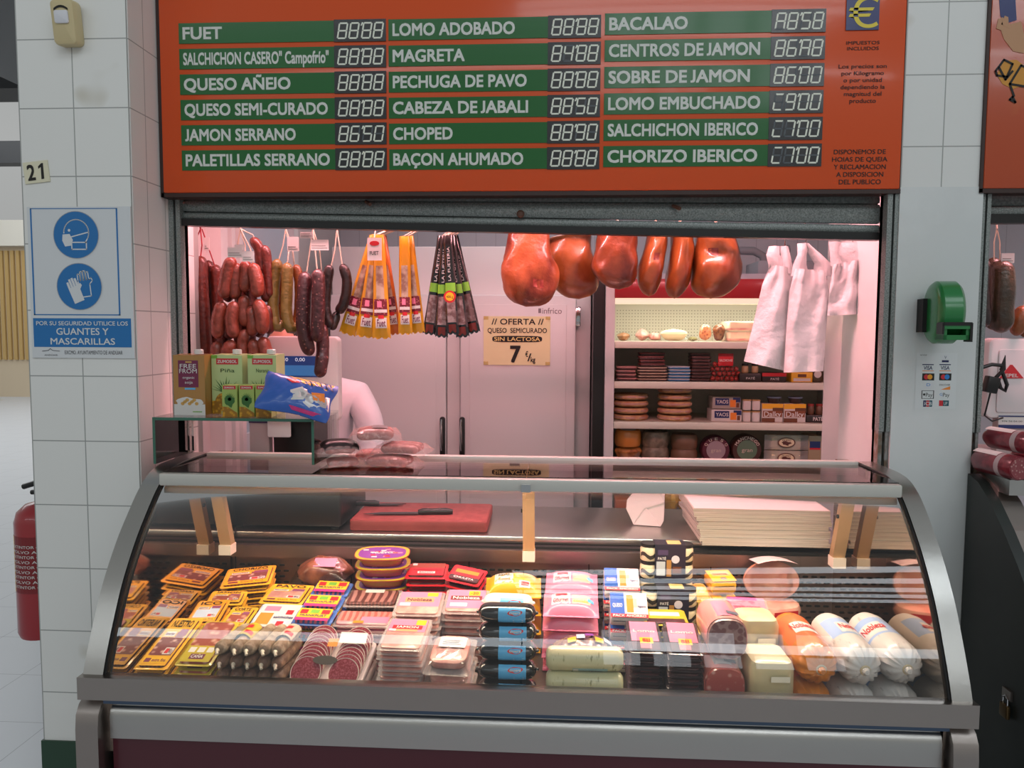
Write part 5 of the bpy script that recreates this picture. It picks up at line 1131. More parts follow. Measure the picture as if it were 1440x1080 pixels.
# hams
HAM = mat('ham_red', 'b8673a', .38, coat=.35, noise=('noise', 11, '6e2814', .38, .66, (1, 1, .5)), bump=(24, .7))
HAM2 = mat('ham_fat_amber', 'c88042', .38, coat=.35, noise=('noise', 9, '94441e', .40, .64, (1, 1, .5)), bump=(20, .5))
VAC = glass_mat('ham_film', (.98, .93, .90), .03, .16, .6)
CUT = mat('ham_cut_flesh', '7d231c', .4, coat=.5, noise=('noise', 30, 'b0584a', .4, .6))
def ham(lab, pxc, wtop, wmax, py_bot, Y, m, lean=0, dep=.15, seed=0, film=True, notch=None):
    k = Y/F_PX; z1 = at(pxc, py_bot, Y).z; L = ZR-.045-z1; W_ = wmax*k
    cx = at(pxc, 380, Y).x
    t = thing('ham', lab, 'ham', (cx, Y, z1), (0, R(lean), 0), 'hanging hams')
    def prof_(v): return (max(0, 1-(1-min(1, v/.36))**2.2)**.5)*(1-smoothstep(.36, 1.0, v)*(1-wtop/wmax))*(.35+.65*smoothstep(1.0, .93, v)) if v < .999 else .02
    def fn(u, v, s=1.0):
        a = 2*math.pi*u; r = prof_(v) if v > 0 else 0
        b = 1+.05*math.sin(3*a+seed+2*v)+.04*math.sin(5*a-3*v*4+seed)+.03*math.sin(14*v+seed+2*a)+.018*math.sin(23*v+4*a+seed)*math.sin(9*a+seed)
        if notch:
            da = abs((a-notch[0]+math.pi) % (2*math.pi)-math.pi); b -= .20*math.exp(-(da/.35)**2-((v-notch[1])/.09)**2)
        return (W_/2*r*b*s*math.cos(a)+.012*math.sin(4*v+seed), dep/2*r*b*s*math.sin(a), L*v)
    G().grid(lambda u, v: fn(u, v), 32, 30).build('ham_body', m, t, ang=180)
    if film: G().grid(lambda u, v: fn(u, v, 1.035), 20, 20).build('film_wrap', VAC, t, ang=180)
    if notch: a, v = notch; G().grid(lambda p, q: fn((a-.25+.5*p)/(2*math.pi), v-.05+.1*q, 1.012), 6, 6).build('cut_flesh', CUT, t)
    G().tube([(0, 0, L-.008), (0, (2.78-Y)*.9, L+.040)], .005, 8).build('cord', STRING, t)
    return t
ham('plump orange ham with a dark notch hanging nearest to the black fuet packs', 736, 52, 80, 431, 2.76, HAM, 7, .13, 1, False, (R(295), .30))
ham('orange ham with a smooth fatty tip hanging above the offer poster edge', 811, 56, 68, 421, 2.93, HAM2, -5, .13, 2.2)
ham('dark red wrinkled ham with a blunt end in the middle of the row of hams', 871, 52, 60, 407, 2.75, HAM, -2, .13, 3.1)
ham('narrow orange ham with a small dark mark, beside the blunt dark red ham', 917, 26, 33, 417, 2.78, HAM2, 2, .14, 4, True, (R(275), .55))
ham('narrow plain orange ham hanging between the marked ham and the wide ham', 953, 28, 33, 420, 2.78, HAM2, 1, .14, 5.3)
ham('wide smooth amber ham hanging beside the white plastic bags', 1001, 50, 66, 420, 2.78, HAM2, 2, .17, 6.1, True, (R(250), .62))
# white carrier bags
PLAS = mat('bag_plastic_white', 'd2d3d3', .45, coat=.15, bump=(24, .8))
def pbag(lab, Lp, Rp, Y, dep, handles, seed=0, pleats=4):
    """body between two pixel outlines (lists of (x, y) from top to bottom)"""
    t = thing('carrier_bag', lab, 'plastic bag', (0, 0, 0), (0, 0, 0), 'hanging white bags')
    def samp(P_, v): q = v*(len(P_)-1); k = min(int(q), len(P_)-2); f = q-k; return (P_[k][0]+(P_[k+1][0]-P_[k][0])*f, P_[k][1]+(P_[k+1][1]-P_[k][1])*f)
    def fn(u, v, s):
        a, b = samp(Lp, v), samp(Rp, v); px = a[0]+(b[0]-a[0])*u; py = a[1]+(b[1]-a[1])*u
        y = Y-s*dep*(math.sin(math.pi*u)**.7)*(.5+.5*v)+.010*math.sin(pleats*2.2*u+seed+1.5*v)+.007*math.sin(pleats*5.1*u+seed*2+4*v)*(1.1-v)**2+.004*math.sin(13*v+9*u+seed)
        return tuple(at(px, py, y))
    G().grid(lambda u, v: fn(u, v, 1), 30, 18).grid(lambda u, v: fn(u, v, -1), 30, 10).build('bag_body', PLAS, t, ang=180)
    for H_ in handles:
        P_ = [at(a, b, Y+c) for a, b, c, w_ in H_]; g = G(); vs = []; n = len(P_)
        for p, (a, b, c, w_) in zip(P_, H_):
            wd = w_*Y/F_PX/2
            for j in range(5): vs.append((p.x+wd*(j-2)/2, p.y+.008*math.cos(j*1.6), p.z))
        g.add(vs, [(5*i+j, 5*i+j+1, 5*i+6+j, 5*i+5+j) for i in range(n-1) for j in range(4)]); g.add([(x, y+.002, z) for x, y, z in vs], [(5*i+j, 5*i+j+1, 5*i+6+j, 5*i+5+j) for i in range(n-1) for j in range(4)]); g.build('bag_handle', PLAS, t, ang=180)
    q = P_[0]; G().tube([(q.x, q.y, q.z-.005), (q.x, 2.60, ZR-.02), (q.x+.008, 2.60, ZR-.002)], .0025, 6).build('hook', CHROME, t)
    return t
pbag('long white plastic bag hanging beside the wide amber ham', [(1083, 372), (1072, 400), (1058, 460), (1046, 508)], [(1112, 376), (1116, 410), (1114, 470), (1106, 522)], 2.60, .025, [[(1090, 346, 0, 14), (1088, 358, -.01, 18), (1093, 372, 0, 22), (1096, 384, 0, 26)], [(1104, 346, 0.005, 10), (1106, 362, 0, 14), (1108, 385, 0, 18)]], 0, 3)
pbag('long white plastic bag with a torn slit hanging in the middle of the bags', [(1118, 378), (1110, 410), (1106, 460), (1102, 524)], [(1160, 380), (1166, 410), (1162, 460), (1158, 522)], 2.57, .03, [[(1131, 342, 0, 16), (1129, 358, -.01, 12), (1126, 372, 0, 18), (1126, 388, 0, 24)], [(1134, 342, 0, 8), (1146, 356, 0, 16), (1158, 370, 0, 22), (1158, 388, 0, 26)]], 2, 4)
pbag('short folded wad of white plastic bags hanging next to the worn shutter rail', [(1172, 372), (1168, 395), (1165, 420), (1163, 444)], [(1222, 362), (1223, 390), (1224, 420), (1222, 441)], 2.56, .03, [[(1176, 340, 0, 18), (1176, 355, 0, 14), (1180, 374, 0, 20)], [(1200, 341, 0, 40), (1203, 355, -.01, 44), (1203, 376, 0, 44)]], 4, 5)

# ------------------------------------------------------------------ vacuum packed sausages heaped on the glass top
CT = 1.2645
SALF = mat('dry_sausage', '9a4c48', .35, coat=.5, noise=('noise', 70, 'c88a80', .52, .68))
PINKF = film_mat('vacuum_film_rosy', 'f4c6be', .28, .08)
def vac(lab, px, py, Y, z, yaw, tilt, w_, l_, h_, m, n, film=PINKF, label=None):
    p = at(px, py, Y); t = thing('vacuum_pack', lab, 'vacuum pack', (p.x, Y, z), (R(tilt), 0, R(yaw)), 'vacuum packs on the glass top')
    for k in range(n):
        x = (k-(n-1)/2)*l_/n; g = G(); saus(g, [(-w_*.40, x, h_*.5), (0, x+.006, h_*.56), (w_*.40, x, h_*.5)], h_*.46); g.build('sausage', m, t)
    def sh(u, v): a, b = 2*u-1, 2*v-1; return h_*1.05*max(0, 1-abs(a)**3.2)**.6*max(0, 1-abs(b)**3)**.6
    G().grid(lambda u, v: ((u-.5)*w_*1.16, (v-.5)*l_*1.25, sh(u, v)+.002+.006*abs(math.sin(17*u+3*v)*math.sin(13*v+2*u))*(abs(2*u-1) > .7 or abs(2*v-1) > .7)), 18, 12).build('vacuum_film', film, t)
    if label: G().grid(lambda u, v: ((u-.5)*w_*.34+w_*.1, (v-.5)*l_*.5, sh(.43+.34*u, .3+.4*v)+.004), 5, 4).build('pack_label', label, t)
    return t
vac('flat vacuum pack of dry sausages at the bottom front of the heap', 548, 650, 2.10, CT+.001, -6, 0, .155, .08, .030, SALF, 3)
vac('vacuum pack of dry sausages lying at the back of the heap on the glass top', 530, 640, 2.195, CT+.001, 4, 0, .15, .07, .03, SALF, 2)
vac('middle vacuum pack of dry sausages lying across the heap on the glass top', 566, 634, 2.12, CT+.036, -10, 3, .14, .075, .028, SALF, 3)
vac('upper vacuum pack of sausages crowning the heap on the glass top', 528, 622, 2.13, CT+.070, 12, 5, .13, .075, .036, SALF, 2, label=mat('grey_label', '8a7f80', .4))
t = vac('red vacuum pack of sliced meat under the black label pack', 482, 640, 2.09, CT+.001, 20, 0, .11, .07, .022, MEAT, 3)
t = vac('vacuum pack with a big black label heaped beside the glass riser', 476, 622, 2.10, CT+.036, 24, 6, .11, .075, .034, MEAT, 3, PINKF)
G().grid(lambda u, v: ((u-.5)*.105, (v-.5)*.072-.004, .034*1.05*max(0, 1-abs(1.7*u-.85)**3.2)**.6*max(0, 1-abs(1.8*v-.9)**3)**.6+.006), 10, 8).build('black_label', BLACK, t)

# ------------------------------------------------------------------ neighbouring stall beyond the plain pillar
NX = 1.26
x0 = at(1383, 265, 2.25).x; zlo = at(1400, 265, 2.25).z
t = thing('neighbour_board', 'orange board with a painted arm at the neighbouring stall', 'sign board', (x0, 2.25, zlo))
G().box((0, 0, 0), (1.6, .05, .56), bev=.004).build('board', mat('board_orange_dark', 'b84a22', .25, coat=.5, noise=('noise', 2.2, 'cf8a2e', .52, .75)), t)
G().box((-.008, .003, -.01), (0, .05, .56)).box((-.008, .003, -.012), (1.6, .05, 0)).build('board_frame', mat('dark_board_edge', '35201a', .5), t)
def N(px, py): q = at(px, py, 2.248); return (q.x-x0, q.z-zlo)
g = G()
def npoly(L, mi, y): P_ = [N(*q) for q in L]; g.add([(x, y, z) for x, z in P_], [tuple(range(len(P_)))], mi)
npoly([(1405, -5), (1428, -8), (1430, 28), (1414, 33), (1407, 22)], 0, -.001)
npoly([(1403, 28), (1410, 24), (1420, 34), (1436, 30), (1443, 60), (1440, 75), (1425, 72), (1412, 55)], 1, -.0015)
for L in ([(1401, 40), (1404, 26), (1409, 27), (1412, 44)], [(1408, 34), (1413, 22), (1418, 24), (1419, 40)]): npoly(L, 1, -.0018)
npoly([(1402, 105), (1412, 85), (1430, 84), (1444, 95), (1444, 118), (1425, 125), (1410, 118)], 2, -.0012)
g.build('painted_arm', [NAVY, mat('painted_skin', 'b98a64', .4), mat('painted_ochre', 'c98a2a', .4)], t)
g = G()
for L in ([(1400, 100), (1412, 84), (1424, 90), (1416, 108), (1402, 106), (1400, 100)], [(1420, 118), (1436, 92), (1446, 96)], [(1426, 135), (1420, 118), (1444, 122)], [(1420, 140), (1428, 144), (1424, 136), (1420, 140)], [(1405, 95), (1414, 112), (1424, 100)]): line2(g, [N(*q) for q in L], .006, -.0022)
g.build('painted_line', INK, t)
t = thing('neighbour_shutter', 'dull grey roller shutter at the neighbouring stall', 'roller shutter', (0, 2.33, 0))
q = at(1395, 308, 2.33); q2 = at(1395, 290, 2.33)
G().box((1.253, 0, q2.z), (3.0, .014, zlo+.06), bev=.004).build('upper_slat', ZINCDARK, t); G().box((1.253, -.008, q.z+.012), (3.0, .014, q2.z-.002), bev=.004).build('lower_slat', ZINC, t); G().box((1.253, -.012, q.z-.014), (3.0, .016, q.z+.012)).build('bottom_bar', BLACK, t)
q = at(1383, 302, 2.31); G().box((q.x-.012, -.02, q.z-.02), (q.x+.006, -.0125, q.z+.02), bev=.003).build('latch_plate', CREAM, t)
hr = thing('hanging_rail', 'steel rail at the neighbouring stall carrying its sausages', 'rail', (0, 2.52, ZR)); G().tube([(1.256, 0, 0), (3.0, 0, 0)], .010, 10).build('rail_tube', CHROME, hr)
G().tube([(1.8, 0, .009), (1.8, 0, .70)], .006, 8).build('rail_hanger', CHROME, hr)
OLD = CASE('old_sausage', '5a4222', '33261a', 14, 'noise', .7)
t = bunch('thick mouldy brown sausage hanging at the neighbouring stall with a pink tag', 'sausages', [(OLD, .036, [(1408, 366, 0), (1410, 400, -.01), (1408, 440, -.01), (1408, 468, 0)]), (OLD, .027, [(1398, 362, .03), (1394, 400, .03), (1396, 440, .03), (1400, 464, .03)])],
      [[(1402, 322, 0), (1398, 340, 0), (1398, 366, 0)], [(1402, 322, 0), (1406, 340, 0), (1406, 368, 0)]], 2.50, [(1408, 356, 1427, 370, -.02)])
bunch('slim black sausage at the neighbouring stall half hidden by the shutter rail', 'sausages', [(MORC, .022, [(1383, 364, 0), (1381, 395, 0), (1382, 430, 0), (1385, 460, 0)])], [[(1385, 322, 0), (1384, 345, 0), (1383, 366, 0)]], 2.47)
q = at(1440, 470, 2.55)
bunch('orange net of sausages at the picture edge of the neighbouring stall', 'sausages', [(ORNG, .024, [(1440, 430, 0), (1434, 450, 0), (1428, 472, 0)]), (ORNG, .022, [(1448, 430, .02), (1446, 450, .02), (1440, 474, .02)])], [[(1442, 322, 0), (1442, 400, 0), (1440, 432, 0)]], 2.55)
# its scale with a red triangle, plug, counter
a_, b_ = at(1386, 588, 2.55), at(1470, 476, 2.55)
t = thing('neighbour_scale', 'white weighing scale with a red triangle emblem at the neighbouring stall', 'scale', (0, 2.55, 0))
G().slab((a_.x+b_.x)/2+.05, (a_.z+b_.z)/2, 0, b_.x-a_.x+.1, b_.z-a_.z, .06, .02, .008, T=Matrix(((1, 0, 0, 0), (0, 0, 1, 0), (0, 1, 0, 0), (0, 0, 0, 1)))).build('housing', mat('scale_white', 'e6e0df', .35), t)
c_, d_ = at(1401, 580, 2.545), at(1475, 492, 2.545)
G().slab((c_.x+d_.x)/2, (c_.z+d_.z)/2, 0, d_.x-c_.x, d_.z-c_.z, .005, .008, .002, T=Matrix(((1, 0, 0, 0), (0, 0, 1, -.0055), (0, 1, 0, 0), (0, 0, 0, 1)))).build('front_panel', mat('scale_panel', 'd9d4d4', .35), t)
e0, e1, e2 = at(1406, 532, 2.54), at(1440, 532, 2.54), at(1423, 513, 2.54)
G().prism([(e0.x, e0.z), (e1.x, e1.z), (e2.x+.003, e2.z), (e2.x-.003, e2.z)], lambda x, z: (x, -.0085, z), lambda x, z: (x, -.006, z)).build('emblem', RED, t)
G().text('EPEL', flat(e0.x+.018, e0.z+.004, e1.x-.018, e0.z+.015, -.009), 0, .02).build('lettering', PAPER, t)
g_, h_2 = at(1402, 615, 2.55), at(1438, 583, 2.55)
G().box((g_.x, .0, at(1402, 655, 2.6).z), (h_2.x+.02, .03, a_.z)).build('column', mat('scale_grey', 'b4a5a3', .4), t)
G().box((g_.x, -.004, at(1402, 602, 2.55).z), (g_.x+.085, -.001, at(1402, 584, 2.55).z)).build('notice_label', PAPER, t)
G().box((g_.x, -.006, at(1402, 602, 2.55).z), (g_.x+.085, -.0042, at(1402, 597, 2.55).z)).box((g_.x, -.006, at(1402, 584, 2.55).z-.004), (g_.x+.085, -.0042, at(1402, 584, 2.55).z)).build('notice_band', NAVY, t)
G().text('976 56 04 00', flat(g_.x+.01, at(1402, 593, 2.55).z, g_.x+.075, at(1402, 591, 2.55).z, -.0045)).build('small_lettering', INK, t)
G().box((a_.x, .0, 1.249), (b_.x+.15, .25, at(1402, 655, 2.6).z)).build('scale_base', mat('scale_grey', 'b4a5a3', .4), t)
p = at(1386, 540, 2.53)
t = thing('power_adapter', 'black power adapter with a cord hooked on the neighbouring scale', 'power adapter', (p.x, 2.50, p.z))
G().slab(0, 0, -.026, .04, .03, .052, .006, .003, T=Matrix.Rotation(R(12), 4, 'Y')).build('adapter_body', BLACK, t)
G().tube([(.012, 0, .02), (.035, -.005, .05), (.04, 0, .09), (.03, 0, .05), (.05, 0, .0), (.045, 0, -.02), (.03, 0, -.01), (.02, 0, .02)], .006, 8).tube([(-.03, 0, .055), (.0, 0, .065), (.03, 0, .062)], .006, 8).tube([(.0, 0, -.024), (-.015, 0, -.10), (.02, .02, -.12), (.06, .03, -.11)], .003, 6).build('cord', BLACK, t)
# neighbouring counter: dark end panel, steel arc, padlock
t = thing('neighbour_counter', 'dark green ended display counter of the neighbouring stall', 'display counter', (0, 0, 0))
PX = at(1358, 900, 2.05).x
NP = [(1.80, .0), (1.80, .78), (1.85, .86), (1.93, .96), (2.0, 1.045), (2.07, 1.12), (2.14, 1.185), (2.20, 1.225), (2.254, 1.24), (2.254, 0)]
xa = at(1440, 1060, 1.64).x-.06
NX0 = 1.214
G().prism(NP, lambda y, z: (NX0, y, z), lambda y, z: (NX0+.03, y, z)).build('end_panel', mat('dark_green_panel', '2c3431', .4, noise=('noise', 4, '252c2a', .4, .6)), t)
g = G()
for i in range(1, 8):
    (y0, z0), (y1, z1) = NP[i], NP[i+1]
    g.add([(NX0+.03, y0, z0), (NX0+.085, y0, z0), (NX0+.085, y1, z1), (NX0+.03, y1, z1), (NX0+.03, y0+.02, z0-.02), (NX0+.085, y0+.02, z0-.02), (NX0+.085, y1+.01, z1-.025), (NX0+.03, y1+.01, z1-.025)], [(0, 1, 2, 3), (4, 5, 6, 7), (0, 1, 5, 4), (1, 2, 6, 5), (2, 3, 7, 6), (3, 0, 4, 7)])
g.build('end_trim', DARKSTEEL, t)
G().box((NX0+.04, 2.12, 1.205), (3.0, 2.50, 1.248)).build('top_ledge', STEEL, t); G().box((NX0+.085, 1.86, 0), (3.0, 2.24, .80)).build('counter_body', mat('dark_green_panel', '2c3431', .4), t)
q = at(1418, 990, 1.0); PY = None
d_ = FW + RT*((1418-720)/F_PX) - UP*((988-540)/F_PX); s_ = (NX0-.0)/d_.x; q = EYE+d_*s_
pk = thing('padlock', 'small brass padlock on the dark end of the neighbouring counter', 'padlock', (NX0-.001, q.y, q.z))
G().slab(-.0075, 0, -.040, .011, .036, .036, .004, .003).build('padlock_body', mat('brass_dark', '6a5638', .4, .8), pk); G().tube([(-.0075, -.010, -.006), (-.0075, -.010, .012), (-.0075, 0, .02), (-.0075, .010, .012), (-.0075, .010, -.006)], .003, 8).build('shackle', CHROME, pk); G().box((-.005, -.018, .010), (.0005, .020, .036)).build('hasp', DARKSTEEL, pk)
# big red salami rolls on the neighbour's ledge
SALR = mat('salami_red_wrap', '6e1626', .3, coat=.6, noise=('noise', 40, '8a2a36', .45, .6)); SALC = mat('salami_cut', 'c99a94', .45, coat=.4, noise=('voronoi', 110, '8a3a40', .08, .36))
def roll(lab, px, py, Y, z, yaw, L, r):
    p = at(px, py, Y); t = thing('salami_roll', lab, 'salami', (p.x, Y, z), (0, 0, R(yaw)), 'salami rolls of the neighbouring stall')
    T_ = Matrix.Rotation(R(-90), 4, 'X')
    G().lathe([(r*.93, 0), (r, .006), (r*1.01, L*.5), (r, L-.02), (r*.6, L), (0, L)], 28, T=T_).build('wrapper', SALR, t); G().lathe([(0, -.002), (r*.86, -.002), (r*.94, .004)], 28, T=T_).build('cut_face', SALC, t)
    g = G().grid(lambda u, v: ((r*1.015)*math.cos(R(60+70*u)), .06+.09*v, (r*1.015)*math.sin(R(60+70*u))), 8, 2); g.build('pack_label', PAPER, t)
    G().lathe([(r*1.02, L*.25), (r*1.024, L*.3), (r*1.02, L*.35)], 28, T=T_).build('stripe', mat('film_grey', 'b9a3a3', .3, coat=.5), t)
roll('red wrapped salami roll lying at the front on the ledge of the neighbouring stall', 1434, 668, 2.10, 1.283, 10, .16, .034)
roll('red wrapped salami roll lying behind, next to the shutter rail of the neighbouring stall', 1400, 650, 2.09, 1.285, 60, .12, .034) if False else None
roll('red wrapped salami roll lying on top of the other at the neighbouring stall', 1456, 645, 2.13, 1.346, 16, .16, .031)
roll('red wrapped salami roll lying behind at the frame edge of the neighbouring ledge', 1492, 668, 2.12, 1.283, 18, .15, .034)
DECK += .001
# ------------------------------------------------------------------ goods in the display counter
SIZE = {}
def pack(nm, lab, cat, w_, l_, h_, film, meat, parts=(), texts=(), group=None, fl=.008, sheet=None, dome=False, r=.012):
    """flat pack lying at the origin: film sheet with a welded rim, contents, printed panels, lettering"""
    t = thing(nm, lab, cat, (0, 0, 0), (0, 0, 0), group); SIZE[t.name] = (w_, l_)
    def H_(x, y):
        if not dome: return h_
        a, b = abs(2*x/(w_-2*fl)), abs(2*y/(l_-2*fl)); return .002+(h_-.002)*max(0, 1-a**3)**.5*max(0, 1-b**3)**.5
    if dome:
        def fn(u, v, s):
            x, y = (u-.5)*w_, (v-.5)*l_
            return (x, y, (H_(x, y)+.0012*math.sin(40*u+9*v)*math.sin(31*v)) if s else 0)
        g = G().grid(lambda u, v: fn(u, v, 1), 16, 16).grid(lambda u, v: fn(u, v, 0), 2, 2); g.build('pack_body', film, t)
    else:
        G().slab(0, 0, h_*.55, w_, l_, max(.0012, h_*.12), .008, .0005).build('welded_rim', film, t)
        G().slab(0, 0, 0, w_-2*fl, l_-2*fl, h_, r, h_*.3).build('contents', meat, t)
    def surf(a, b, c, d, off, n=6):
        def q(u, v):
            x, y = (a+(c-a)*u-.5)*(w_-2*fl)*.98, (b+(d-b)*v-.5)*(l_-2*fl)*.98; return (x, y, H_(x, y)+off)
        return q
    if parts:
        g = G(); ms = []
        for i, (a, b, c, d, m) in enumerate(parts):
            if m not in ms: ms.append(m)
            if m is None: continue
            k = 8 if dome else 1; g.grid(surf(a, b, c, d, .0004+.00013*i), k, k, ms.index(m))
        g.build('print_pattern', ms, t)
    if texts:
        by = {}
        for (s, a, b, c, d, m) in texts: by.setdefault(m, []).append((s, a, b, c, d))
        for m, L in by.items():
            g = G()
            for (s, a, b, c, d) in L: g.text(s, surf(a, b, c, d, .0004+.00013*len(parts)+.0003), 0, .02)
            g.build('lettering', m, t)
    return t
def stack(root, h_, px, py, Y, top, rest, group, yaw=0, pitch=0, roll=0, base=DECK, jit=.003, gap=.002, dz=None, x=None):
    """root becomes the topmost pack at the pixel; copies with the same slope go down to the base"""
    p = at(px, py, Y); p.x = p.x if x is None else x; w_, l_ = SIZE[root.name]; zt = p.z-h_; d = ((dz or h_)+gap)/math.cos(R(pitch))/math.cos(R(roll))
    low = base+l_/2*math.sin(R(abs(pitch)))+w_/2*math.sin(R(abs(roll)))+.001
    N_ = max(1, int((zt-low)/d)+1); step = (zt-low)/(N_-1) if N_ > 1 else d
    if N_ == 1: zt = low
    for i in range(N_):
        jx, jy = (random.uniform(-jit, jit), random.uniform(-jit, jit)) if i else (0, 0)
        loc = (p.x+jx, Y+jy, zt-step*i+jy*math.tan(R(pitch))-jx*math.tan(R(roll))); rot = (R(pitch), R(roll), R(yaw+(random.uniform(-1.5, 1.5) if i else 0)))
        if i == 0: root.location = loc; root.rotation_euler = rot; root['label'] = top; root['group'] = group
        else: dup(root, loc, rot, rest, group)
    return zt+h_
YP = mat('pack_yellow', 'eeb02c', .28, coat=.7); YP2 = mat('pack_amber', 'e69a22', .28, coat=.7)
CHZ = mat('slices_chorizo', 'dcae98', .3, coat=.7, noise=('voronoi', 42, '9a4a3c', .14, .44)); SLM = mat('slices_salami', 'd0a89c', .3, coat=.7, noise=('voronoi', 55, '7e4444', .14, .42))
BRN = mat('slices_brown', '4a2620', .4, coat=.4, noise=('wave', 30, '6e4034', .3, .7)); HAMS = mat('slices_ham', 'c08078', .4, coat=.5, noise=('noise', 30, 'd8a294', .4, .62)); DRK = mat('slices_dark', '33181a', .3, coat=.6, noise=('noise', 40, '54282a', .4, .65))
PNKS = mat('slices_pink', 'd78c92', .4, coat=.5, noise=('noise', 24, 'e6b2ac', .4, .62))
OLIVEY = mat('print_olive_yellow', 'c0a92a', .35, coat=.5); WINE = mat('print_wine', '6e1840', .4, coat=.3)
def yellow(lab='', win=CHZ, name='CHORIZO', w_=.115, l_=.20, h_=.014, body=YP):
    return pack('yellow_meat_pack', lab, 'meat pack', w_, l_, h_, body, BRN, [(0, 0, 1, 1, body), (.07, .20, .93, .70, win), (0, .58, .55, .74, body), (.10, .60, .50, .70, WHITEP), (.60, .62, .92, .76, mat('print_plum', '8a4a6a', .35, coat=.4)), (.56, .22, .90, .36, WHITEP), (.60, .24, .74, .34, RED), (.06, .04, .94, .16, YELLOW), (.10, .06, .32, .14, WINE)],
                [(name, .10, .80, .90, .95, INK), ('lonchas', .13, .62, .47, .68, WINE), ('extra fina', .38, .07, .90, .13, WINE), ('80 g', .76, .25, .88, .33, WINE)])
stack(yellow(win=SLM, name='NUESTRO', w_=.086, l_=.225), .014, 216, 900, 1.895, 'topmost long yellow meat pack at the front corner beside the steel end of the counter', 'long yellow meat pack under the topmost one at the front corner by the steel end', 'front corner yellow packs', 1, 12, x=-1.008)
stack(pack('olive_yellow_pack', '', 'meat pack', .095, .19, .016, OLIVEY, CHZ, [(0, 0, 1, .38, OLIVEY), (0, .38, 1, .95, CHZ), (.08, .22, .3, .34, WHITEP), (.38, .22, .62, .34, WHITEP), (.70, .22, .92, .34, WHITEP), (.25, .06, .75, .18, WINE)], [('CAÑA', .3, .085, .7, .155, PAPER)]), .016, 278, 900, 1.895,
      'topmost olive yellow meat pack with three white tabs at the front beside the fuet sticks', 'olive yellow meat pack lower in the front stack with white tabs', 'olive yellow packs', 0, 13, x=-.905)
stack(yellow(win=CHZ, name='CORTE', w_=.078, l_=.11), .014, 317, 866, 2.058, 'yellow meat pack marked CORTE behind the olive yellow packs', 'yellow meat pack under the one marked CORTE', 'CORTE packs', -2, 13, gap=.002, x=-.893)
stack(yellow(win=mat('print_pale_blue', 'b9c7da', .35, coat=.5), name='ICO', w_=.095, l_=.115, body=YP2), .014, 270, 858, 2.086, 'amber meat pack with a pale blue window behind the long front corner packs', 'amber meat pack under the one with the pale blue window', 'pale blue window packs', 3, 15, -2, gap=.003, x=-.996)
stack(yellow(win=SLM, name='CHORIZO', w_=.155, l_=.115, h_=.015), .015, 338, 808, 2.31, 'topmost yellow pack of the tall stack at the rear under the tan strut', 'yellow pack fanned out lower in the tall rear stack under the tan strut', 'tall rear yellow packs', 9, 13, -4, gap=.0050, x=-.966)
stack(yellow(win=HAMS, name='PAVO', w_=.135, l_=.11), .014, 395, 833, 2.185, 'yellow pack with pale pink slices at the rear beside the tall yellow stack', 'yellow pack under the rear one with pale pink slices', 'pale pink slices yellow packs', -4, 12, gap=.002, x=-.797)
stack(yellow(win=CHZ, name='JAMON', w_=.11, l_=.07), .014, 302, 838, 2.19, 'small yellow pack marked JAMON in front of the tall rear yellow stack', 'small yellow pack under the one marked JAMON', 'JAMON packs', 4, 16, gap=.003, x=-.985)
stack(pack('white_blue_pack', '', 'meat pack', .132, .125, .018, mat('print_pale_blue', 'b9c7da', .35, coat=.5), PNKS, [(0, 0, 1, 1, WHITEP), (.05, .1, .4, .6, ORANGEP), (.45, .15, .95, .3, mat('print_pale_blue', 'b9c7da', .35)), (.7, .55, .88, .75, RED), (.6, .05, .78, .25, RED), (.1, .68, .5, .9, PINKP)], [('salchichas', .45, .36, .95, .48, NAVY)]), .018, 372, 864, 2.07,
      'topmost white and pale blue pack with red emblems beside the yellow packs', 'white and pale blue pack under the one with red emblems', 'white and pale blue packs', -2, 14, gap=.003, x=-.785)
# fuet sticks heaped at the front in four layers
FP = mat('fuet_pale', 'a8957e', .55, noise=('noise', 45, '7d6650', .42, .62), bump=(60, .5)); FPD = mat('fuet_brown', '8a6a50', .55, noise=('noise', 45, '6a4a38', .42, .62), bump=(60, .5))
def fuet_stick(lab, x, y, z, yaw, wrap, m, group=None):
    t = thing('fuet_stick', lab, 'sausage', (x, y, z), (R(-3), 0, R(yaw)), group)
    g = G(); saus(g, [(0, -.085, 0), (.003, 0, .002), (0, .085, 0)], .0172); g.build('sausage', m, t)
    if wrap:
        g = G().grid(lambda u, v: (.0222*math.cos(R(20+140*u)), -.03+.085*v, .0222*math.sin(R(20+140*u))+.002), 8, 3, 0); g.grid(lambda u, v: (.0226*math.cos(R(35+60*u)), -.02+.02*v, .0226*math.sin(R(35+60*u))+.002), 6, 2, 1); g.grid(lambda u, v: (.0226*math.cos(R(70+60*u)), .018+.02*v, .0226*math.sin(R(70+60*u))+.002), 6, 2, 1)
        g.build('print_pattern', (OLIVEY, RED) if wrap == 1 else (mat('pale_band', 'c9b69f', .4, coat=.4), RED), t)
    G().tube([(0, -.083, 0), (.002, -.092, .001), (.006, -.098, -.004)], [.006, .003, .004], 8).build('tied_end', STRING, t)
    return t
FX = [-.826+.0353*k for k in range(5)]
for k, (lab, wrap, yaw) in enumerate((('whitish fuet stick lying next to the olive yellow packs', 0, -3), ('whitish fuet stick with a yellow printed band at the front of the counter', 1, 2), ('plain whitish fuet stick lying beside the one with the yellow band', 0, -1), ('whitish fuet stick between the plain one and the stick with red print', 0, 3), ('whitish fuet stick with red printed emblems beside the salami tray', 2, 1))):
    fuet_stick(lab, FX[k], 1.868, .848, yaw, wrap, FP)
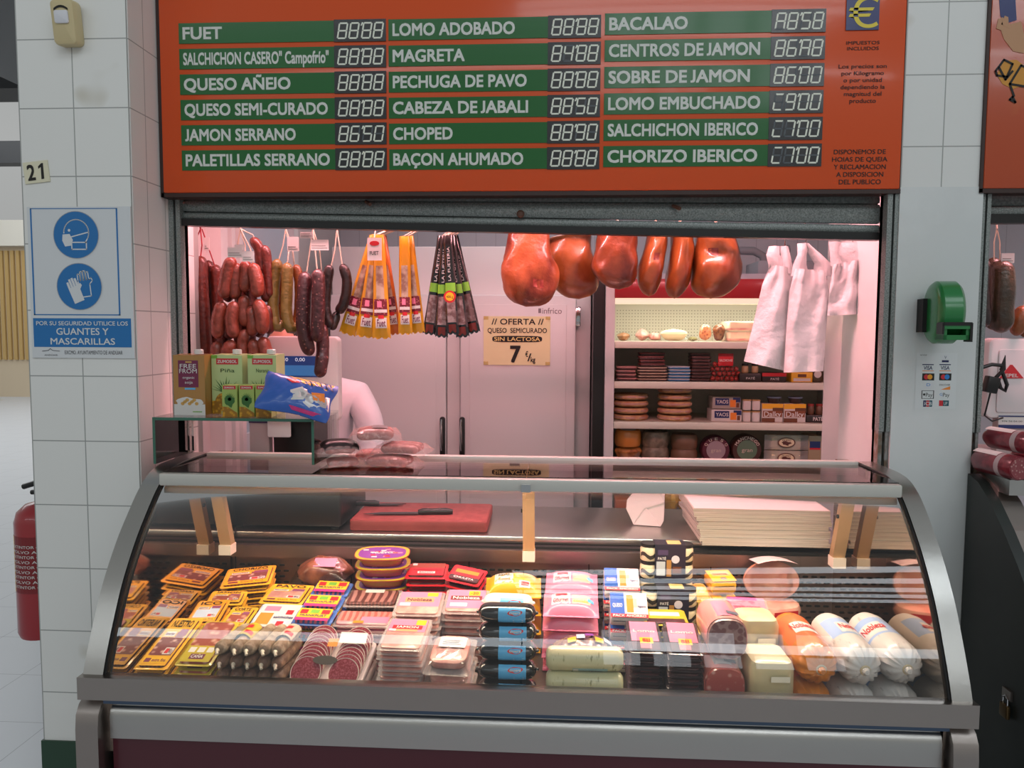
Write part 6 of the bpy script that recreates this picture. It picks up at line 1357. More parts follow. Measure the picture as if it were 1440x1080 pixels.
under = fuet_stick('brown fuet stick under the top layer of whitish fuet sticks', FX[0], 1.868, .8130, 0, 0, FPD, 'fuet sticks in the lower layers')
for r in range(3):
    for k in range(5):
        if r == 0 and k == 0: continue
        dup(under, (FX[k], 1.868, .8130-.0352*r), (R(-3), 0, R(random.uniform(-.5, .5))), 'brown fuet stick under the top layer of whitish fuet sticks', 'fuet sticks in the lower layers')
# bright hot-dog packs in three stepped stacks
def hotdog():
    return pack('sausage_pack', '', 'sausage pack', .112, .072, .03, mat('hotdog_blue', '3f62a8', .3, coat=.6), mat('hotdog_pink', 'c9606a', .35, coat=.5, noise=('wave', 22, '35508a', .4, .6)), [(0, .25, 1, 1, YELLOW), (.05, .55, .28, .9, RED), (.36, .6, .62, .9, GREENP), (.70, .55, .95, .9, RED), (0, 0, 1, .22, MAGENTA)], [('FRANKFURT', .1, .32, .9, .48, NAVY)], r=.010)
stack(hotdog(), .03, 432, 862, 2.01, 'bright yellow sausage pack at the front of the three stepped stacks', 'bright yellow sausage pack below the front top one of the stepped stacks', 'front stepped sausage packs', -3, 14, x=-.656)
stack(hotdog(), .03, 446, 843, 2.09, 'bright yellow sausage pack on the middle one of the three stepped stacks', 'bright yellow sausage pack inside the middle stepped stack', 'middle stepped sausage packs', -3, 14, x=-.656)
stack(hotdog(), .03, 458, 823, 2.175, 'bright yellow sausage pack on the rear one of the three stepped stacks', 'bright yellow sausage pack inside the rear stepped stack', 'rear stepped sausage packs', -3, 14, x=-.655)
# cured joint in film, purple oval trays
p = at(455, 800, 2.31); t = thing('cured_joint', 'brown cured meat joint in wrinkled film at the rear beside the oval purple tray', 'meat', (p.x, 2.315, p.z-.03))
G().ball((0, 0, .02), .088, .058, .046, 20, wob=lambda a, q: 1+.09*math.sin(3*a+1)+.06*math.sin(5*q+2*a)).build('joint', mat('cured_brown', '8a5238', .35, coat=.6, noise=('noise', 18, '5c2c20', .4, .62), bump=(20, .4)), t)
G().grid(lambda u, v: (.098*(2*u-1), .064*(2*v-1), .072*max(0, 1-(2*u-1)**2)**.5*max(0, 1-(2*v-1)**2)**.5-.012+.004*math.sin(21*u+4*v)*math.sin(17*v)), 20, 14).build('film_wrap', CLEARFILM, t)
G().grid(lambda u, v: (-.02+.07*u, -.050+.03*v, .052+.018*v), 2, 2).build('paper_label', PINKP, t)
for i in range(5):
    tt = thing('cured_joint', 'brown cured joint lying under the wrinkled film joint at the rear', 'meat', (p.x, 2.31, DECK+.047*i+.0235), (0, 0, R(12*i)), 'cured joints at the rear') if i < 4 and DECK+.047*(i+1) < p.z-.055 else None
    if tt is not None: G().ball((0, 0, 0), .085, .058, .0225, 16, wob=lambda a, q: 1+.03*math.sin(3*a+i)).build('joint', mat('cured_brown', '8a5238', .35), tt)
def oval():
    t = thing('oval_tray', '', 'tray', (0, 0, 0)); SIZE[t.name] = (.15, .10)
    E_ = lambda w_, l_, z: [(w_/2*math.copysign(abs(math.cos(a))**.7, math.cos(a)), l_/2*math.copysign(abs(math.sin(a))**.7, math.sin(a)), z) for a in [2*math.pi*k/36 for k in range(36)]]
    rings = [E_(.125, .085, 0), E_(.15, .105, .022), E_(.170, .125, .026), E_(.170, .125, .0285)]
    g = G(); vs = sum(rings, []); fs = [tuple(range(35, -1, -1)), tuple(range(108, 144))]+[(k*36+i, k*36+(i+1) % 36, (k+1)*36+(i+1) % 36, (k+1)*36+i) for k in range(3) for i in range(36)]
    g.add(vs, fs); g.build('tray_body', mat('tray_red_clear', '93302c', .25, coat=.7), t)
    g = G(); g.add(E_(.166, .121, .0290), [tuple(range(36))], 0); g.add(E_(.145, .098, .0293), [tuple(range(36))], 1)
    random.seed(3)
    for k in range(14):
        cx, cy = random.uniform(-.055, .055), random.uniform(-.036, .036); g.add([(cx-.008, cy-.005, .0296), (cx+.008, cy-.005, .0296), (cx+.008, cy+.005, .0296), (cx-.008, cy+.005, .0296)], [(0, 1, 2, 3)], (2, 3, 4)[k % 3])
    g.build('printed_lid', [OLIVEY, PURPLE, WHITEP, RED, PINKP], t)
    G().text('NUEVO', lambda u, v: (-.03+.06*u, -.008+.016*v, .0299), 0, .03).build('lettering', PAPER, t)
    return t
stack(oval(), .029, 538, 777, 2.27, 'topmost oval tray with a purple and yellow lid at the rear of the counter', 'oval tray under the topmost purple lidded one at the rear', 'oval trays', 6, 4, dz=.030)
# red stacks at the rear
def redpk(): return pack('red_tray_pack', '', 'meat pack', .125, .10, .020, RED, DRK, [(0, 0, 1, 1, RED), (.0, .62, 1, 1, mat('print_brick_brown', '8a3a2a', .35, coat=.5)), (.05, .8, .18, .96, WHITEP), (.25, .15, .75, .32, WHITEP), (.1, .4, .9, .5, DEEPRED)], [('BACON', .3, .18, .7, .29, RED)])
stack(redpk(), .020, 601, 800, 2.27, 'topmost bright red tray pack beside the oval purple tray', 'bright red tray pack lower in the stack beside the oval trays', 'bright red packs', 2, 8)
stack(pack('dark_red_pack', '', 'meat pack', .11, .09, .018, RED, DRK, [(0, .3, 1, 1, RED), (.1, .5, .9, .75, ORANGEP), (0, 0, 1, .28, DRK)], [('CHULETA', .15, .1, .85, .22, PAPER)]), .018, 656, 806, 2.25, 'topmost red and black pack tilted towards the yellow turkey bag', 'red and black pack under the tilted one', 'red and black packs', -14, 14, 6)
stack(pack('striped_meat_pack', '', 'meat pack', .16, .11, .020, MILKFILM, BRN, [(.04, .1, .96, .9, mat('strips_brown', '5c3430', .35, coat=.5, noise=('wave', 14, 'a07068', .35, .65))), (.3, .75, .7, .98, WHITEP)]), .020, 522, 838, 2.145, 'topmost wide pack of brown meat strips behind the salami tray', 'wide pack of brown strips under the top one behind the salami tray', 'wide brown strips packs', 2, 6, x=-.525)
stack(pack('pink_label_pack', '', 'meat pack', .165, .09, .018, MILKFILM, PNKS, [(0, .2, 1, 1, mat('strips_pink', 'c9847a', .35, coat=.5, noise=('wave', 18, 'a8584e', .4, .6))), (.45, .05, .98, .55, PINKP), (.32, .02, .52, .22, ORANGEP)]), .018, 520, 868, 2.035, 'low pack of pink meat with an orange spot directly behind the salami tray', 'pack of pink meat under the one with the orange spot', 'orange spot packs', 1, 5, x=-.522)
def pinkpk(nm='pink_meat_pack'): return pack(nm, '', 'meat pack', .125, .125, .016, MILKFILM, HAMS, [(0, .12, 1, 1, PINKP), (.08, .5, .92, .7, mat('print_brick', '7a2a22', .4)), (.1, .2, .55, .36, WHITEP), (.55, .72, .85, .94, YELLOW)], [('Nobleza', .14, .54, .86, .66, PAPER), ('-20', .6, .77, .8, .89, RED)])
stack(pinkpk(), .016, 648, 843, 2.09, 'topmost bright pink pack with a yellow seal beside the white loaves', 'bright pink pack lower in the stack beside the white loaves', 'bright pink packs', 0, 12, x=-.243)
stack(pack('rosy_ham_pack', '', 'meat pack', .135, .13, .016, MILKFILM, HAMS, [(0, .3, 1, 1, PINKP), (.15, .5, .85, .72, mat('print_tan', 'c99a6a', .4)), (.66, .78, .92, .96, YELLOW), (.05, .32, .3, .46, WHITEP)], [('Nobleza', .2, .54, .8, .68, WINE)]), .016, 583, 846, 2.07, 'topmost rosy ham pack with a tan panel behind the stack of sliced ham', 'rosy ham pack lower in the stack behind the sliced ham', 'rosy ham packs', 1, 10, x=-.374)
stack(pack('sliced_ham_pack', '', 'meat pack', .118, .15, .0105, MILKFILM, HAMS, [(0, .55, 1, 1, PINKP), (.1, .64, .9, .78, RED), (.15, .56, .8, .64, mat('print_tan', 'c99a6a', .4)), (.70, .80, .96, .98, YELLOW), (.04, .57, .22, .64, WHITEP)], [('JAMON', .2, .67, .8, .75, PAPER)]), .0105, 570, 890, 1.91, 'topmost sliced ham pack with a yellow dot beside the salami tray', 'thin sliced ham pack inside the front stack beside the salami tray', 'thin sliced ham packs', -2, 10, gap=.002)
# salami tray with two shingled columns of slices
p = at(468, 918, 1.88)
t = thing('salami_tray', 'large clear tray of red salami slices in two columns at the front of the counter', 'meat tray', (p.x, 1.885, p.z-.045), (R(14), 0, R(-2)))
TW, TL = .192, .19
G().slab(0, 0, 0, TW, TL, .018, .016, .006).build('tray_base', mat('tray_milky', 'd3c2bd', .3, coat=.5), t)
SL = mat('salami_slice', '84202a', .4, coat=.3, noise=('noise', 220, 'a8505a', .45, .65)); SLE = mat('salami_rind', 'd9c0b4', .5)
for cx in (-.048, .050):
    for k in range(10):
        y = -.062+.0145*k; T_ = Matrix.Translation((cx+(.001 if k % 2 else -.001), y, .036)) @ Matrix.Rotation(R(38), 4, 'X')
        s_ = G().lathe([(0, 0), (.038, 0), (.0385, .0012), (.038, .0024), (0, .0024)], 28, T=T_).build('salami_slice', SL, t)
        G().lathe([(.0376, .0025), (.0394, .0030), (.0398, .0012), (.0386, -.0004)], 28, T=T_, cap=False).build('rind', SLE, s_)
G().grid(lambda u, v: (.012+.072*u, .022+.03*v, .064+.012*v), 4, 2).build('white_label', PAPER, t)
G().grid(lambda u, v: (-.014+.026*u, .008+.022*v, .063+.008*v), 2, 2).build('orange_label', ORANGEP, t)
blob(G(), 0, 0, .032, .012, 0, 0).build('emblem_label', M2('4a4038'), t, (-.004, -.040, .058), (R(-62), 0, 0))
G().grid(lambda u, v: (TW*.53*(2*u-1), TL*.55*(2*v-1), .004+.010*math.sin(9*u)*math.sin(5*v)*(1 if abs(2*u-1) > .85 else 0)), 24, 12).build('film_rim', CLEARFILM, t)
G().grid(lambda u, v: (TW*.50*(2*u-1), -TL*.5-.004-.006*math.sin(3*u), -.030+.05*v), 8, 4).build('front_film', MILKFILM, t)
for i in range(2):
    tt = thing('meat_tray', 'milky meat tray in the stack under the large salami tray', 'meat tray', (p.x, 1.89, DECK+.0275*i), (0, 0, R(1.5*i)), 'trays under the salami tray'); G().slab(0, 0, 0, .195, .17, .027, .014, .006).build('tray_body', mat('tray_milky', 'd3c2bd', .3), tt); G().slab(0, 0, .0265, .18, .155, .0009, .012, .0003).build('tray_film', MEAT, tt)
# clear packs of pale sliced ham
def clearham():
    t = thing('clear_ham_pack', '', 'meat pack', (0, 0, 0)); SIZE[t.name] = (.12, .15)
    G().slab(0, 0, .004, .098, .12, .022, .03, .009).build('ham_slices', HAMS, t)
    G().slab(0, 0, .0, .118, .155, .0015, .01, .0005).build('welded_rim', MILKFILM, t)
    G().grid(lambda u, v: (.058*(2*u-1), .075*(2*v-1), .0026+.026*max(0, 1-abs(2*u-1)**3)**.5*max(0, 1-abs(2*v-1)**3)**.5+.002*math.sin(25*u-7*v)*math.sin(16*v)), 18, 18).build('film_wrap', CLEARFILM, t)
    G().grid(lambda u, v: (-.032+.07*u, .0+.045*v, .0300-.003*v), 2, 2).build('white_label', PAPER, t)
    G().box((-.024, .028, .0296), (.03, .030, .0305)).box((-.024, .020, .0296), (.02, .022, .0306)).box((-.024, .012, .0298), (.026, .014, .0308)).build('label_print_line', M2('8d8688'), t)
    return t
stack(clearham(), .030, 634, 908, 1.885, 'clear pack of pale sliced ham with a white label beside the black loaves', 'clear pack of pale sliced ham under the one with the visible white label', 'clear ham packs', -3, 12)
# black and white loaf packs with blue labels
def loaf(nm, lab, m, labm, w_, h_, d_, group):
    t = thing(nm, lab, 'loaf pack', (0, 0, 0), (0, 0, 0), group)
    def fn(u, v):
        a = 2*math.pi*u; x = -w_/2+w_*v; e = max(.0, 1-abs(2*v-1)**6)**.5; e = max(e, .12)
        return (x, d_/2*e*math.copysign(abs(math.cos(a))**.8, math.cos(a))*(1+.015*math.sin(30*v)), h_/2+h_/2*e*math.copysign(abs(math.sin(a))**.8, math.sin(a)))
    g = G().grid(fn, 24, 22); g.ball((-w_/2, 0, h_/2), .006, d_*.10, h_*.10, 8).ball((w_/2, 0, h_/2), .006, d_*.10, h_*.10, 8); g.build('loaf_body', m, t)
    def lf(u, v, s=1.02): x, y, z = fn(.34+.41*u, .36+.46*v); return (x, y*s, h_/2+(z-h_/2)*s)
    G().grid(lf, 12, 8).build('blue_label', labm, t)
    def lp(a, b, c, d, s): return lambda u, v: lf(d+(b-d)*v, a+(c-a)*u, s)
    g = G(); n_ = 20; f = lp(.34, .10, .88, .36, 1.032)
    g.add([f(.5+.5*math.cos(2*math.pi*k/n_)*(1+.15*math.sin(4*math.pi*k/n_)), .5+.5*math.sin(2*math.pi*k/n_)) for k in range(n_)], [tuple(range(n_))], 0)
    f = lp(.55, .50, .92, .64, 1.03); g.add([f(0, 0), f(1, 0), f(1, 1), f(0, 1)], [(0, 1, 2, 3)], 1)
    g.build('emblem', [RED, PAPER], t)
    G().text('casera', lp(.40, .18, .82, .29, 1.045), 0, .02).build('lettering', PAPER, t)
    return t
BLK = mat('loaf_black', '100f10', .22, coat=.8); WLF = mat('loaf_white', 'ddd6d0', .35, coat=.5)
LH = .043
for i in range(6):
    p = at(713, 960, 1.80); loc = (p.x+random.uniform(-.003, .003)-.004*(i > 3), 1.80+.013*i, DECK+LH*i)
    lab = ('black loaf pack with a blue label at the very bottom of the front stack', 'black loaf pack with a blue label second from the bottom of the front stack', 'black loaf pack with a blue label third from the bottom of the front stack', 'black loaf pack with a blue label third from the top of the front stack', 'black loaf pack with a blue label directly under the top one', 'topmost black loaf pack with a pale blue label in the front stack')[i]
    if i == 0: L0 = loaf('black_loaf_pack', lab, BLK, SKYBLUE, .148, LH, .066, 'black loaf packs'); L0.location = loc
    else: dup(L0, loc, (0, 0, R((0, -2, 1, -1, 2, 0)[i])), lab, 'black loaf packs')
for i in range(5):
    p = at(713, 845, 2.02); loc = (p.x+random.uniform(-.002, .002), 1.985+.02*i if False else 2.0+.012*i, DECK+.0435*i)
    lab = 'white loaf pack hidden low in the stack behind the black loaves' if i < 3 else ('white loaf pack just above the black loaves', 'white loaf pack second from the top behind the black loaves', 'topmost white loaf pack under the yellow turkey bag')[i-3]
    if i == 0: L1 = loaf('white_loaf_pack', lab, WLF, SKYBLUE, .140, LH, .066, 'white loaf packs'); L1.location = loc
    else: dup(L1, loc, (0, 0, R((0, 2, -1, 1, -2, 1)[i])), lab, 'white loaf packs')
# yellow turkey bag on a stack of the same
def turkey(): return pack('turkey_pack', '', 'meat pack', .165, .10, .042, mat('turkey_yellow', 'ecb023', .3, coat=.6), PNKS, [(.12, .2, .5, .92, WHITEP), (.56, .45, .95, .95, mat('print_peach', 'e8a86a', .4, coat=.4, noise=('noise', 40, 'f0d8b0', .4, .6))), (.62, .08, .84, .3, WHITEP), (.66, .12, .82, .26, RED)], [('PECHUGA', .16, .72, .46, .84, INK), ('PAVO', .2, .55, .42, .67, INK), ('finissima', .2, .3, .44, .42, GOLD)], dome=True)
stack(turkey(), .042, 722, 808, 2.205, 'bright yellow turkey pack with a white panel on top of its stack at the rear', 'bright yellow turkey pack under the top one at the rear', 'turkey packs', 2, 16)
def pinkbig(): return pack('gourmet_pack', '', 'meat pack', .155, .115, .030, PINKP, PNKS, [(.1, .2, .48, .72, WHITEP), (.18, .56, .42, .70, RED), (.52, .2, .9, .62, mat('print_peach_pink', 'f0b2a0', .4, coat=.4)), (.84, .32, .97, .5, SKYBLUE)], [('Gourmet', .13, .26, .45, .46, WINE), ('cocido', .55, .26, .86, .38, OLIVEY)], dome=True)
stack(pinkbig(), .030, 804, 808, 2.23, 'large pink gourmet pack on top of the rear stack beside the blue and white boxes', 'large pink gourmet pack under the top one of the rear stack', 'rear gourmet packs', -2, 12)
stack(pinkbig(), .030, 803, 838, 2.10, 'large pink gourmet pack on the front step of the pink stack', 'large pink gourmet pack lower in the front step of the pink stack', 'front gourmet packs', -1, 12)
def bluebox(nm='spread_box'): return pack(nm, '', 'box', .105, .105, .032, NAVY, WHITEP, [(0, .14, 1, 1, WHITEP), (0, .14, .38, 1, BLUE), (.44, .2, .62, .9, ORANGEP), (.62, .4, .72, .8, mat('print_peach_pink', 'f0b2a0', .4)), (0, 0, 1, .14, RED)], [('PACK AHORRO', .06, .02, .94, .11, PAPER), ('QUESO', .06, .4, .32, .55, PAPER), ('ligero', .74, .4, .96, .5, NAVY)], r=.003, fl=.0)
stack(bluebox(), .032, 874, 812, 2.235, 'white and blue box with a red PACK AHORRO strip at the rear', 'white and blue box with a red strip under the rear top one', 'rear red strip boxes', -2, 20)
stack(bluebox(), .032, 884, 848, 2.095, 'white and blue box with a red PACK AHORRO strip on the front step', 'white and blue box with a red strip under the front step one', 'front red strip boxes', -2, 20)
# clusters of glass jars banded in dark printed sleeves
def jarpack(lab, px, py, Y, zb):
    p = at(px, py, Y); t = thing('jar_multipack', lab, 'jars', (p.x, Y, zb), (0, 0, 0), 'sleeved glass jars')
    for r in range(2):
        for cx in (-.052, 0, .052):
            j = G().lathe([(0, 0), (.024, 0), (.027, .004), (.027, .036), (.023, .042)], 20, T=Matrix.Translation((cx, 0, .052*r))).build('jar', mat('jar_cream', 'd9c9a4', .25, coat=.6), t)
            G().lathe([(.0255, .042), (.0255, .0515), (0, .0515)], 20, T=Matrix.Translation((cx, 0, .052*r))).build('jar_lid', BLACK, j)
            G().grid(lambda u, v: (cx+.0275*math.cos(R(200+140*u)), .0275*math.sin(R(200+140*u)), .052*r+.012+.012*v+.006*math.sin(9*u)), 8, 2).build('jar_label', M2('2b2622'), j)
    G().box((-.038, -.0295, .004), (.052, .0295, .1055)).build('sleeve', mat('sleeve_dark', '1f1c2c', .4, coat=.3), t)
    g = G(); rect(g, -.034, .012, -.008, .055, 0, -.0300); rect(g, -.004, .01, .01, .06, 1, -.0301); rect(g, .014, .02, .04, .04, 2, -.0302); blob(g, .022, .062, .012, .012, 3, -.0302); rect(g, -.03, .075, .0, .09, 4, -.0301); g.add([(.0+x*.04, y*.05-.02, .1059) for x, y in ((0, 0), (1, 0), (1, .8), (0, .8))], [(0, 1, 2, 3)], 5)
    g.build('print_pattern', [M2('b9c0c4'), GOLD, BROWNP, M2('c9c4cc'), M2('4a3a5a'), M2('d8c07a')], t)
    G().text('PATÉ', flat(-.03, .06, -.006, .068, -.0306), 0, .02).build('lettering', PAPER, t)
    return t
z_ = DECK
for k, (px, py, Y, labs) in enumerate(((937, 800, 2.25, ('banded glass jars at the bottom of the rear column', 'banded glass jars in the middle of the rear column behind the front step', 'topmost banded glass jars in a dark sleeve, above all the others at the rear')), (941, 840, 2.165, ('banded glass jars at the bottom of the front column', 'banded glass jars in a dark sleeve at the top of the front column')))):
    for i, lab in enumerate(labs): jarpack(lab, px, py, Y, DECK+.106*i-.0)
# yellow boxes and tubs
def ybox(): return pack('toast_box', '', 'box', .075, .07, .045, YP, YP, [(0, 0, 1, 1, YELLOW), (.15, .45, .9, .9, mat('print_toast', 'd9b47a', .4)), (.4, .1, .65, .35, M2('8d8a7a'))], [('tostas', .2, .55, .8, .75, BROWNP)], r=.003, fl=0)
stack(ybox(), .045, 1012, 808, 2.27, 'yellow toast box standing highest at the rear between jars and halved ham', 'yellow toast box under the highest one at the rear', 'rear toast boxes', 10, 10)
stack(pack('biscuit_pack', '', 'packet', .07, .08, .035, mat('pack_straw', 'e0b95a', .4, coat=.4), YP, [(.05, .1, .95, .9, mat('print_straw', 'ead08a', .4, coat=.4)), (.2, .35, .8, .6, ORANGEP)], (), dome=True), .035, 983, 822, 2.25, 'straw coloured packet beside the tall yellow toast box', 'straw coloured packet lower in its stack beside the jars', 'straw packets', 0, 10)
stack(pack('cheese_tub', '', 'tub', .085, .06, .04, mat('pack_straw', 'e0b95a', .4, coat=.4), M2('9a9078'), [(.05, .1, .95, .95, mat('print_straw', 'ead08a', .4)), (.1, .05, .9, .3, M2('5c6a5a'))], [('Queso', .15, .1, .85, .26, PAPER)], r=.012, fl=.003), .04, 1004, 848, 2.15, 'pale yellow cheese tub below the yellow toast boxes', 'pale yellow cheese tub lower in its stack', 'cheese tubs', -3, 12)
# halved mortadella in film on a foam tray
p = at(1088, 820, 2.27); t = thing('halved_ham', 'big round halved pink ham wrapped in film, its cut face towards the shopper', 'ham', (p.x, 2.29, p.z), (R(-8), 0, R(4)))
T_ = Matrix.Rotation(R(90), 4, 'X')
G().lathe([(0, -.06), (.05, -.058), (.072, -.03), (.078, -.006), (.077, .0)], 36, T=Matrix.Diagonal((1.1, .9, .78, 1)) @ T_).build('ham_rind', mat('ham_rind_tan', 'c98a6a', .4, coat=.4), t)
G().lathe([(0, .0005), (.0765, .0005)], 36, T=Matrix.Diagonal((1.1, .9, .78, 1)) @ T_).build('cut_face', mat('ham_cut_pink', 'd9907e', .4, coat=.5, noise=('noise', 14, 'e6b39c', .42, .62)), t)
G().grid(lambda u, v: (.10*(2*u-1), -.008-.004*math.sin(13*u+3*v)*math.sin(9*v)+.03*(abs(2*u-1)**3), .075*(2*v-1)), 14, 10).build('film_wrap', CLEARFILM, t)
G().grid(lambda u, v: (-.05+.12*u, -.03+.09*v, .066-.010*(2*u-1)**2), 6, 4).build('foam_tray', PAPER, t)
for i in range(3):
    tt = thing('ham_half_pack', 'filmed pink ham half stacked under the big round halved ham', 'ham', (p.x+.004*i, 2.28, DECK+.0455*i), (0, 0, R(9*i)), 'stacked ham halves'); G().slab(0, 0, 0, .15, .13, .045, .06, .018).build('ham_body', mat('ham_cut_pink', 'd9907e', .4), tt)
    G().grid(lambda u, v: (-.045+.08*u, -.0665, .010+.024*v), 4, 2).build('pack_label', (PAPER, mat('print_pale_blue', 'b9c7da', .35), RED)[i], tt)
# pink meat bag and pale cheese blocks
stack(pack('magenta_pack', '', 'meat pack', .12, .11, .032, PINKFILM, PNKS, [(0, .0, 1, 1, mat('print_rose', 'e88a9c', .4, coat=.5, noise=('noise', 50, 'd0607c', .45, .6))), (0, .86, .8, 1, MAGENTA)], [('JAMON COCIDO', .15, .45, .85, .56, WINE)]), .032, 1050, 852, 2.105, 'rose coloured meat pack with a magenta edge above the pale cheese blocks', 'rose coloured meat pack under the one with the magenta edge', 'rose meat packs', -6, 16)
CHB = mat('cheese_ivory', 'cfc49a', .4, coat=.5, noise=('noise', 6, 'd8cfae', .4, .6), sss=.05)
for lab, px, Y, w_, d_, h_, zb in (('big pale ivory cheese block in film at the very front of the counter', 1075, 1.83, .108, .13, .165, DECK), ('pale ivory cheese block lying on top, set back behind the big one', 1058, 1.957, .105, .108, .215, DECK)):
    p = at(px, 940, Y); t = thing('cheese_block', lab, 'cheese', (p.x+.006, Y+.01, zb), (0, 0, R(2)), 'ivory cheese blocks')
    G().slab(0, 0, 0, w_, d_, h_, .028, .022, n=6).build('cheese_body', CHB, t)
    G().grid(lambda u, v: (w_*.54*(2*u-1), -d_/2-.002-.004*math.sin(15*u)*math.sin(11*v)*.6-.006*abs(2*u-1)**4, h_*(.02+.97*v)), 14, 12).build('film_wrap', CLEARFILM, t)
    G().grid(lambda u, v: (-.01+.045*u, -d_/2-.0075, h_*.72+.014*v), 3, 1).build('pack_label', mat('label_ivory', 'e8e2cc', .5), t)
# head cheese logs
HC = mat('head_cheese', '7a4a48', .4, coat=.5, noise=('voronoi', 70, '9c7670', .46, .62)); HC2 = mat('pork_roll_pink', 'd9aca0', .4, coat=.5, noise=('voronoi', 50, 'a8504a', .1, .36))
def hlog(lab, px, Y, zc, m, wrapm, w_, h_, L, labm):
    p = at(px, 930, Y); t = thing('meat_log', lab, 'cold meat', (p.x, Y, zc-h_/2))
    sec = [(w_/2*math.copysign(abs(math.cos(a))**.75, math.cos(a)), h_/2+h_/2*math.copysign(abs(math.sin(a))**.75, math.sin(a))) for a in [2*math.pi*k/32 for k in range(32)]]
    G().prism(sec, lambda x, z: (x, .004, z), lambda x, z: (x, L, z)).build('log_wrapper', wrapm, t)
    G().prism([(x*.97, h_/2+(z-h_/2)*.97) for x, z in sec], lambda x, z: (x*.96, -.003, h_/2+(z-h_/2)*.96), lambda x, z: (x, .004, z)).build('cut_face', m, t)
    g = G().grid(lambda u, v: (w_*.42*(2*u-1), .02+.10*v, h_+.0015-.022*abs(2*u-1)**2.6*h_/.1), 8, 2, 0); g.grid(lambda u, v: (w_*.05+w_*.3*u, .03+.02*v, h_+.0032-.006*u), 2, 1, 1); g.build('pack_label', labm, t)
    return t
for i in range(1):
    t = thing('foam_tray', 'low white tray hidden under the pink pork roll', 'tray', (at(1016, 930, 1.85).x, 1.87, DECK)); G().slab(0, 0, 0, .10, .16, .044, .01, .004).build('tray_body', WHITEP, t)
    G().slab(0, 0, .0435, .085, .14, .001, .01, .0003).build('tray_liner', PAPER, t)
hlog('pink pork roll with a grey label lying lowest beside the dark packs', 1020, 1.79, .794, HC2, mat('clear_rosy_wrap', 'b56a60', .25, coat=.7), .098, .098, .15, [M2('a59a96'), INK])
hlog('mottled brown head cheese with its cut face to the front, on the pink pork roll', 1022, 1.83, .897, HC, mat('rosy_casing', 'd9908a', .3, coat=.6), .099, .104, .14, [PINKP, M2('5a5a72')])
# dark sliced packs with pink labels: two tall stacks
def darkpk(): return pack('dark_sliced_pack', '', 'meat pack', .087, .15, .0118, mat('pack_rim_clear_grey', '3c2e30', .2, coat=.7), DRK, [(0, .30, 1, 1, PINKP), (0, .0, 1, .3, DRK), (.3, .05, .7, .22, mat('print_dusty_rose', 'b5606a', .4)), (.30, .22, .78, .42, YELLOW), (.4, .26, .68, .38, RED)], [('-15', .43, .29, .65, .36, YELLOW), ('Lomo', .1, .6, .9, .7, WHITEP)])
stack(darkpk(), .0118, 906, 893, 1.92, 'topmost dark sliced pack with a pink label beside the cheese rolls', 'thin dark sliced pack inside the set back stack beside the cheese rolls', 'dark sliced packs, set back stack', -1, 9, gap=.002)
stack(darkpk(), .0118, 960, 895, 1.875, 'topmost dark sliced pack with a pink label and yellow seal beside the brown head cheese', 'thin dark sliced pack inside the stack beside the brown head cheese', 'dark sliced packs, front stack', -2, 9, gap=.002)
stack(pack('olive_sliced_pack', '', 'meat pack', .12, .10, .014, OLIVEY, DRK, [(.0, .3, 1, 1, OLIVEY), (.1, .5, .9, .8, WHITEP)]), .014, 935, 866, 2.06, 'olive coloured pack lying behind the dark sliced packs under the jars', 'olive coloured pack under the one behind the dark sliced packs', 'olive packs', 0, 4)
# pale green cheese rolls, purple mixed bag
RG = mat('cheese_roll_green', 'c8c49a', .35, coat=.5, noise=('noise', 90, '7d7a4a', .62, .70, (1, .3, .3)))
for i in range(3):
    p = at(822, 940, 1.80); lab = ('pale green cheese roll at the bottom, almost hidden by the steel bumper', 'pale green cheese roll lying under the top one at the front', 'topmost pale green cheese roll at the front beside the black loaves')[i]
    t = thing('cheese_roll', lab, 'cheese', (p.x, 1.80+.006*i, DECK+.0295+.058*i), (0, 0, R((1, -1, 1)[i])), 'pale green cheese rolls')
    T_ = Matrix.Rotation(R(90), 4, 'Y')
    G().lathe([(0, -.095), (.018, -.094), (.026, -.088), (.029, -.078), (.029, .078), (.026, .088), (.018, .094), (0, .095)], 24, T=T_).build('roll_body', RG, t)
    g = G().grid(lambda u, v: (-.03+.085*v, .0294*math.cos(R(210+80*u)), .0294*math.sin(R(210+80*u))), 6, 2, 0); g.grid(lambda u, v: (-.028+.012*v, .0298*math.cos(R(215+70*u)), .0298*math.sin(R(215+70*u))), 6, 1, 1); g.build('roll_label', [mat('label_aqua', '8fb8c0', .4, coat=.4), PAPER], t)
    G().text('QUESO', lambda u, v: (-.012+.055*u, .0300*math.cos(R(232-(-1)*30*v+0)) if False else .0302*math.cos(R(262-30*v)), .0302*math.sin(R(262-30*v))), 0, .02).build('lettering', NAVY, t)
p = at(822, 902, 1.93); t = thing('mixed_meat_bag', 'crinkled purple and brown bag lying behind the pale green cheese rolls', 'bag', (p.x, 1.945, p.z-.05), (R(10), 0, R(3)))
MIXB = mat('mixed_bag', '5c3a52', .25, coat=.8, noise=('noise', 34, '8a6a4a', .42, .58), bump=(40, .5))
G().grid(lambda u, v: ((u-.5)*.17, (v-.5)*.11, bag_h((u-.5)*.17, (v-.5)*.11, .17, .11, .055)+.004*math.sin(29*u+7*v)*math.sin(17*v)), 24, 16).grid(lambda u, v: ((u-.5)*.17, (v-.5)*.11, -.002), 1, 1).build('bag_body', MIXB, t)
g = G()
for k in range(5):
    cx, cy = (-.045+.024*k), (-.015+.012*(k % 3)); g.grid(lambda u, v: (cx+.022*u, cy+.02*v, bag_h(cx+.022*u, cy+.02*v, .17, .11, .055)+.0055), 3, 3, k % 3)
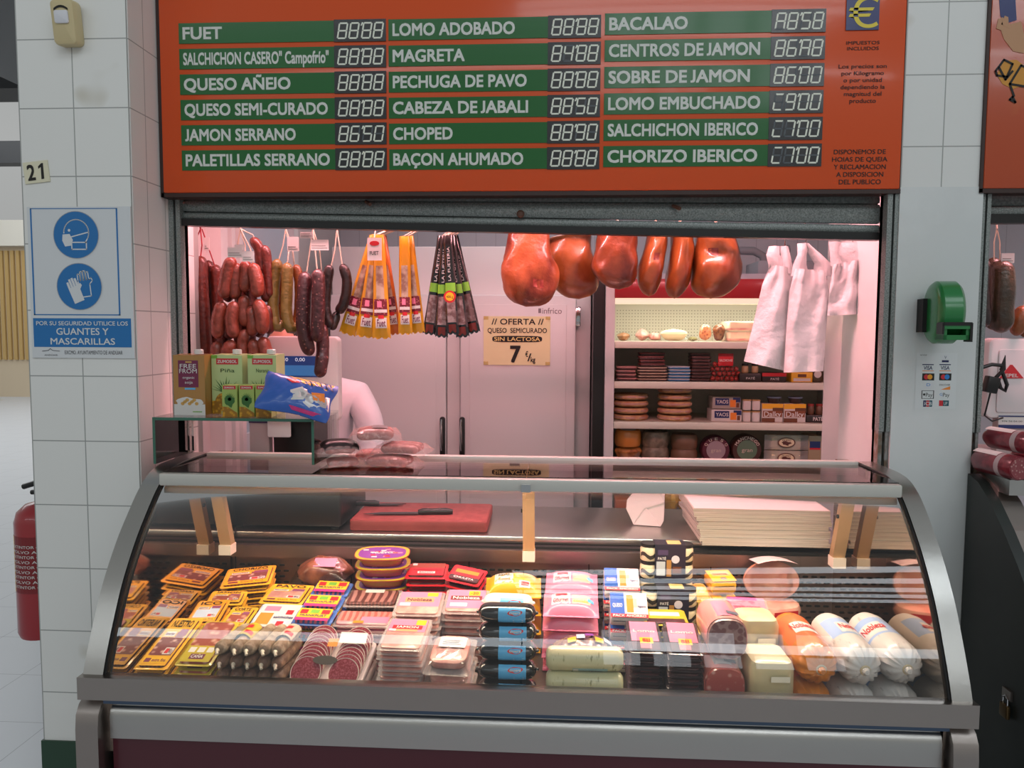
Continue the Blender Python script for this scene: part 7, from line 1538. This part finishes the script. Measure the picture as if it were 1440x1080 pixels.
g.build('printed_patch', [OLIVEY, mat('print_pale_blue', 'b9c7da', .35), PURPLE], t)
for i in range(3):
    tt = thing('mixed_meat_pouch', 'brown pouch stacked under the crinkled purple bag', 'bag', (p.x, 1.945, DECK+.031*i), (0, 0, R(3*i)), 'brown pouches under the purple bag'); G().slab(0, 0, 0, .165, .10, .0305, .03, .012).build('pouch_body', mat('pouch_brown', '5c3a38', .3, coat=.6), tt); G().grid(lambda u, v: (-.05+.1*u, -.0505, .006+.016*v), 2, 1).build('pouch_label', PURPLE, tt)
# wrapped sausages logs with gathered ends
WLOG = mat('log_white_casing', 'cfcac6', .4, coat=.4, noise=('noise', 60, '8d8684', .60, .72, (1, .25, 1))); OLOG = mat('log_orange_casing', 'cf7a24', .3, coat=.6, noise=('noise', 40, 'b0601a', .55, .7, (1, .3, 1)))
def log(lab, x, z, Y0, m, knot, bands, r=.0503, L=.27, group=None, spin=0):
    t = thing('meat_roll', lab, 'cold meat', (x, Y0, z), (0, R(spin), 0), group)
    T_ = Matrix.Rotation(R(-90), 4, 'X')
    prof_ = [(.006, -.012), (.010, -.006), (.009, .0), (.016, .001), (.030, .006), (.042, .018), (.050, .036), (.0525, .06), (.0525, L-.05), (.046, L-.02), (.02, L-.004), (.008, L)]
    G().lathe([(q*r/.0525, h_) for q, h_ in prof_], 48, T=T_, wob=lambda a, h_: 1+(.085*math.sin(14*a+1.6*math.sin(3*a)) if .0 < h_ < .03 else .035*math.sin(14*a+1.6*math.sin(3*a)) if h_ < .045 else 0)).build('casing', m, t)
    G().lathe([(.011, -.003), (.013, 0), (.011, .003)], 14, T=T_).build('end_clip', knot, t)
    ms = []; g = G()
    for (y0, y1, a0, a1, bm_) in bands:
        if bm_ not in ms: ms.append(bm_)
        g.grid(lambda u, v: (r*(1.006+.006*ms.index(bm_))*math.cos(R(a0+(a1-a0)*u)), y0+(y1-y0)*v, r*(1.006+.006*ms.index(bm_))*math.sin(R(a0+(a1-a0)*u))), 14, 1, ms.index(bm_))
    g.build('printed_band', ms, t)
    G().text('Nobleza', lambda u, v: (r*1.03*math.cos(R(125-70*u)), .13+.03*v, r*1.03*math.sin(R(125-70*u))), 0, .02).build('lettering', RED, t)
    return t
PBL = mat('band_pale_blue', '9ab4dc', .35, coat=.5); OCLIP = mat('clip_straw', 'c9b99a', .5)
wb = [(.10, .20, 20, 165, PBL), (.11, .17, 60, 130, WHITEP)]; ob = [(.08, .22, 20, 160, mat('band_vermilion', 'dc6a38', .35, coat=.5)), (.11, .17, 50, 120, WHITEP)]
zl = DECK+.0515; zu = zl+.1030
log('orange cased meat roll lying lowest beside the ivory cheese block', .634, zl, 1.775, OLOG, OCLIP, ob)
log('white cased meat roll lying low between the orange ones and the outer white one', .737, zl, 1.775, WLOG, OCLIP, wb)
log('white cased meat roll lying low nearest the steel end of the counter', .8395, zl, 1.775, WLOG, OCLIP, wb)
log('orange cased meat roll with a gathered end on top of the heap of rolls', .637, zu, 1.765, OLOG, OCLIP, ob)
log('white cased meat roll with a gathered end on top, beside the orange roll', .7397, zu, 1.768, WLOG, OCLIP, wb, spin=25)
log('white cased meat roll with a gathered end on top, touching the steel end', .8424, zu, 1.78, WLOG, OCLIP, wb, spin=-30)
